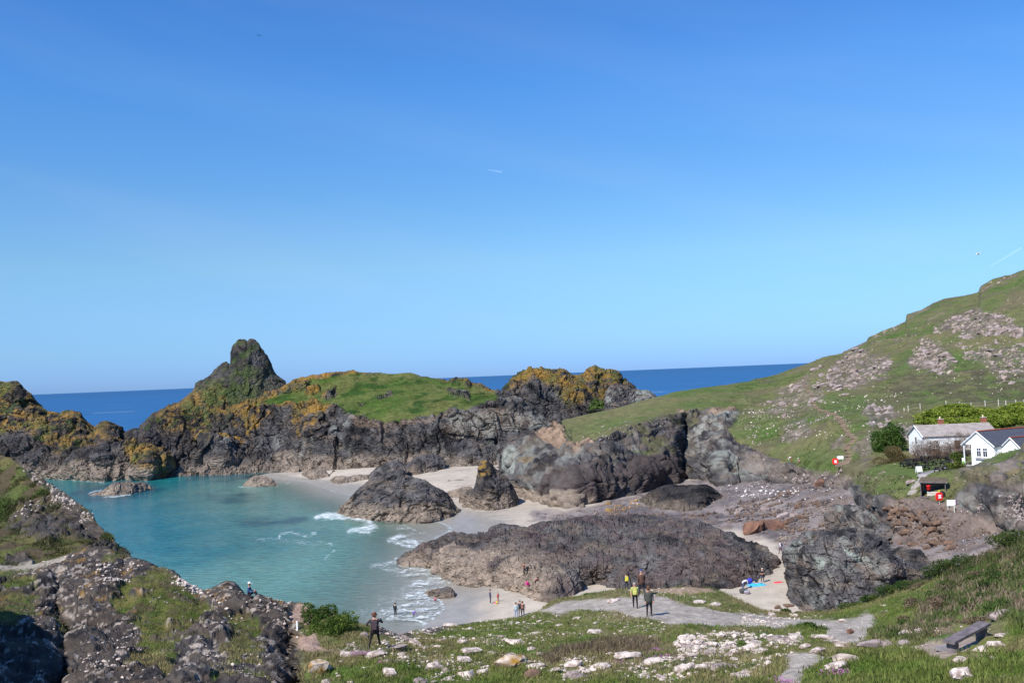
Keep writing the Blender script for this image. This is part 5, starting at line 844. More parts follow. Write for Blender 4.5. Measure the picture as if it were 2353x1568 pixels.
BZ=[([(1225,1176),(1300,1185),(1390,1158),(1430,1165),(1300,1200)],420,(2,6),'s'),([(1560,1105),(1700,1092),(1800,1100),(1900,1110),(1960,1135),(1980,1180),(1900,1230),(1840,1262),(1760,1235),(1700,1205),(1650,1160)],5200,(1.5,6.5),'s'),([(1660,1110),(1900,1112),(1950,1140),(1700,1150)],330,(1.8,7),'W'),([(1650,1150),(1980,1150),(1900,1240),(1700,1230)],200,(1.5,5),'W'),
    ([(1700,1160),(1900,1150),(1830,1230),(1720,1220)],420,(3,12),'b'),([(1680,1150),(1860,1140),(1800,1250),(1700,1200)],300,(3,10),'d'),([(1560,1190),(1700,1150),(1900,1110),(1960,1180),(1860,1240),(1780,1245),(1700,1215)],520,(4,13),'b'),([(1560,1190),(1700,1150),(1900,1110),(1960,1180),(1860,1240),(1780,1245),(1700,1215)],420,(4,12),'d'),([(1280,1175),(1500,1160),(1560,1200),(1300,1205)],260,(3,9),'b'),([(1390,1160),(1490,1150),(1480,1180),(1380,1185)],130,(3,9),'b'),([(1410,1152),(1480,1150),(1470,1172),(1400,1172)],60,(4,10),'y'),([(1290,1190),(1500,1178),(1700,1200),(1600,1205),(1350,1200)],320,(2,8),'d'),([(1780,1225),(1840,1228),(1830,1262),(1790,1262)],110,(3,10),'p'),
    ([(2050,1235),(2360,1200),(2360,1260),(2100,1290)],1500,(1.3,5),'s'),([(2050,1235),(2360,1200),(2360,1260),(2100,1290)],260,(3,10),'b'),([(2060,1230),(2300,1210),(2200,1290),(2080,1270)],60,(1.8,5),'W')]
stone_cloud('shingle_stones','beach',BZ,CS,M_STF,('shingle and cobbles with white stones spread over the upper beach','shingle'),15,.95)
# larger boulders of the beach head, each its own thing
BG='brown boulders heaped below the stone steps'
for (x,y,w_,h) in [(1130,135,55,30),(1270,165,70,45),(1330,180,90,50),(1390,170,70,50),(1380,215,100,34),(1450,200,80,32),(1290,215,60,40),(1400,245,60,40),(1460,240,70,36),(1530,190,60,50),(1520,240,60,40),(1300,250,60,40),(1350,290,80,50),(1300,350,90,60),(1380,330,90,60),(1450,335,110,60),(1540,320,90,60),(1600,300,70,45),(1590,350,80,44),(1680,345,80,55),(1690,290,90,45),(1640,320,60,40),(1500,285,60,34),(1430,290,60,34),(1570,260,60,40),(1620,250,60,34),(1440,410,80,40),(1530,390,60,32),(1660,420,110,60),(1580,410,60,30),(1740,420,70,45),(1745,460,70,45),(1260,400,50,36),(1350,395,70,36),(1920,345,110,40),(1560,455,70,32),(1500,370,50,26),(1770,375,60,36),(1700,390,60,34),(1610,380,56,30)]:
    q=H_([(x,y)])[0]; put_stone('hillside' if y<335 else 'beach',q[0],q[1],w_*.28127,h*.28127,'b',name='boulder',label=('large' if w_>85 else 'medium' if w_>62 else 'small')+' brown boulder in the '+('top' if y<215 else 'upper' if y<270 else 'middle' if y<340 else 'lowest')+' row of the heap, '+('left' if x<1380 else 'centre' if x<1560 else 'right')+' part',cat='boulder',group=BG)
for (x,y,w_,h,k,lab) in [(150,290,140,110,'r','reddish brown craggy boulder left of a larger red block on the shingle'),(300,262,140,95,'r','large flat faced red boulder standing out on the grey shingle'),(240,130,80,50,'g','grey brown boulder high on the shingle above the red boulders'),(390,190,90,60,'g','weathered grey boulder on the shingle right above the red block'),(480,180,80,55,'g','dull grey boulder right of the weathered boulder above the red block'),(30,150,70,60,'g','dark angular boulder at the shingle edge beside the black whale-backed rock'),(430,235,80,50,'b','brown boulder touching the right side of the big red block'),(425,285,90,40,'b','low brown boulder right below the big red block'),(650,92,60,36,'b','small orange brown boulder lying alone on the pale shingle'),(500,110,50,50,'b','upright brown stone in the middle of the pale shingle'),(530,215,70,34,'b','rust brown boulder at the right end of the boulder row on the shingle'),
    (335,940,50,36,'b','small brown rock on the sand near the big streaked rock'),(430,938,90,28,'b','low brown slab on the sand against the foot of the streaked rock')]:
    q=H_([(x,y)])[0]; put_stone('beach',q[0],q[1],w_*.28127,h*.28127,k,name='boulder',label=lab,cat='boulder')
for (x,y,w_,h,k,lab) in [(1050,1225,60,34,'y','upper of two ochre stones below the promontory cliff'),(1050,1278,60,44,'y','lower of two ochre stones below the promontory cliff'),(1270,1225,60,30,'g','grey brown stone at the left tip of the whale-backed rock')]:
    if k=='y' and 'y' not in SV: SV['y']=stone_variants(2,2,(.42,.27,.10),(.26,.17,.08),900,.8)
    q=C_([(x,y)])[0]; put_stone('beach',q[0],q[1],w_*.28127,h*.28127,k,name='boulder',label=lab,cat='boulder')
put_stone('hillside',1893,1113,22,34,'r',name='boulder',label='tall pointed brown boulder just left of the foot of the hillside steps',cat='boulder')
put_stone('hillside',1875+220,1029+78,18,12,'g',name='boulder',label='smooth brown boulder in the turf left of the lower steps',cat='boulder')
HG='pale outcrop blocks on the far hillside'
hb=0
for pz,cnt,dn,k in [(HZ[0][0],46,'the stony drift left of the green valley strip','w'),(HZ[1][0],34,'the round stony drift in the middle of the far hillside','w'),(HZ[2][0],44,'the topmost stony drift of the far hillside','w'),(HZ[3][0],30,'the stony drift at the right edge of the hillside','w'),(HZ[4][0],26,'the stony spread above the gully beside the hillside steps','g')]:
    xs_=[p[0] for p in pz]; ys_=[p[1] for p in pz]; c=0
    while c<cnt:
        x=random.uniform(min(xs_),max(xs_)); y=random.uniform(min(ys_),max(ys_))
        if inpoly(x,y,pz):
            c+=1; w_=random.uniform(8,20); put_stone('hillside',x,y,w_,w_*random.uniform(.5,.9),random.choice(['g','g','G']),name='outcrop_block',label=('large ' if w_>15 else 'small ')+'weathered block in '+dn,cat='rock',group=HG,sink=.6)
# ============================================================ vegetation made of many small leaves
def leaf_mesh(name,P,N,size,cols,rg,up=.6,mat=None,wide=.35,nper=4,spread=.5,lean=.5):
    n=len(P); rep=nper; Pn=np.repeat(P,rep,0); s=np.repeat(size,rep)*rg.uniform(.55,1.2,n*rep)
    off=rg.normal(size=(n*rep,3))*np.repeat(size,rep)[:,None]*spread; off[:,2]=np.abs(off[:,2])*.3; base=Pn+off
    dirv=rg.normal(size=(n*rep,3))*lean; dirv[:,2]=np.abs(dirv[:,2])*.5+up; dirv/=np.linalg.norm(dirv,axis=1)[:,None]
    side=np.cross(dirv,rg.normal(size=(n*rep,3))); side/=np.linalg.norm(side,axis=1)[:,None]
    a=base-side*(s*wide*.5)[:,None]; b=base+side*(s*wide*.5)[:,None]; c=base+dirv*s[:,None]
    V=np.stack([a,b,c],1).reshape(-1,3); Fc=np.arange(len(V)).reshape(-1,3)
    C=np.repeat(np.repeat(cols,rep,0)*rg.uniform(.7,1.3,(n*rep,1)),3,0)
    me=np_mesh(name,V,Fc,np.clip(C,.005,.8),np.zeros_like(C),mat,smooth=False); return me
def leafmat(name):
    m,t,b=newmat(name); N=t.nodes.new; K=t.links.new
    at=N('ShaderNodeAttribute'); at.attribute_name='Col'; nz=N('ShaderNodeTexNoise'); nz.inputs['Scale'].default_value=1.3; g=N('ShaderNodeNewGeometry'); K(g.outputs['Position'],nz.inputs[0])
    mr=N('ShaderNodeMapRange'); mr.inputs[1].default_value=.3; mr.inputs[2].default_value=.7; mr.inputs[3].default_value=.75; mr.inputs[4].default_value=1.25; K(nz.outputs[0],mr.inputs[0])
    vm=N('ShaderNodeVectorMath'); vm.operation='SCALE'; K(at.outputs['Color'],vm.inputs[0]); K(mr.outputs[0],vm.inputs['Scale']); K(vm.outputs[0],b.inputs['Base Color'])
    b.inputs['Roughness'].default_value=.75; b.inputs['Specular IOR Level'].default_value=.2
    tl=N('ShaderNodeBsdfTranslucent'); K(vm.outputs[0],tl.inputs['Color']); ms=N('ShaderNodeMixShader'); ms.inputs[0].default_value=.28
    K(b.outputs[0],ms.inputs[1]); K(tl.outputs[0],ms.inputs[2]); K(ms.outputs[0],t.nodes['Material Output'].inputs[0]); return m
M_LEAF=leafmat('leaves')
rg=np.random.default_rng(5)
X,Y,PP,NN=SHEETS['near_slope']
inside=(X>-20)&(X<2400)&(Y>1200)&(Y<1600)&(PP[:,1]<90)
wt=(1-.97*poly(X,Y,[(2130,1500),(2160,1540),(2250,1530),(2330,1480),(2300,1410),(2230,1410),(2165,1440)],6,0))*NEARM['g']*inside*(.35+.65*sstep(-.4,.3,fbm(PP,1.6,3,61)))*np.where(X<690,.8,1); wt=np.clip(wt,0,None)*(1-.0*NEARM['bank'])
idx=rg.choice(len(PP),42000,p=wt/wt.sum())
Pq=PP[idx]; bk=NEARM['bank'][idx]; nn=fbm(Pq,2.2,4,62); n2=fbm(Pq,6,3,63)
gc=mixc(mixc(np.array([.10,.16,.026]),np.array([.19,.205,.06]),.5+.9*nn),np.array([.28,.22,.12]),sstep(-.1,.5,n2+.4*fbm(Pq,.7,3,64))*.75)
br=poly(X[idx],Y[idx],G_([(240,1350),(420,1270),(900,1180),(1200,1230),(1210,1300),(900,1330),(500,1350),(300,1420)]),6,0)
gc=mixc(gc,np.array([.17,.125,.085]),br*.85)
bc=mixc(mixc(np.array([.055,.10,.022]),np.array([.12,.14,.045]),.5+.8*nn),np.array([.25,.19,.13]),sstep(-.3,.3,fbm(Pq,1.4,4,65)))
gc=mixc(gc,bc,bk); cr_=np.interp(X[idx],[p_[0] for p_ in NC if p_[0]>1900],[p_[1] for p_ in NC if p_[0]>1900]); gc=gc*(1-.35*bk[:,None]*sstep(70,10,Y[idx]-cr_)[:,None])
sz=(.10+.10*rg.random(len(Pq)))*(1+.5*br)*(1+.9*bk)*np.where(Y[idx]>1500,np.where(X[idx]>1880,1.45,1.2),1)
me=leaf_mesh('grass',Pq,None,sz,gc,rg,up=.9,mat=M_LEAF,wide=.22,nper=5,spread=.6,lean=.45)
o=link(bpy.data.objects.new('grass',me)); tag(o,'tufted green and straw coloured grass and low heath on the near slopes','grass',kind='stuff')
# rougher turf on the slopes farther off, tufts too small to count
def turf(name,label,sheet,n,size,keep,dark,seed,zr=None):
    r=np.random.default_rng(seed); X_,Y_,P_,N_=SHEETS[sheet]; C_l=COLS[sheet]; k=(C_l[:,1]>C_l[:,0]*keep)&(C_l[:,1]>C_l[:,2]*1.35)&(X_>-20)&(X_<2400)&(N_[:,2]>.1)&(P_[:,1]<420)&((sheet!='hillside')|(X_>1690+40*fbm(P_,9,3,5)))
    if zr is not None: k&=~(poly(X_,Y_,zr,2,0)>.3)
    k=np.where(k)[0]; w__=np.clip(.3+fbm(P_[k],size*9,3,seed),.02,2); k=r.choice(k,n,p=w__/w__.sum()); Pk=P_[k]
    c_=C_l[k]*(1.35+.4*fbm(Pk,size*14,3,seed+1))[:,None]; c_=mixc(c_,np.array(dark),sstep(0,.6,fbm(Pk,size*7,3,seed+2))*.6)
    me=leaf_mesh(name,Pk-np.array([0,0,size*.2]),None,np.full(n,size)*r.uniform(.6,1.3,n),np.clip(c_,.01,.5),r,up=.7,mat=M_LEAF,wide=.4,nper=3,spread=.7,lean=.7)
    tag(link(bpy.data.objects.new(name,me)),label,'grass',kind='stuff')
turf('headland_grass','rough olive grass on the upper left headland','left_headland',11000,.24,.95,(.07,.06,.03),901)
turf('hillside_turf','tufted grass and dark heath over the far hillside','hillside',20000,.27,.95,(.085,.075,.04),902,[(1985,1085),(2010,1068),(2060,1055),(2170,1040),(2200,1050),(2190,1075),(2150,1090),(2120,1102),(2070,1092),(2010,1095)])
turf('island_grass','coarse grass on the crown of the dome shaped island','grassy_island',6000,.35,1.05,(.12,.105,.04),903)
# thrift flowers
for px_,py_ in F_([(1060,1400),(860,1350)])+G_([(1060,1385),(1230,1375),(860,1410),(1200,1305),(1290,1365)])+H_([(840,1498),(900,1485),(380,1560)]):
    P0,_=pick('near_slope',px_,py_); k=60; q=P0+rg.normal(size=(k,3))*np.array([.35,.2,.02])+np.array([0,0,.05])
    me=leaf_mesh('thrift_clump',q,None,np.full(k,.07),np.tile([.50,.22,.42],(k,1)),rg,mat=M_LEAF,wide=1.0,nper=2)
    tag(link(bpy.data.objects.new('thrift_clump',me)),'clump of pink thrift flowers among the pale stones on the near slope','flowers','pink thrift clumps',kind='stuff')
def bush(name,label,cat,c,rad,n,col1,col2,size,group=None,wide=.55,seed=0,trunk=True,brown=False,lobes=7,up=.3):
    r=np.random.default_rng(seed+99); root=empty(name,c); tag(root,label,cat,group)
    L_=[(r.normal(size=3)*np.array(rad)*np.array([.5,.5,.3])+np.array([0,0,rad[2]*.55])) for _ in range(lobes)]
    k=r.integers(0,lobes,n); dv=r.normal(size=(n,3)); dv/=np.linalg.norm(dv,axis=1)[:,None]; dv*=(.55+.45*r.random(n)**.4)[:,None]
    lr=np.array(rad)*.55; P=np.array(L_)[k]+dv*lr; P=P[P[:,2]>0.0]; cc=mixc(np.array(col1),np.array(col2),.5+.9*fbm(P+seed,max(rad)*.35,3,seed))
    me=leaf_mesh('foliage',P,None,np.full(len(P),size),cc,r,up=up,mat=M_LEAF,wide=wide,nper=2,spread=.4,lean=1.0)
    link(bpy.data.objects.new('foliage',me),root)
    m=MB()
    for j in range(5 if trunk else 0):
        a=r.random()*6.28; m.bar((0,0,-.2),(math.cos(a)*rad[0]*.5,math.sin(a)*rad[1]*.5,rad[2]*.9),.06,5,.02)
    if trunk: m.build('stem',M_BARK,root)
    return root
M_BARK=plain('bark',(.14,.10,.075))
p,_=pick('near_slope',765,1452); bush('bush','dense rounded green bush beside the earth path near the hatted walker','bush',(p[0],p[1],p[2]-.2),(1.25,.95,.95),2300,(.055,.105,.016),(.13,.18,.035),.15,seed=1,lobes=9)
p,_=pick('near_slope',735,1425); bush('bush','shaggy green bush at the cliff edge above the earth path','bush',(p[0],p[1],p[2]-.2),(.8,.7,.8),1300,(.04,.09,.015),(.10,.14,.03),.15,seed=2,lobes=6)
for px_,py_,s,lab in ((1860,1445,.8,'green tussock mound beside the grey rock by the path'),(1705,1492,.5,'bright green leafy plant growing between the pale stones'),(1880,1408,.6,'leftmost bushy tuft on the lip above the sandy alley'),(1350,1350,.5,'small turf tuft on the trampled lip left of the walkers')):
    p,_=pick('near_slope',px_,py_); bush('shrub',lab,'shrub',(p[0],p[1],p[2]-.15),(s,s*.7,s*.45),900,(.035,.085,.012),(.09,.13,.025),.12,seed=int(px_),trunk=False,lobes=5)
GG='dark gorse mounds along the top of the right bank'
for k,(px_,py_,s) in enumerate(((1960,1392,.7),(2010,1376,.8),(2060,1358,.9),(2110,1340,.9),(2160,1320,1.0),(2200,1300,.9),(2240,1282,.9),(2290,1262,1.0),(2335,1240,1.0),(1800,1408,.5),(1830,1410,.4))):
    p,_=pick('near_slope',px_,py_); bush('gorse_bush',['first','second','third','fourth','fifth','sixth','seventh','eighth','ninth','left lip','right lip'][k]+(' dark gorse mound up the crest of the right bank' if k<9 else ' green mound above the sandy alley'),'shrub',(p[0],p[1],p[2]-.25),(s*1.3,s*.8,s*.6),900,(.03,.065,.012),(.085,.11,.03),.14,GG,seed=20+k,trunk=False,lobes=5)
for k in range(26):
    px_=random.uniform(2050,2340); py_=random.uniform(hor(px_)*0+1300,1440)
    if py_<1226+(2352-px_)*.42+14: continue
    p,_=pick('near_slope',px_,py_); s=random.uniform(.35,.7); br_=random.random()<.5
    bush('heath_shrub',('brown' if br_ else 'green')+' heath shrub '+('high' if py_<1340 else 'halfway up' if py_<1390 else 'low')+' on the right bank '+('near the right edge' if px_>2260 else 'above the bench' if px_>2160 else 'left of the bench'),'shrub',(p[0],p[1],p[2]-.15),(s*1.3,s,s*.6),500,*(((.10,.075,.045),(.21,.155,.105)) if br_ else ((.035,.075,.015),(.09,.12,.03))),.12,'heath shrubs on the right bank',seed=60+k,trunk=False,lobes=4)
# ============================================================ buildings
M_WHITE=plain('white_paint',(.86,.87,.87),.6,.04,1.5,.05); M_SLATE=plain('blue_slate',(.075,.080,.10),.55,.15,2.5,.2); M_GSLATE=plain('grey_slate',(.33,.29,.27),.8,.14,1.2,.3)
M_RED=plain('terracotta_ridge',(.42,.10,.055),.7,.1,3); M_BRICK=plain('red_brick',(.30,.10,.06),.85,.2,5); M_POT=plain('clay_pot',(.70,.60,.35),.7,.1); M_GLASS=plain('dark_window_glass',(.02,.022,.03),.12,.1,2,0,.6)
M_DARKW=plain('dark_stained_timber',(.022,.018,.018),.75,.2,4); M_GWOOD=plain('weathered_grey_wood',(.155,.13,.135),.85,.28,3,.4); M_CONC=plain('concrete',(.40,.36,.33),.85,.1); M_RSIGN=plain('red_sign_paint',(.80,.02,.02),.45,.04); M_BLK=plain('black_plastic',(.02,.018,.025),.5,.1)
M_YEL=plain('yellow_plastic',(.75,.62,.12),.5,.05); M_BROWND=plain('brown_door_paint',(.14,.05,.03),.6,.1); M_PURP=plain('violet_edge',(.16,.03,.16),.6,.05); M_STEEL=plain('galvanised_post',(.45,.45,.42),.6,.1); M_PALEW=plain('pale_timber_post',(.62,.58,.50),.8,.12); M_GRN=plain('green_panel',(.18,.45,.06),.6,.1)
def quad(m,a,b,c,d,t=0.06):
    a,b,c,d=[Vector(v) for v in (a,b,c,d)]; n=(b-a).cross(d-a).normalized()*t
    m.add([a,b,c,d,a-n,b-n,c-n,d-n],[(0,1,2,3),(7,6,5,4),(0,4,5,1),(1,5,6,2),(2,6,7,3),(3,7,4,0)])
def clad(m,p0,ux,w,z0,z1,out,gable=None,pitch=.19):
    """lapped boards from z0 up; gable=(ridge pos, ridge z, eave z) narrows the run"""
    p0=Vector(p0); ux=Vector(ux); out=Vector(out); z=z0
    while z<z1-1e-3:
        zt=min(z+pitch,z1); a,b=0,w
        if gable:
            rp_,rz_,ez=gable
            if z>=ez-.01: k=(z+pitch*.5-ez)/(rz_-ez); a=rp_*k; b=w-(w-rp_)*k
        if b-a>.05:
            q=[p0+ux*a+Vector((0,0,z)),p0+ux*b+Vector((0,0,z)),p0+ux*b+Vector((0,0,zt)),p0+ux*a+Vector((0,0,zt))]
            m.add([q[0]+out*.06,q[1]+out*.06,q[2]+out*.035,q[3]+out*.035,q[0],q[1],q[2],q[3]],[(0,1,2,3),(0,4,5,1),(1,5,6,2),(2,6,7,3),(3,7,4,0)])
        z=zt
def window(parent,o,ux,out,w,h,bars=(1,1),frame=None,name='window',sill=True,fw=.07):
    """o: lower left corner"""
    o=Vector(o); ux=Vector(ux); out=Vector(out); uz=Vector((0,0,1)); m=MB()
    def rect(x0,z0,x1,z1,d,t): 
        a=o+ux*x0+uz*z0+out*d; m.add([a,a+ux*(x1-x0),a+ux*(x1-x0)+uz*(z1-z0),a+uz*(z1-z0)]+[v-out*t for v in (a,a+ux*(x1-x0),a+ux*(x1-x0)+uz*(z1-z0),a+uz*(z1-z0))],[(0,1,2,3),(0,4,5,1),(1,5,6,2),(2,6,7,3),(3,7,4,0)])
    rect(0,0,w,fw,.11,.1); rect(0,h-fw,w,h,.11,.1); rect(0,fw,fw,h-fw,.11,.1); rect(w-fw,fw,w,h-fw,.11,.1)
    for k in range(1,bars[0]+1): x=w*k/(bars[0]+1); rect(x-.025,fw,x+.025,h-fw,.105,.08)
    for k in range(1,bars[1]+1): z=h*k/(bars[1]+1); rect(fw,z-.025,w-fw,z+.025,.10,.08)
    if sill: rect(-.06,-.07,w+.06,0,.17,.16)
    f=m.build(name,frame or M_WHITE,parent)
    m=MB(); a=o+ux*fw+uz*fw+out*.07; m.add([a,a+ux*(w-2*fw),a+ux*(w-2*fw)+uz*(h-2*fw),a+uz*(h-2*fw)],[(0,1,2,3)]); g=m.build('pane',M_GLASS,f); return f
def slope_roof(m,e0,e1,r1,r0,t=.08): quad(m,e0,e1,r1,r0,t)
# cottage
c0=at_d(2124,1040,160); gz=12.9
root=empty('cottage',(c0[0],160,gz)); tag(root,'long low white cottage with grey roof and two brick chimneys behind the bare shrubs','cottage')
Lc,Wc,H0,RZ=12.2,6.2,3.05,4.7
m=MB(); m.box((Lc/2,Wc/2,H0/2-.6),(Lc,Wc,H0+1.2)); 
m.add([(0,0,H0),(0,Wc,H0),(0,Wc/2,RZ-.08),(.3,0,H0),(.3,Wc,H0),(.3,Wc/2,RZ-.08)],[(0,2,1),(3,4,5)]); m.add([(Lc,0,H0),(Lc,Wc,H0),(Lc,Wc/2,RZ-.08)],[(0,1,2)]); m.build('wall',M_WHITE,root)
m=MB(); ov=.25; sl_=(RZ-H0)/(Wc/2)
slope_roof(m,(-ov,-ov,H0-ov*sl_+.05),(Lc+ov,-ov,H0-ov*sl_+.05),(Lc+ov,Wc/2,RZ+.05),(-ov,Wc/2,RZ+.05)); slope_roof(m,(Lc+ov,Wc+ov,H0-ov*sl_+.05),(-ov,Wc+ov,H0-ov*sl_+.05),(-ov,Wc/2,RZ+.05),(Lc+ov,Wc/2,RZ+.05))
rf=m.build('roof',M_GSLATE,root)
m=MB()
for k in range(9):
    y=-ov+(Wc/2+ov)*k/9; m.box((Lc/2,y+.02,H0-ov*sl_+.075+(y+ov)*sl_),(Lc+2*ov-.02,.03,.03))
m.build('slate_courses',M_GSLATE,rf)
m=MB()
for s_ in (0,1):
    y0,y1=(-ov,Wc/2) if s_==0 else (Wc+ov,Wc/2); m.bar((-ov-.02,y0,H0-ov*sl_),(-ov-.02,y1,RZ),.10,4)
m.build('bargeboard',M_WHITE,root)
for x in (4.3,11.6):
    m=MB(); m.box((x,Wc/2,RZ+.35),(.75,.6,1.1)); m.m=1; m.box((x,Wc/2,RZ-.02),(1.0,.8,.22)); m.box((x,Wc/2,RZ+.93),(.85,.7,.10)); ch=m.build('chimney',[M_BRICK,M_CONC],root)
    m=MB(); m.lathe((x-.1,Wc/2,RZ+.97),[(.14,0),(.12,.4),(.15,.42)],10); m.build('chimney_pot',M_POT,ch)
m=MB(); m.box((1.9,-.03,1.1),(1.0,.08,2.2)); dr=m.build('door',M_BROWND,root); window(root,(1.45,0,2.3-1.3),(1,0,0),(0,-1,0),.95,1.35,(2,3),M_WHITE)
for x in (5.0,7.6,10.2): window(root,(x,0,1.0),(1,0,0),(0,-1,0),.9,1.2,(1,1),M_BROWND)
window(root,(0,Wc*.45,2.0),(0,1,0),(-1,0,0),.55,.75,(0,0),M_GSLATE)
# cafe
ang=math.atan2(.418,.908); cB=at_d(2285,1066,133); root=empty('cafe_building',(cB[0],133,13.55),ang)
tag(root,'white weatherboarded building with blue slate roof and red ridge tiles nearest the right edge','building')
Wm=3.67; Wp=5.0; HE=2.95; RH=4.75; rv=-2.55; LB=16
# local axes: x along the ridge (away to the right), y=-v ... v runs toward the viewer's right
def Vv(u,v,z): return (u,-v,z) if False else (u,-v,z)
m=MB(); m.box((LB/2+.02,Wm/2,HE/2-.5),(LB,Wm,HE+1)); m.box((LB/2+2.7,Wm+.62,HE/2-.5),(LB-5.2,1.22,HE+1)); m.add([(.0,0,HE),(.0,Wp+.0,HE),(.0,-rv,RH),(.2,0,HE),(.2,Wp,HE),(.2,-rv,RH)],[(0,1,2),(5,4,3),(0,3,4,1)]); m.build('wall',M_WHITE,root)
m=MB(); clad(m,(0,0,0),(0,1,0),Wm,-.3,HE,(-1,0,0)); clad(m,(0,0,0),(0,1,0),Wp,HE,RH-.1,(-1,0,0),gable=(-rv,RH,HE)); clad(m,(0,0,0),(1,0,0),1.58,-.6,HE-.05,(0,-1,0)); 
tag(m.build('cladding',M_WHITE,root),kind='stuff')
m=MB(); ov=.22
slr=(RH-HE)/(-rv); sll=(RH-HE)/(Wp+rv)
slope_roof(m,(-ov,-.25,HE-.25*slr+.08),(LB,-.25,HE-.25*slr+.08),(LB,-rv,RH+.08),(-ov,-rv,RH+.08)); slope_roof(m,(LB,Wp+.2,HE-.2*sll+.08),(-ov,Wp+.2,HE-.2*sll+.08),(-ov,-rv,RH+.08),(LB,-rv,RH+.08))
rf=m.build('roof',M_SLATE,root); m=MB()
for k in range(int(LB/.45)): m.box((-ov+.24+k*.45,-rv,RH+.12),(.43,.26,.12))
tag(m.build('ridge_tiles',M_RED,rf),kind='stuff')
m=MB(); m.bar((-ov-.03,-.25,HE-.25*slr),(-ov-.03,-rv,RH+.04),.10,4); m.bar((-ov-.03,Wp+.2,HE-.2*sll),(-ov-.03,-rv,RH+.04),.10,4); m.build('bargeboard',M_WHITE,root)
for y0 in (.95,1.98): 
    window(root,(-.04,y0,1.25),(0,1,0),(-1,0,0),.78,1.3,(1,0),M_WHITE); 
    mm=MB(); mm.box((-.18,y0+.39,1.25+.88),(.1,.7,.07)); mm.build('transom',M_WHITE,root)
m=MB(); m.box((-.2,1.85,1.02),(.22,2.15,.12)); m.build('ledge',M_CONC,root)
m=MB(); m.box((.05,Wp-.05,HE/2),(.12,.12,HE)); m.build('porch_post',M_WHITE,root)
m=MB(); m.box((2.65,Wm+.6,1.3),(.06,1.15,2.5)); m.build('porch_back',M_GLASS,root)
m=MB(); m.box((-.35,Wp-.2,.5),(.05,.5,.95)); m.m=1; m.box((-.38,Wp-.2,.35),(.02,.4,.4)); m.build('notice',[M_WHITE,M_GRN],root)
m=MB(); m.box((-.3,Wp/2,-.12),(1.9,Wp+.8,.16)); m.build('step',M_CONC,root)
# front wing
w2=2.97; u0=1.6; HE2=2.65; RH2=3.95
m=MB(); m.box((u0+6,-w2/2,HE2/2-.5),(12,w2,HE2+1)); m.add([(u0,0,HE2),(u0,-w2,HE2),(u0,-w2/2,RH2),(u0+.2,0,HE2),(u0+.2,-w2,HE2),(u0+.2,-w2/2,RH2)],[(0,2,1),(3,4,5)]); m.build('wing_wall',M_WHITE,root)
m=MB(); clad(m,(u0,-w2,0),(0,1,0),w2,-.6,HE2,(-1,0,0)); clad(m,(u0,-w2,0),(0,1,0),w2,HE2,RH2-.1,(-1,0,0),gable=(w2/2,RH2,HE2)); tag(m.build('wing_cladding',M_WHITE,root),kind='stuff')
m=MB(); s2=(RH2-HE2)/(w2/2)
slope_roof(m,(u0-ov,-w2-.22,HE2-.22*s2+.07),(u0+12,-w2-.22,HE2-.22*s2+.07),(u0+12,-w2/2,RH2+.07),(u0-ov,-w2/2,RH2+.07)); slope_roof(m,(u0+12,.2,HE2-.2*s2+.07),(u0-ov,.2,HE2-.2*s2+.07),(u0-ov,-w2/2,RH2+.07),(u0+12,-w2/2,RH2+.07))
rf=m.build('wing_roof',M_SLATE,root); m=MB()
for k in range(26): m.box((u0-ov+.24+k*.45,-w2/2,RH2+.11),(.43,.24,.11))
tag(m.build('wing_ridge_tiles',M_RED,rf),kind='stuff')
m=MB(); m.bar((u0-ov-.03,.2,HE2-.2*s2),(u0-ov-.03,-w2/2,RH2+.03),.09,4); m.bar((u0-ov-.03,-w2-.22,HE2-.22*s2),(u0-ov-.03,-w2/2,RH2+.03),.09,4); m.build('wing_bargeboard',M_WHITE,root)
window(root,(u0-.04,-w2*.72,.95),(0,1,0),(-1,0,0),.85,1.35,(1,1),M_WHITE)
m=MB(); m.bar((u0-.12,.12,0),(u0-.12,.12,HE2),.05,8); m.bar((u0-.1,.1,HE2-.05),(-ov,-.28,HE-.2),.045,8); m.build('downpipe',M_STEEL,root)
# hillock of rough stone and turf beside the wing
def hk(P,N,px,py):
    n=fbm(P,2.5,4,2); d=rockdisp(P,2.2,.2,801,2)
    def cf(P2,N2):
        col=rockcol(P2,N2,px,py,seed=800,sc=.5,bright=1.9,brown=.7,pale=.2); g=sstep(-.1,.35,fbm(P2,2,4,803)+.3*n)
        return mixc(col,mixc(np.array([.09,.10,.035]),np.array([.16,.13,.07]),.5+n),g*.8)
    return d,cf
o=loft('hillock',2205,2520,[[(2205,1085,128),(2280,1095,119),(2352,1088,117),(2520,1040,112)],[(2205,1080,129),(2262,1075,122.5),(2300,1068,121),(2330,1056,121),(2352,1036,121),(2520,940,118)],[(2205,1078,130),(2262,1073,124.5),(2285,1070,124),(2303,1063,124),(2331,1050,124),(2345,1034,124),(2354,1014,124.5),(2400,960,124),(2520,890,122)]],M_NEAR,hk,step=1.7,back=((2.5,None),(4,9)),smooth=2,dsm=3,down=(9,.6)); tag(o,kind='structure')
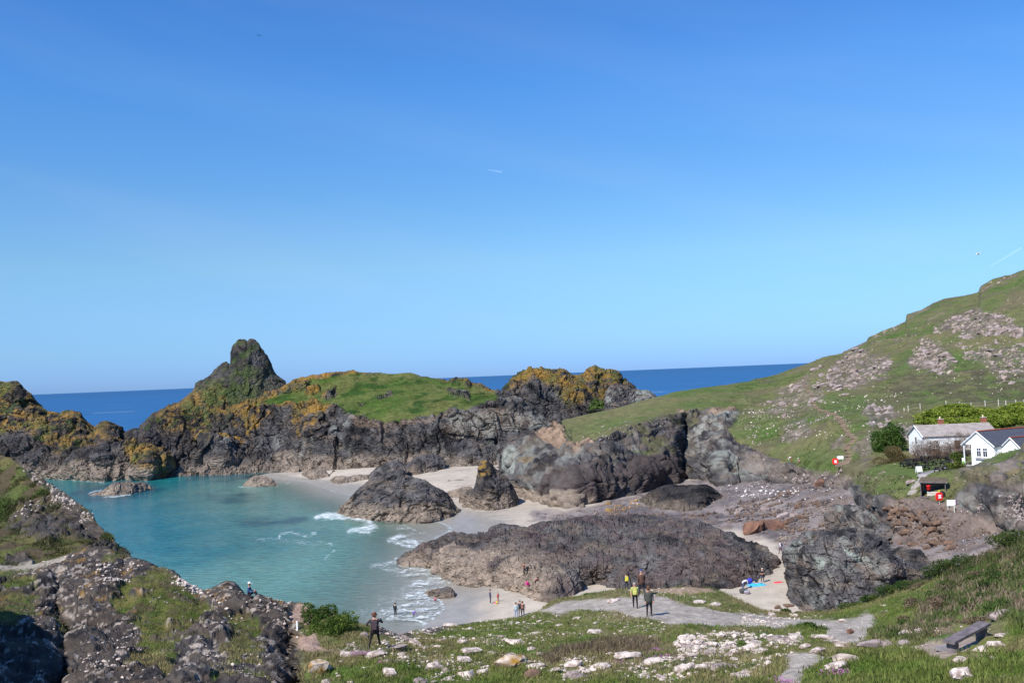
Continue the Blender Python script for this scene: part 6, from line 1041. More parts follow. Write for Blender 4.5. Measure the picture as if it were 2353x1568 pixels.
# ------------------------------------------------------------ picnic tables
TG='dark picnic tables on the lawn below the cottage'
def picnic():
    root=empty('picnic_table',(0,0,0)); tag(root,'black stained timber picnic table on the lawn','table',TG)
    for k in range(5): m=MB(); m.box((0,-.31+k*.155,.74),(1.8,.15,.07)); m.build('top_plank',M_DARKW,root)
    for s_ in (-1,1):
        for k in range(2): m=MB(); m.box((0,s_*(.66+k*.15),.43),(1.8,.145,.07)); m.build('seat_plank',M_DARKW,root)
        for e in (-1,1): m=MB(); m.bar((e*.6,s_*.3,.71),(e*.6,s_*.66,-.05),.085,4); m.build('leg',M_DARKW,root)
    for e in (-1,1): m=MB(); m.box((e*.62,0,.385),(.08,1.6,.15)); m.build('cross_beam',M_DARKW,root); m=MB(); m.box((e*.62,0,.68),(.05,.7,.08)); m.build('top_beam',M_DARKW,root)
    return root
def Zc(x,y): return 2058+x*.12495,918.75+y*.12495
tabs=[(830,1325,'single picnic table standing alone beside the grey path nearest the building','a'),(500,1275,'right hand table of the front row on the lawn left of the path'),(330,1245,'middle table of the front row on the lawn left of the path'),(180,1210,'leftmost picnic table on the lawn under the brown shrub'),(280,1160,'picnic table half hidden behind the leftmost one'),(430,1165,'table in the middle row just behind the front row of the lawn'),(640,1200,'right end table of the left group of picnic tables'),(540,1110,'hindmost table of the left group on the lawn'),(930,1200,'front table of the right hand cluster beside the building bushes'),(860,1110,'left table of the right hand cluster beside the bare shrubs'),(860,1040,'hindmost table at the foot of the bare shrubs'),(1030,1130,'right table of the right hand cluster by the bushes'),(1210,1030,'table partly hidden behind the porch end of the white building')]
t0=None
for k,t in enumerate(tabs):
    x,y=Zc(t[0],t[1]); P,_=pick('hillside',x,y+1); o=picnic() if k==0 else copy_tree(t0)
    if k==0: t0=o
    o.location=(P[0],P[1],P[2]+.03); o.rotation_euler=(0,0,random.uniform(-.15,.15)+.05); o['label']=t[2]
# A board
x,y=Zc(425,1335); P,_=pick('hillside',x,y); root=empty('sandwich_board',(P[0],P[1],P[2]),.15); tag(root,'blank white sandwich board standing on the lawn before the tables','sign')
for s_ in (-1,1): m=MB(); m.box((0,s_*.16,.62),(.85,.03,.8),Matrix.Rotation(s_*.22,3,'X')); m.build('board',M_WHITE,root)
for sx in (-.38,.38):
    for s_ in (-1,1): m=MB(); m.bar((sx,s_*.27,0),(sx,s_*.05,1.02),.025,4); m.build('leg',M_WHITE,root)
# lawn path
def ribbon(name,sheet,pts,wd,mat,lift=.05,n=40,label=None):
    W=np.array([pick(sheet,a,b)[0] for a,b in pts]); t=np.linspace(0,len(W)-1,n); Q=np.stack([np.interp(t,range(len(W)),W[:,k]) for k in range(3)],-1); Q=gsm(Q,4)
    dv=np.gradient(Q,axis=0); sd=np.stack([-dv[:,1],dv[:,0],0*dv[:,0]],-1); sd/=np.linalg.norm(sd,axis=1)[:,None]; ww=np.interp(t,range(len(W)),wd)[:,None]/2
    V=np.concatenate([Q-sd*ww,Q+sd*ww]); V[:,2]+=lift; F_q=[(k,k+1,n+k+1,n+k) for k in range(n-1)]
    me=np_mesh(name,np.concatenate([V,V-[0,0,.3]]),[f for f in F_q]+[(f[1],f[0],f[0]+2*n,f[1]+2*n) for f in F_q]+[(f[3],f[2],f[2]+2*n,f[3]+2*n) for f in F_q],None,None,mat); return tag(link(bpy.data.objects.new(name,me)),kind='structure')
ribbon('path','hillside',[Zc(1120,1005),Zc(1060,1150),Zc(990,1240),Zc(720,1310),Zc(560,1370),Zc(520,1420)],[1,1,1.1,1.3,2.4,2.0],plain('path_surface',(.34,.30,.30),.9,.12,1),.06)
def J(x,y): return 2087.4+x*.065625*1.0,1087.8+y*.065625     # crop of the steps and lifebelt post
def K2(x,y): return 1874.25+x*.140625,1029+y*.140625
# steps by the shelter
root=empty('stone_steps',tuple(pick('hillside',2105,1120)[0])); tag(root,'pale stone steps climbing from the track to the lawn left of the timber shelter','steps')
A=np.array(pick('hillside',*K2(1570,800))[0]); B=np.array(pick('hillside',*K2(1775,495))[0]); inv=Vector(root.location)
M_STEP=plain('step_stone',(.46,.42,.38),.85,.15,2); 
for k in range(15):
    t=k/14; x,y=np.interp(t,[0,.35,.8,1],[1572,1620,1740,1778]),np.interp(t,[0,.35,.8,1],[795,715,560,498]); P,_=pick('hillside',*K2(x,y))
    m=MB(); m.box((0,0,0),(.95-.01*k,.36,.30),Matrix.Rotation(.1+.02*(k%3),3,'Z')); o=m.build('step',M_STEP,root); o.location=Vector((P[0],P[1],P[2]+.16))-inv
# long flight on the hillside
root=empty('hillside_steps',tuple(pick('hillside',1950,1040)[0])); tag(root,'long flight of brown stone steps winding down the far hillside past the red lifebelt board','steps'); inv=Vector(root.location)
M_STEP2=plain('brown_step_stone',(.27,.19,.145),.9,.15,2)
fl=D_([(575,1065),(590,1110),(615,1135)])+D_([(640,1160),(625,1200),(650,1240),(700,1265),(790,1285)])+D_([(815,1310),(850,1350),(880,1390),(910,1440),(940,1480),(975,1500)])+[(1958,1016),(1946,1024),(1950,1033)]+[K2(540,120),K2(525,170),K2(490,210),K2(450,270),K2(420,300)]
fa=np.array(fl); L_=np.concatenate([[0],np.cumsum(np.hypot(*np.diff(fa,axis=0).T))]); 
for s_ in np.arange(0,L_[-1],4.6):
    x,y=np.interp(s_,L_,fa[:,0]),np.interp(s_,L_,fa[:,1]); P,_=pick('hillside',x,y); wd_=1.15 if y<1030 else 1.7
    m=MB(); m.box((0,0,0),(wd_*random.uniform(.85,1.15),.42,.34),Matrix.Rotation(random.uniform(-.15,.15),3,'Z')); o=m.build('step',M_STEP2,root); o.location=Vector((P[0],P[1],P[2]+.12))-inv
# life belt boards
def lifebelt(px,py,s,label,front,rz=0,yel=False,z=0):
    P,_=pick(front,px,py); root=empty('lifebelt_station',(P[0],P[1],P[2]+z),rz); tag(root,label,'life ring post')
    m=MB(); m.bar((0,.04,-.3),(0,.04,1.0),.05,6); m.build('post',M_PALEW,root)
    m=MB(); m.lathe((0,0,1.0),[(.0,-.10),(s*.52,-.10),(s*.56,-.04),(s*.56,.04),(s*.52,.10),(0,.10)],24,1,1.0,Matrix.Rotation(math.pi/2,3,'X')); hz=m.build('housing',M_RSIGN,root)
    for v in hz.data.vertices:  # squarish moulded case
        x_,z_=v.co.x,v.co.z-1.0; r_=math.hypot(x_,z_)
        if r_>1e-4: f=1/max(abs(x_/r_),abs(z_/r_))**.55; v.co.x=x_*f; v.co.z=1.0+z_*f
    m=MB()
    for dz_,ww in ((.17,.5),(.0,.34),(-.17,.5)): m.box((0,-.115,1.0+dz_*s),(s*ww,.02,s*.15))
    m.box((0,-.114,1.0),(s*.3,.015,s*.5)); m.build('white_panel',M_WHITE,hz)
    if yel: m=MB(); m.box((.02,0,1.0+s*.68),(.22,.08,.34)); m.build('rescue_line_box',M_YEL,root)
    return root
x,y=K2(2030,925); lifebelt(x,y,.95,'red lifebelt housing with white panel beside the white notice by the shelter','hillside',.25,True,-.05)
lifebelt(1918,1070,1.0,'red lifebelt housing with white panel at the foot of the long hillside steps','hillside',0,False,-.15)
def notice(px,py,w,h,zb,label,rz,edge=None,sheet='hillside',tilt=0):
    P,_=pick(sheet,px,py); root=empty('notice_board',tuple(P),rz); tag(root,label,'sign')
    m=MB(); m.box((0,0,zb+h/2),(w,.05,h),Matrix.Rotation(tilt,3,'X')); b=m.build('board',M_WHITE,root)
    if edge: m=MB(); m.box((w/2+.06,.06,zb+h/2-.02),(.12,.12,h)); m.build('edge',edge,b)
    for s_ in (-1,1): m=MB(); m.box((s_*w*.38,.06,zb/2-.1),(.07,.07,zb+.2)); m.build('leg',M_PALEW,root)
x,y=K2(2205,985); notice(x,y,1.0,.75,.35,'plain white notice board with violet edge right of the red lifebelt housing',-.35,M_PURP)
notice(1930,1060,1.15,.6,.6,'small white notice board just behind the red lifebelt at the hillside steps',0)
P,_=pick('hillside',*J(1685,1400)); m=MB(); m.box((0,0,.5),(.1,.1,1.1)); o=m.build('marker_post',M_PALEW); o.location=P; tag(o,'short cream marker post by the rocky track below the white notice','post')
P,_=pick('near_slope',687,1461); m=MB(); m.box((0,0,.4),(.1,.1,1.0)); m.m=1; m.box((0,0,.05),(.105,.105,.12)); o=m.build('marker_post',[M_WHITE,M_GWOOD]); o.location=P; tag(o,'white marker post at the bend of the earth path above the gully','post')
# timber shelter
P,_=pick('hillside',*J(800,900)); P=P.copy(); root=empty('timber_shelter',(P[0]+.9,P[1]+1.2,P[2]+.2),-.45); tag(root,'open fronted timber shelter with a sloping felt roof cut into the bank','shelter')
M_FELT=plain('mossy_roof_felt',(.12,.095,.06),.95,.2,2)
m=MB(); m.add([(-1.7,-1.1,2.05),(1.7,-1.1,2.0),(1.75,1.2,2.35),(-1.5,1.2,2.4)]+[(-1.7,-1.1,1.93),(1.7,-1.1,1.88),(1.75,1.2,2.23),(-1.5,1.2,2.28)],[(0,1,2,3),(7,6,5,4),(0,4,5,1),(1,5,6,2),(2,6,7,3),(3,7,4,0)]); rf=m.build('roof',M_FELT,root)
m=MB(); m.box((0,-1.13,1.97),(3.46,.05,.2)); m.box((1.76,.05,2.12),(.05,2.3,.2)); m.build('fascia',M_GWOOD,rf)
for k in range(9): m=MB(); m.box((-1.4+k*.345,1.0,1.05),(.33,.05,2.2)); m.build('back_board',M_GWOOD,root)
m=MB(); m.box((-1.5,.1,1.0),(.05,1.8,2.0)); m.build('side_board',M_GWOOD,root)
for x_,y_ in ((-1.5,-.9),(1.5,-.9)): m=MB(); m.box((x_,y_,.9),(.11,.11,2.0)); m.build('post',M_GWOOD,root)
for k in range(3): m=MB(); m.box((.35,-.95,.62-k*.2),(2.2,.04,.15)); m.build('front_rail',M_PALEW,root)
m=MB(); m.box((0,0,-.05),(3.4,2.3,.12)); m.build('deck',M_GWOOD,root)
m=MB(); m.lathe((0,0,0),[(.18,0),(.24,.05),(.27,.5),(.30,.52),(.28,.58),(.0,.62)],16); o=m.build('fire_bucket',M_RSIGN,None,True); o.location=(root.location.x-.95,root.location.y-.75,root.location.z+.95); tag(o,'red bucket hanging at the left front of the timber shelter','bucket')
m=MB(); m.lathe((0,0,0),[(.3,0),(.42,.12),(.44,.5),(.34,.78),(.12,.92),(0,.94)],16); o=m.build('waste_bin',M_BLK,None,True); o.location=(root.location.x+.35,root.location.y-1.75,root.location.z-.05); tag(o,'rounded black bin standing in front of the timber shelter','bin')
m=MB(); m.box((0,0,.42),(1.9,.4,.07)); 
for s_ in (-.7,.7): m.box((s_,0,.18),(.1,.35,.44))
# fence above cottage
FP=[(155,240,.6),(228,250,1.3),(457,215,1.35),(675,200,1.4),(927,150,1.5),(1165,160,1.4),(1388,155,1.3),(1637,135,1.5),(1885,115,1.4),(2015,115,1.4),(2200,110,1.4),(2353,105,1.4)]
P0,_=pick('hillside',*Zc(228,250)); root=empty('wire_fence',tuple(P0)); tag(root,'line of pale wooden posts with thin wire along the slope above the cottage','fence'); inv=Vector(root.location); tops=[]
for x,y,h in FP[1:]:
    P,_=pick('hillside',*Zc(x,y)); m=MB(); m.box((0,0,h/2-.1),(.11,.11,h+.2)); o=m.build('post',M_PALEW,root); o.location=Vector(P)-inv; tops.append(Vector(P)-inv)
for hz in (.5,1.15):
    m=MB()
    for a,b in zip(tops[:-1],tops[1:]): m.bar(a+Vector((0,0,hz)),b+Vector((0,0,hz)),.012,3)
    m.build('wire',M_STEEL,root)
P,_=pick('hillside',*Zc(155,235)); m=MB(); m.box((0,0,.3),(.16,.16,.7)); o=m.build('fence_stump',M_PALEW); o.location=P; tag(o,'short white stump at the left end of the wire fence','post')
# vegetation round the houses
def at_h(x,y,dz=0): P,_=pick('hillside',x,y); return (P[0],P[1],P[2]+dz)
bush('tree','rounded mid green bushy tree left of the cottage','tree',at_h(2037,1036,-.3),(2.1,1.6,3.4),5200,(.03,.08,.012),(.09,.15,.03),.30,seed=5,lobes=10,wide=.7)
bush('shrub','brownish feathery shrub spreading in front of the bushy tree','shrub',at_h(2055,1060,-.3),(2.6,1.3,1.6),3600,(.11,.09,.035),(.17,.13,.06),.30,seed=6,wide=.25,up=1.0)
def sh_(x,y,d=155.5):
    p=at_d(x,y,d); return (float(p[0]),float(d),ground('hillside',p[0],d)-.15)
TM='bare reddish shrubs in front of the cottage'
TL=['leftmost bare twiggy shrub before the cottage gable','bare shrub in front of the cottage door','tall bare shrub right of the cottage door','bare reddish shrub under the first brown window of the cottage','bare shrub in the middle of the cottage front','dense bare shrub before the right part of the cottage','last bare shrub in the row touching the white porch']
for k,(zx,zy,s,h) in enumerate(((400,1010,1.4,2.4),(560,1000,1.4,2.9),(700,985,1.3,2.4),(840,960,1.3,3.0),(980,945,1.3,3.2),(1090,930,1.2,3.4),(1200,960,1.2,3.2))):
    bush('tamarisk_shrub',TL[k],'shrub',sh_(*Zc(zx,zy)),(s*1.15,.9,h*.85),1700,(.19,.135,.105),(.30,.21,.16),.34,TM,seed=30+k,wide=.10,up=1.2,lobes=8)
for k,(zx,zy,s,h,lab) in enumerate(((1150,1150,1.1,1.1,'olive bush beside the porch of the white building'),(1180,1250,1.3,.9,'yellow green bush below the porch step'),(1060,1240,.8,.7,'low green bush at the edge of the lawn path'),(60,1080,1.2,1.0,'olive shrub at the left corner of the lawn'),(690,1045,.5,.4,'small green bush between the picnic tables and the bare shrubs'))):
    bush('shrub',lab,'shrub',at_h(*Zc(zx,zy),-.15),(s,.8,h),1100,(.05,.09,.015),(.15,.17,.035),.22,seed=45+k)
HGG='bright green thicket behind the cottage'
for k,(zx,zy,s,h) in enumerate(((720,330,3.0,1.6),(600,380,2.6,1.0),(850,400,2.5,1.2),(950,280,3.0,1.7),(1150,370,2.4,1.1),(1200,230,3.2,1.7),(1400,250,3.0,1.6),(1500,370,2.6,1.2),(1650,240,3.0,1.7),(1750,400,2.8,1.4),(1900,250,3.0,1.8),(1950,380,3.0,1.6),(2100,230,3.0,1.9),(2150,380,3.0,1.8),(2300,260,3.0,2.0),(2352,400,3.0,2.0),(2330,170,2.0,2.2))):
    bush('bramble_thicket',('lower' if zy>300 else 'upper')+' bramble clump '+('at the left end' if zx<800 else 'behind the left chimney' if zx<1300 else 'between the chimneys' if zx<1700 else 'behind the right chimney' if zx<2000 else 'at the right edge')+' of the thicket','shrub',at_h(*Zc(zx,zy+20),-.3),(s*1.1,1.8,h*.8),2000,(.13,.19,.02),(.27,.32,.05),.36,HGG,seed=80+k,wide=.7,trunk=False)
# ============================================================ wooden bench
P1,_=pick('near_slope',*H_([(1785,1325)])[0]); P2,_=pick('near_slope',*H_([(1990,1262)])[0])
e1=at_d(*H_([(1735,1235)])[0],35.6); e2=at_d(*H_([(2035,1078)])[0],37.4)
root=empty('wooden_bench',(P1[0],P1[1],P1[2])); tag(root,'heavy weathered grey plank bench on the grass at the lower right','bench'); inv=Vector(root.location)
ax_=Vector(e2-e1); ln=ax_.length; ax_.normalize(); sv=ax_.cross(Vector((0,0,1))).normalized(); up_=sv.cross(ax_).normalized(); Rb=Matrix((ax_,-sv,up_)).transposed()
if (Rb@Vector((0,0,1))).z<0: Rb=Matrix((ax_,sv,-up_)).transposed()
mid=Vector((e1+e2)/2)
for k in range(2): m=MB(); m.box((0,(k-.5)*.235,0),(ln+.02*k,.228,.10)); o=m.build('seat_plank',M_GWOOD,root); o.matrix_local=Matrix.Translation(mid-inv)@Rb.to_4x4()
for nm,q in (('leg',e1+(e2-e1)*.10),('leg',e1+(e2-e1)*.88)):
    q=Vector(q); m=MB(); m.box((0,0,-.35),(.13,.40,.62)); o=m.build(nm,M_GWOOD,root); o.matrix_local=Matrix.Translation(q-inv)@Matrix.Rotation(math.atan2(ax_.y,ax_.x),4,'Z')
m=MB(); m.box((0,0,.03),(.75,.5,.1)); o=m.build('stone_block',plain('grey_stone_block',(.24,.22,.22),.9,.2,4)); P,_=pick('near_slope',*H_([(1715,1290)])[0]); o.location=P; o.rotation_euler=(.1,.05,.5); tag(o,'flat grey stone block under the near end of the bench','stone')
# ============================================================ people
PM={}
def pm(c,rough=.85):
    k=tuple(round(x,3) for x in c)
    if k not in PM: PM[k]=plain('cloth_'+'_'.join(str(int(x*100)) for x in k),c,rough,.08,8,.1)
    return PM[k]
SKIN=plain('skin',(.50,.27,.19),.6,.05,8,.05)
def person(label,sheet,px,py,H,rz,pose,top,trou,shoe=(.03,.03,.03),hair=(.08,.05,.03),hat=None,brim=0,pack=None,coat=None,sleeve=True,shorts=False,dz=0.0,lead=0.0,name_='person'):
    P,_=pick(sheet,px,py); P=np.array(P)
    s=H/1.75; root=empty('person',(P[0],P[1],P[2]+dz),rz); tag(root,label,'person')
    J={}; sp=pose
    hip=.93; lean=0.0; 
    if sp=='stand': legs=[((-.10,.02,hip),(-.12,.03,.48),(-.13,-.02,.08),(-.14,.14,.03)),((.10,.02,hip),(.13,.02,.48),(.15,.0,.08),(.17,.15,.03))]; arms=[((-.21,0,1.42),(-.27,-.03,1.14),(-.25,.08,.90)),((.21,0,1.42),(.27,-.03,1.14),(.24,.10,.92))]
    elif sp=='walk': legs=[((-.10,0,hip),(-.12,.16,.52),(-.12,.20,.09),(-.12,.36,.05)),((.10,0,hip),(.12,-.03,.50),(.12,-.30,.12),(.12,-.18,.03))]; arms=[((-.21,0,1.42),(-.27,-.14,1.16),(-.26,-.08,.92)),((.21,0,1.42),(.27,.10,1.15),(.26,.28,.98))]
    elif sp=='wide': legs=[((-.11,0,hip),(-.22,.05,.50),(-.32,-.05,.08),(-.35,.10,.03)),((.11,0,hip),(.17,.08,.55),(.22,.16,.14),(.24,.32,.09))]; arms=[((-.22,0,1.42),(-.42,.05,1.22),(-.36,.26,1.10)),((.22,0,1.42),(.42,.08,1.26),(.33,.28,1.36))]
    elif sp=='photo': legs=[((-.10,0,hip),(-.12,.04,.50),(-.14,-.02,.08),(-.15,.14,.03)),((.10,0,hip),(.14,.05,.50),(.20,.05,.10),(.22,.2,.04))]; arms=[((-.20,0,1.42),(-.27,.20,1.26),(-.08,.36,1.42)),((.20,0,1.42),(.27,.20,1.26),(.08,.36,1.42))]
    elif sp=='fold': legs=[((-.10,0,hip),(-.12,.03,.50),(-.13,-.02,.08),(-.14,.14,.03)),((.10,0,hip),(.13,.03,.50),(.15,0,.08),(.16,.15,.03))]; arms=[((-.21,0,1.42),(-.30,.06,1.16),(-.02,.26,1.12)),((.21,0,1.42),(.30,.06,1.16),(.05,.26,1.08))]
    elif sp=='bend': legs=[((-.10,0,.90),(-.12,.05,.50),(-.13,-.04,.08),(-.14,.12,.03)),((.10,0,.90),(.12,.05,.50),(.13,-.04,.08),(.14,.12,.03))]; arms=[((-.20,.46,1.12),(-.22,.56,.84),(-.16,.66,.60)),((.20,.46,1.12),(.22,.58,.84),(.16,.70,.62))]; lean=1
    elif sp=='sit': hip=.16; legs=[((-.10,0,.16),(-.14,.42,.42),(-.13,.66,.02),(-.13,.80,-.02)),((.10,0,.16),(.14,.44,.38),(.14,.72,-.02),(.14,.86,-.06))]; arms=[((-.21,.02,.66),(-.28,.12,.40),(-.14,.36,.44)),((.21,.02,.66),(.28,.14,.40),(.14,.38,.42))]
    elif sp=='crouch': hip=.30; legs=[((-.10,0,.30),(-.16,.36,.50),(-.13,.10,.10),(-.14,.26,.03)),((.10,0,.30),(.16,.36,.50),(.13,.10,.10),(.14,.26,.03))]; arms=[((-.20,.26,.74),(-.26,.42,.50),(-.14,.52,.22)),((.20,.26,.74),(.26,.42,.50),(.14,.52,.22))]; lean=2
    if lean==1: spine=[(0,-.02,.92),(0,.14,1.08),(0,.40,1.18),(0,.50,1.17),(0,.64,1.06)]
    elif lean==2: spine=[(0,0,.30),(0,.08,.46),(0,.20,.66),(0,.27,.80),(0,.36,.92)]
    elif sp=='sit': spine=[(0,-.02,.18),(0,-.04,.36),(0,0,.62),(0,.04,.76),(0,.06,.90)]
    else: spine=[(0,0,hip+.02),(0,-.01,1.14),(0,0,1.38),(0,.01,1.50),(0,.03,1.64)]
    vs=[];ed=[];rad=[]; reg=[]
    def add(p,r): vs.append(tuple(x*s for x in p)); rad.append(r*s); return len(vs)-1
    a=add(spine[0],.155); b=add(spine[1],.135); c=add(spine[2],.165); d=add(spine[3],.055); h=add(spine[4],.098)
    tp=Vector(spine[4])+(Vector(spine[4])-Vector(spine[3])).normalized()*.07; h2=add(tp,.085)
    ed+=[(a,b),(b,c),(c,d),(d,h),(h,h2)]; bones=[('top',a,b),('top',b,c),('skin',d,h),('skin',h,h2)]
    ends=[]
    for lg in legs:
        i0=add(lg[0],.10); i1=add(lg[1],.068); i2=add(lg[2],.045); i3=add(lg[3],.035); ed+=[(a,i0),(i0,i1),(i1,i2),(i2,i3)]
        bones+=[('trou',i0,i1),('skin' if shorts else 'trou',i1,i2),('shoe',i2,i3)]
    for am in arms:
        i0=add(am[0],.070); i1=add(am[1],.048); i2=add(am[2],.034); q=Vector(am[2])+(Vector(am[2])-Vector(am[1])).normalized()*.08; i3=add(q,.036)
        ed+=[(c,i0),(i0,i1),(i1,i2),(i2,i3)]; bones+=[('top',i0,i1),('top' if sleeve else 'skin',i1,i2),('skin',i2,i3)]; ends.append((Vector(am[2]),q))
    me=bpy.data.meshes.new('body'); me.from_pydata(vs,ed,[]); ob=bpy.data.objects.new('body',me); COL.objects.link(ob)
    md=ob.modifiers.new('s','SKIN'); 
    for k,v in enumerate(me.skin_vertices[0].data): v.radius=(rad[k]*(1.25 if k in (0,1,2) else 1),rad[k]*(.8 if k in (0,1,2) else 1)); v.use_root=(k==0)
    md.use_smooth_shade=True; sb=ob.modifiers.new('b','SUBSURF'); sb.levels=1; sb.render_levels=1
    dg=bpy.context.evaluated_depsgraph_get(); nm=bpy.data.meshes.new_from_object(ob.evaluated_get(dg)); bpy.data.objects.remove(ob); nm.name='body'
    # fingers, thumb, nose and ears grown on the same mesh
    bm=bmesh.new(); bm.from_mesh(nm)
    def prong(p,dv,ln_,r_):
        p=Vector(p)*s; dv=Vector(dv).normalized(); q=dv.to_track_quat('Z','Y').to_matrix(); L0=[bm.verts.new(p+q@Vector((x_*r_*s,y_*r_*s,0))) for x_,y_ in ((-1,-1),(1,-1),(1,1),(-1,1))]; L1=[bm.verts.new(p+q@Vector((x_*r_*.6*s,y_*r_*.6*s,ln_*s))) for x_,y_ in ((-1,-1),(1,-1),(1,1),(-1,1))]
        for k in range(4): bm.faces.new((L0[k],L0[(k+1)%4],L1[(k+1)%4],L1[k]))
        bm.faces.new(L1)
    for w_,q in ends:
        dv=(q-w_).normalized(); sd=dv.cross(Vector((0,1,.3))).normalized()
        for k,ln_ in enumerate((.07,.08,.075,.06)): prong(q+sd*(k-1.5)*.018,dv+Vector((0,.25,0)),ln_,.009)
        prong(w_+(q-w_)*.4+sd*.03,dv+sd*.8,.06,.010)
    hp=Vector(spine[4]); prong(hp+Vector((0,.08,0)),(0,1,-.3),.035,.014)
    for sx in (-1,1): prong(hp+Vector((sx*.085,0,0)),(sx,-.2,.2),.02,.022)
    bm.to_mesh(nm); bm.free()
    mats={'top':pm(top),'trou':pm(trou),'skin':SKIN,'shoe':pm(shoe)}; order=['top','trou','skin','shoe']
    for k in order: nm.materials.append(mats[k])
    BV=[(order.index(t),Vector(vs[i]),Vector(vs[j])) for t,i,j in bones]
    mi=[]
    for f in nm.polygons:
        cc=f.center; best=(9,0)
        for t,p0,p1 in BV:
            e=p1-p0; tt=max(0,min(1,(cc-p0).dot(e)/e.length_squared)); dd=(cc-p0-e*tt).length
            if dd<best[0]: best=(dd,t)
        mi.append(best[1])
    nm.polygons.foreach_set('material_index',mi); nm.polygons.foreach_set('use_smooth',[True]*len(mi))
    link(bpy.data.objects.new('body',nm),root)
    hd=(Vector(vs[h])+Vector(vs[h2]))/2
    if hat is None or hair is not None:
        m=MB(); m.lathe(hd+Vector((0,-.018*s,.0)),[(.0,-.06*s),(.095*s,-.03*s),(.112*s,.02*s),(.10*s,.075*s),(.06*s,.115*s),(0,.125*s)],12); m.build('hair',pm(hair or (.1,.07,.05)),root,True)
    if hat is not None:
        m=MB(); m.lathe(hd+Vector((0,-.005*s,.035*s)),[(.118*s,0),(.118*s,.05*s),(.10*s,.11*s),(.05*s,.13*s),(0,.125*s)],14); hb=m.build('hat',pm(hat),root,True)
        if brim: m=MB(); m.lathe(hd+Vector((0,.0,.028*s)),[(.10*s,.0),(brim*s,-.012*s),(brim*s,.004*s),(.10*s,.02*s)],16,1,1.05); m.build('brim',pm(hat),hb,True)
        else: m=MB(); m.box(hd+Vector((0,.14*s,.045*s)),(.15*s,.12*s,.015*s)); m.build('peak',pm(hat),hb)
    if coat is not None:
        z0,z1=(hip-.17 if lean!=1 else .8),1.40; m=MB(); cx=Vector(spine[1]); 
        m.lathe((0,-.005*s,0),[(.235*s,z0*s),(.215*s,(z0+.25)*s),(.20*s,1.15*s),(.225*s,1.30*s),(.19*s,1.43*s),(.08*s,1.49*s)],16,1,.78); m.build('jacket',pm(coat),root,True)
    if pack is not None:
        pc,py_,sz=pack; m=MB(); m.box((0,py_*s,1.22*s),(.31*s*sz,.17*s*sz,.44*s*sz),None,.85); m.box((0,(py_+(.1 if py_>0 else -.1))*s,1.13*s),(.22*s*sz,.07*s*sz,.2*s*sz),None,.85); pk=m.build('backpack',pm(pc),root)
        m=MB()
        for sx in (-.12,.12): m.bar((sx*s,.13*s*(-1 if py_<0 else 1)*-1,1.05*s),(sx*s,.02*s,1.44*s),.02*s,4); m.bar((sx*s,py_*s,1.38*s),(sx*s,.02*s,1.45*s),.02*s,4)
        m.build('strap',pm((.03,.03,.03)),pk)
    return root
back=0; PI_=math.pi
person('seated person in navy top and white cap on the left rocks above the water','near_slope',571,1374,1.78,-PI_/2,'sit',(.035,.07,.20),(.02,.018,.025),hat=(.75,.75,.70),brim=0,hair=(.2,.15,.12),dz=.05)
person('hatted person in dark clothes with a backpack striding away over the near stones','near_slope',862,1494,1.80,.1,'wide',(.03,.022,.025),(.014,.013,.018),shoe=(.2,.18,.17),hat=(.13,.05,.03),brim=.17,pack=((.075,.05,.06),-.21,1.0),coat=(.03,.022,.025))
person('person in dark green jacket and brown brimmed hat walking toward the viewer on the path','near_slope',1492,1413,1.78,PI_+.05,'stand',(.055,.062,.055),(.018,.014,.016),hat=(.12,.06,.035),brim=.17,coat=(.062,.068,.058))
person('person in yellow top with yellow front bag, black trousers, on the path','near_slope',1459,1396,1.70,PI_-.1,'walk',(.40,.43,.14),(.012,.010,.013),hair=(.35,.3,.25),pack=((.50,.50,.14),.19,.95),sleeve=False)
person('tall person in brown coat and navy cap seen from behind on the path','near_slope',1475,1367,1.85,.1,'walk',(.085,.045,.035),(.03,.033,.06),shoe=(.05,.05,.08),hat=(.04,.05,.16),coat=(.095,.052,.038),hair=(.5,.4,.35))
person('child with a yellow and navy rucksack just over the crest left of the walkers','near_slope',1440,1353,1.25,.2,'stand',(.03,.05,.12),(.03,.03,.05),pack=((.70,.62,.08),-.2,1.15))
person('person in dark wetsuit standing ankle deep at the left of the foam','beach',907,1420,1.75,-.6,'stand',(.022,.028,.04),(.02,.024,.035),shoe=(.45,.25,.18),hair=(.05,.03,.02),dz=.12)
person('small child in purple bending over in the foam','beach',949,1423,1.15,-.5,'bend',(.16,.06,.42),(.10,.10,.14),shoe=(.45,.25,.18),hair=(.1,.06,.04),dz=.15)
person('child in red crouching in the shallow wash near the small rock','beach',998,1384,.95,-1,'crouch',(.60,.03,.10),(.04,.04,.07),shoe=(.4,.2,.15),dz=.1)
person('person in navy jumper standing on the wet sand by a child in red','beach',1127,1386,1.75,-1.4,'stand',(.025,.035,.12),(.05,.05,.06),shoe=(.7,.7,.72),hair=(.12,.06,.03))
person('child in red on the wet sand beside the person in navy','beach',1144,1383,1.15,.8,'stand',(.60,.13,.10),(.50,.15,.10),shoe=(.4,.2,.15),hair=(.35,.22,.12))
person('person in pale blue shirt and jeans, left of the group of three','beach',1187,1417,1.72,.3,'stand',(.42,.55,.58),(.17,.25,.42),hair=(.06,.04,.03))
person('person in dark top in the middle of the group of three on the sand','beach',1194,1414,1.80,.1,'stand',(.05,.05,.07),(.16,.15,.16),hair=(.14,.09,.07))
person('person in grey with shoulder bag, right of the group of three on the sand','beach',1202,1416,1.78,-.2,'stand',(.06,.05,.06),(.06,.06,.08),hair=(.03,.02,.02),pack=((.30,.14,.10),-.2,.75))
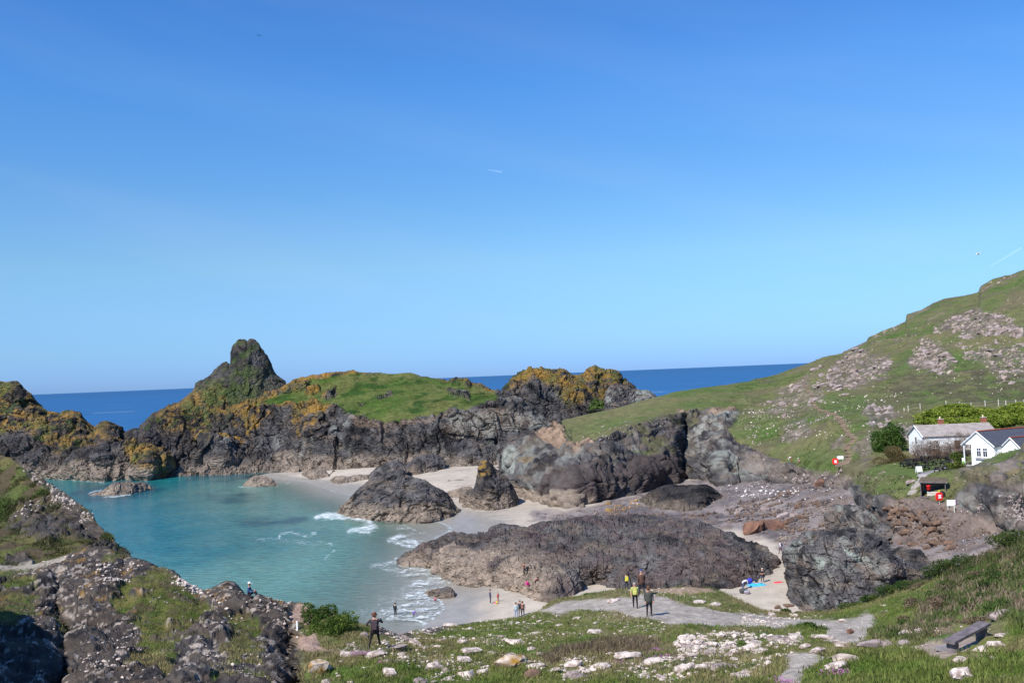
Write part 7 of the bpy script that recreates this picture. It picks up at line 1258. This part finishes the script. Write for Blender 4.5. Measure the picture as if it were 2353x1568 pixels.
person('person holding a camera up on the seaward end of the rock reef','rock_reef',1208,1328,1.72,1.4,'photo',(.30,.12,.08),(.025,.025,.035),hair=(.15,.08,.04),sleeve=True,dz=.1)
person('person in bright pink crouching on the rock reef','rock_reef',1218,1350,1.5,1.9,'crouch',(.75,.03,.30),(.60,.04,.26),dz=.1)
person('person in dark red crouching next to the pink one on the reef','rock_reef',1233,1347,1.55,-1.5,'crouch',(.18,.02,.04),(.02,.03,.04),dz=.1)
person('person in white shirt and dark red trousers walking up the sandy alley','beach',1794,1271,1.72,.9,'walk',(.65,.66,.72),(.10,.04,.05),hair=(.06,.05,.05),pack=((.04,.06,.12),-.2,.8))
person('grey haired person in black top with folded arms on the sandy alley','beach',1752,1338,1.75,PI_-.2,'fold',(.02,.018,.028),(.05,.05,.075),shoe=(.5,.35,.28),hair=(.55,.5,.48),sleeve=False)
person('person in white top bending over bags at the edge of the sandy alley','beach',1708,1354,1.70,-1.2,'bend',(.66,.68,.70),(.08,.09,.18),shoe=(.5,.4,.35),hair=(.3,.25,.2),sleeve=False)
person('left of two people in blue sitting under the gully cliff','beach',1660,1112,1.6,PI_,'sit',(.16,.14,.55),(.10,.06,.35),hair=(.3,.4,.4),dz=.1)
person('right of two people in blue sitting under the gully cliff','beach',1667,1113,1.6,PI_,'sit',(.05,.10,.45),(.03,.06,.30),hair=(.4,.36,.3),dz=.1)
person('hiker in a white top bending forward among the rocks left of the hillside steps','hillside',1815,1057,1.6,1.4,'bend',(.78,.78,.76),(.30,.06,.04),hair=(.5,.05,.07))
person('hiker in a white cap and red shorts climbing the rocks left of the hillside steps','hillside',1836,1063,1.65,1.2,'crouch',(.45,.42,.42),(.35,.05,.05),hat=(.8,.8,.78),shorts=True)
# ------------------------------------------------------------ beach things
def flat_cloth(name,px,py,w,l,rz,c,label,cat,amp=.05,shape=None):
    P,_=pick('beach',px,py); n=14; m=MB(); vs=[]; 
    for j in range(n):
        for i in range(n):
            x=(i/(n-1)-.5)*w; y=(j/(n-1)-.5)*l; r_=1.0
            if shape=='oval': q=math.hypot(2*x/w,2*y/l); k_=max(abs(2*x/w),abs(2*y/l)); r_=(k_/q if q>0 else 1)
            x*=r_; y*=r_; vs.append((x,y,.03+amp*(.5+.5*math.sin(7*x+3*y+px)*math.cos(5*y-2*x))))
    nb=len(vs); vs2=vs+[(a,b,-.02) for a,b,c_ in vs]; fs=[]
    for j in range(n-1):
        for i in range(n-1): k=j*n+i; fs.append((k,k+1,k+n+1,k+n))
    per=[i for i in range(n)]+[j*n+n-1 for j in range(1,n)]+[(n-1)*n+i for i in range(n-2,-1,-1)]+[j*n for j in range(n-2,0,-1)]
    for k in range(len(per)): a,b=per[k],per[(k+1)%len(per)]; fs.append((a,a+nb,b+nb,b))
    m.add(vs2,fs); o=m.build(name,pm(c),None,True); o.location=(P[0],P[1],P[2]); o.rotation_euler=(0,0,rz); return tag(o,label,cat)
flat_cloth('beach_towel',1738,1344,2.0,1.3,.2,(.06,.42,.72),'bright blue sheet spread on the sand at the feet of the person in black','towel',.16)
flat_cloth('bodyboard',1789,1337,1.25,.65,.15,(.75,.06,.09),'red oval bodyboard lying on the sand right of the blue sheet','bodyboard',.03,'oval')
flat_cloth('beach_spade_toys',1138,1385,.45,.3,.2,(.70,.08,.18),'pink beach toy lying beside the child in red','toy',.08,'oval')
def bag(px,py,sx,sy,sz,c,label,sheet='beach',rz=0,cat='bag'):
    P,_=pick(sheet,px,py); bm=bmesh.new(); bmesh.ops.create_icosphere(bm,subdivisions=3,radius=.5)
    for v in bm.verts:
        v.co.x=math.copysign(abs(v.co.x*2)**.7*.5,v.co.x); v.co.z=math.copysign(abs(v.co.z*2)**.8*.5,v.co.z); v.co.x*=sx*(1+.1*math.sin(9*v.co.z)); v.co.y*=sy; v.co.z*=sz*(1+.08*math.sin(7*v.co.x+px))
    me=bpy.data.meshes.new('bag'); bm.to_mesh(me); bm.free(); me.materials.append(pm(c)); me.polygons.foreach_set('use_smooth',[True]*len(me.polygons)); root=empty('bag',(P[0],P[1],P[2]+sz*.42),rz); tag(root,label,cat); link(bpy.data.objects.new('body',me),root)
    m=MB(); m.bar((-sx*.2,-sy*.1,sz*.42),(0,-sy*.1,sz*.62),.02,5); m.bar((0,-sy*.1,sz*.62),(sx*.2,-sy*.1,sz*.42),.02,5); m.build('handle',pm((.03,.03,.04)),root); m=MB(); m.box((0,-sy*.48,-sz*.08),(sx*.5,sy*.15,sz*.4)); m.build('pocket',pm(tuple(x*.7 for x in c)),root)
bag(1722,1340,.75,.5,.75,(.04,.045,.42),'royal blue rucksack between the bending person and the blue sheet'); bag(1712,1342,.6,.5,.6,(.015,.02,.04),'dark bag beside the royal blue rucksack'); bag(1706,1360,.9,.6,.6,(.06,.065,.07),'dark grey heap of bags in front of the bending person'); bag(1716,1364,.7,.5,.5,(.30,.27,.33),'pale lilac bag right of the dark grey bags'); bag(1736,1336,.4,.35,.4,(.02,.03,.06),'small dark bag at the back edge of the blue sheet')
P,_=pick('beach',1141,1386); m=MB(); m.lathe((0,0,0),[(.12,0),(.17,.28),(.175,.3),(.15,.3),(.0,.26)],14); o=m.build('bucket',M_YEL,None,True); o.location=P; tag(o,'small yellow bucket on the wet sand beside the child in red','bucket')
# ============================================================ birds and vapour trail
def gull(px,py,d,rz,label,c,span=1.3):
    P=at_d(px,py,d); root=empty('bird',tuple(P),rz); tag(root,label,'bird')
    m=MB(); m.lathe((0,0,0),[(0,-.28),(.07,-.2),(.10,0),(.07,.18),(.045,.26),(0,.3)],10,1,1,Matrix.Rotation(-math.pi/2,3,'X')); m.build('body',pm(c),root,True)
    for s_ in (-1,1):
        m=MB(); a=(0,.1,.03);b=(0,-.1,.03);c1=(s_*span*.28,.16,.14);d1=(s_*span*.28,-.06,.14);e=(s_*span*.5,-.04,.05)
        V=[a,b,d1,e,c1]; m.add(V+[(x,y,z-.02) for x,y,z in V],[(0,1,2,4),(4,2,3),(5,9,7,6),(9,8,7)]); m.build('wing',pm(c),root)
    m=MB(); m.add([(-.03,-.25,0),(.03,-.25,0),(.08,-.42,0),(-.08,-.42,0),(0,-.25,.02)],[(0,1,2,3),(0,4,1)]); m.build('tail',pm(c),root)
gull(2247,583,120,1.2,'white gull gliding high in the sky above the hillside',(.8,.8,.8)); gull(595,82,260,.5,'tiny dark bird high in the upper left of the sky',(.05,.05,.06),1.6)
mv,tv,bv=newmat('ice_vapour'); bv.inputs['Base Color'].default_value=(.85,.87,.9,1); bv.inputs['Roughness'].default_value=1; trn=tv.nodes.new('ShaderNodeBsdfTransparent'); mxs=tv.nodes.new('ShaderNodeMixShader'); mxs.inputs[0].default_value=.06; tlb=tv.nodes.new('ShaderNodeBsdfTranslucent'); tlb.inputs[0].default_value=(.9,.92,.95,1); adb=tv.nodes.new('ShaderNodeAddShader'); tv.links.new(bv.outputs[0],adb.inputs[0]); tv.links.new(tlb.outputs[0],adb.inputs[1]); tv.links.new(trn.outputs[0],mxs.inputs[1]); tv.links.new(adb.outputs[0],mxs.inputs[2]); tv.links.new(mxs.outputs[0],tv.nodes['Material Output'].inputs[0])
for (a,b),r_,lab in ((((1122,390),(1151,395)),14,'short white vapour trail in the middle of the sky'),(((2275,612),(2345,570)),16,'faint long vapour trail low in the sky at the right edge')):
    p=at_d(*a,12000); q=at_d(*b,12600); m=MB(); m.bar(p,q,r_*.4,8,r_); o=m.build('vapour_trail',mv); tag(o,lab,'vapour trail')
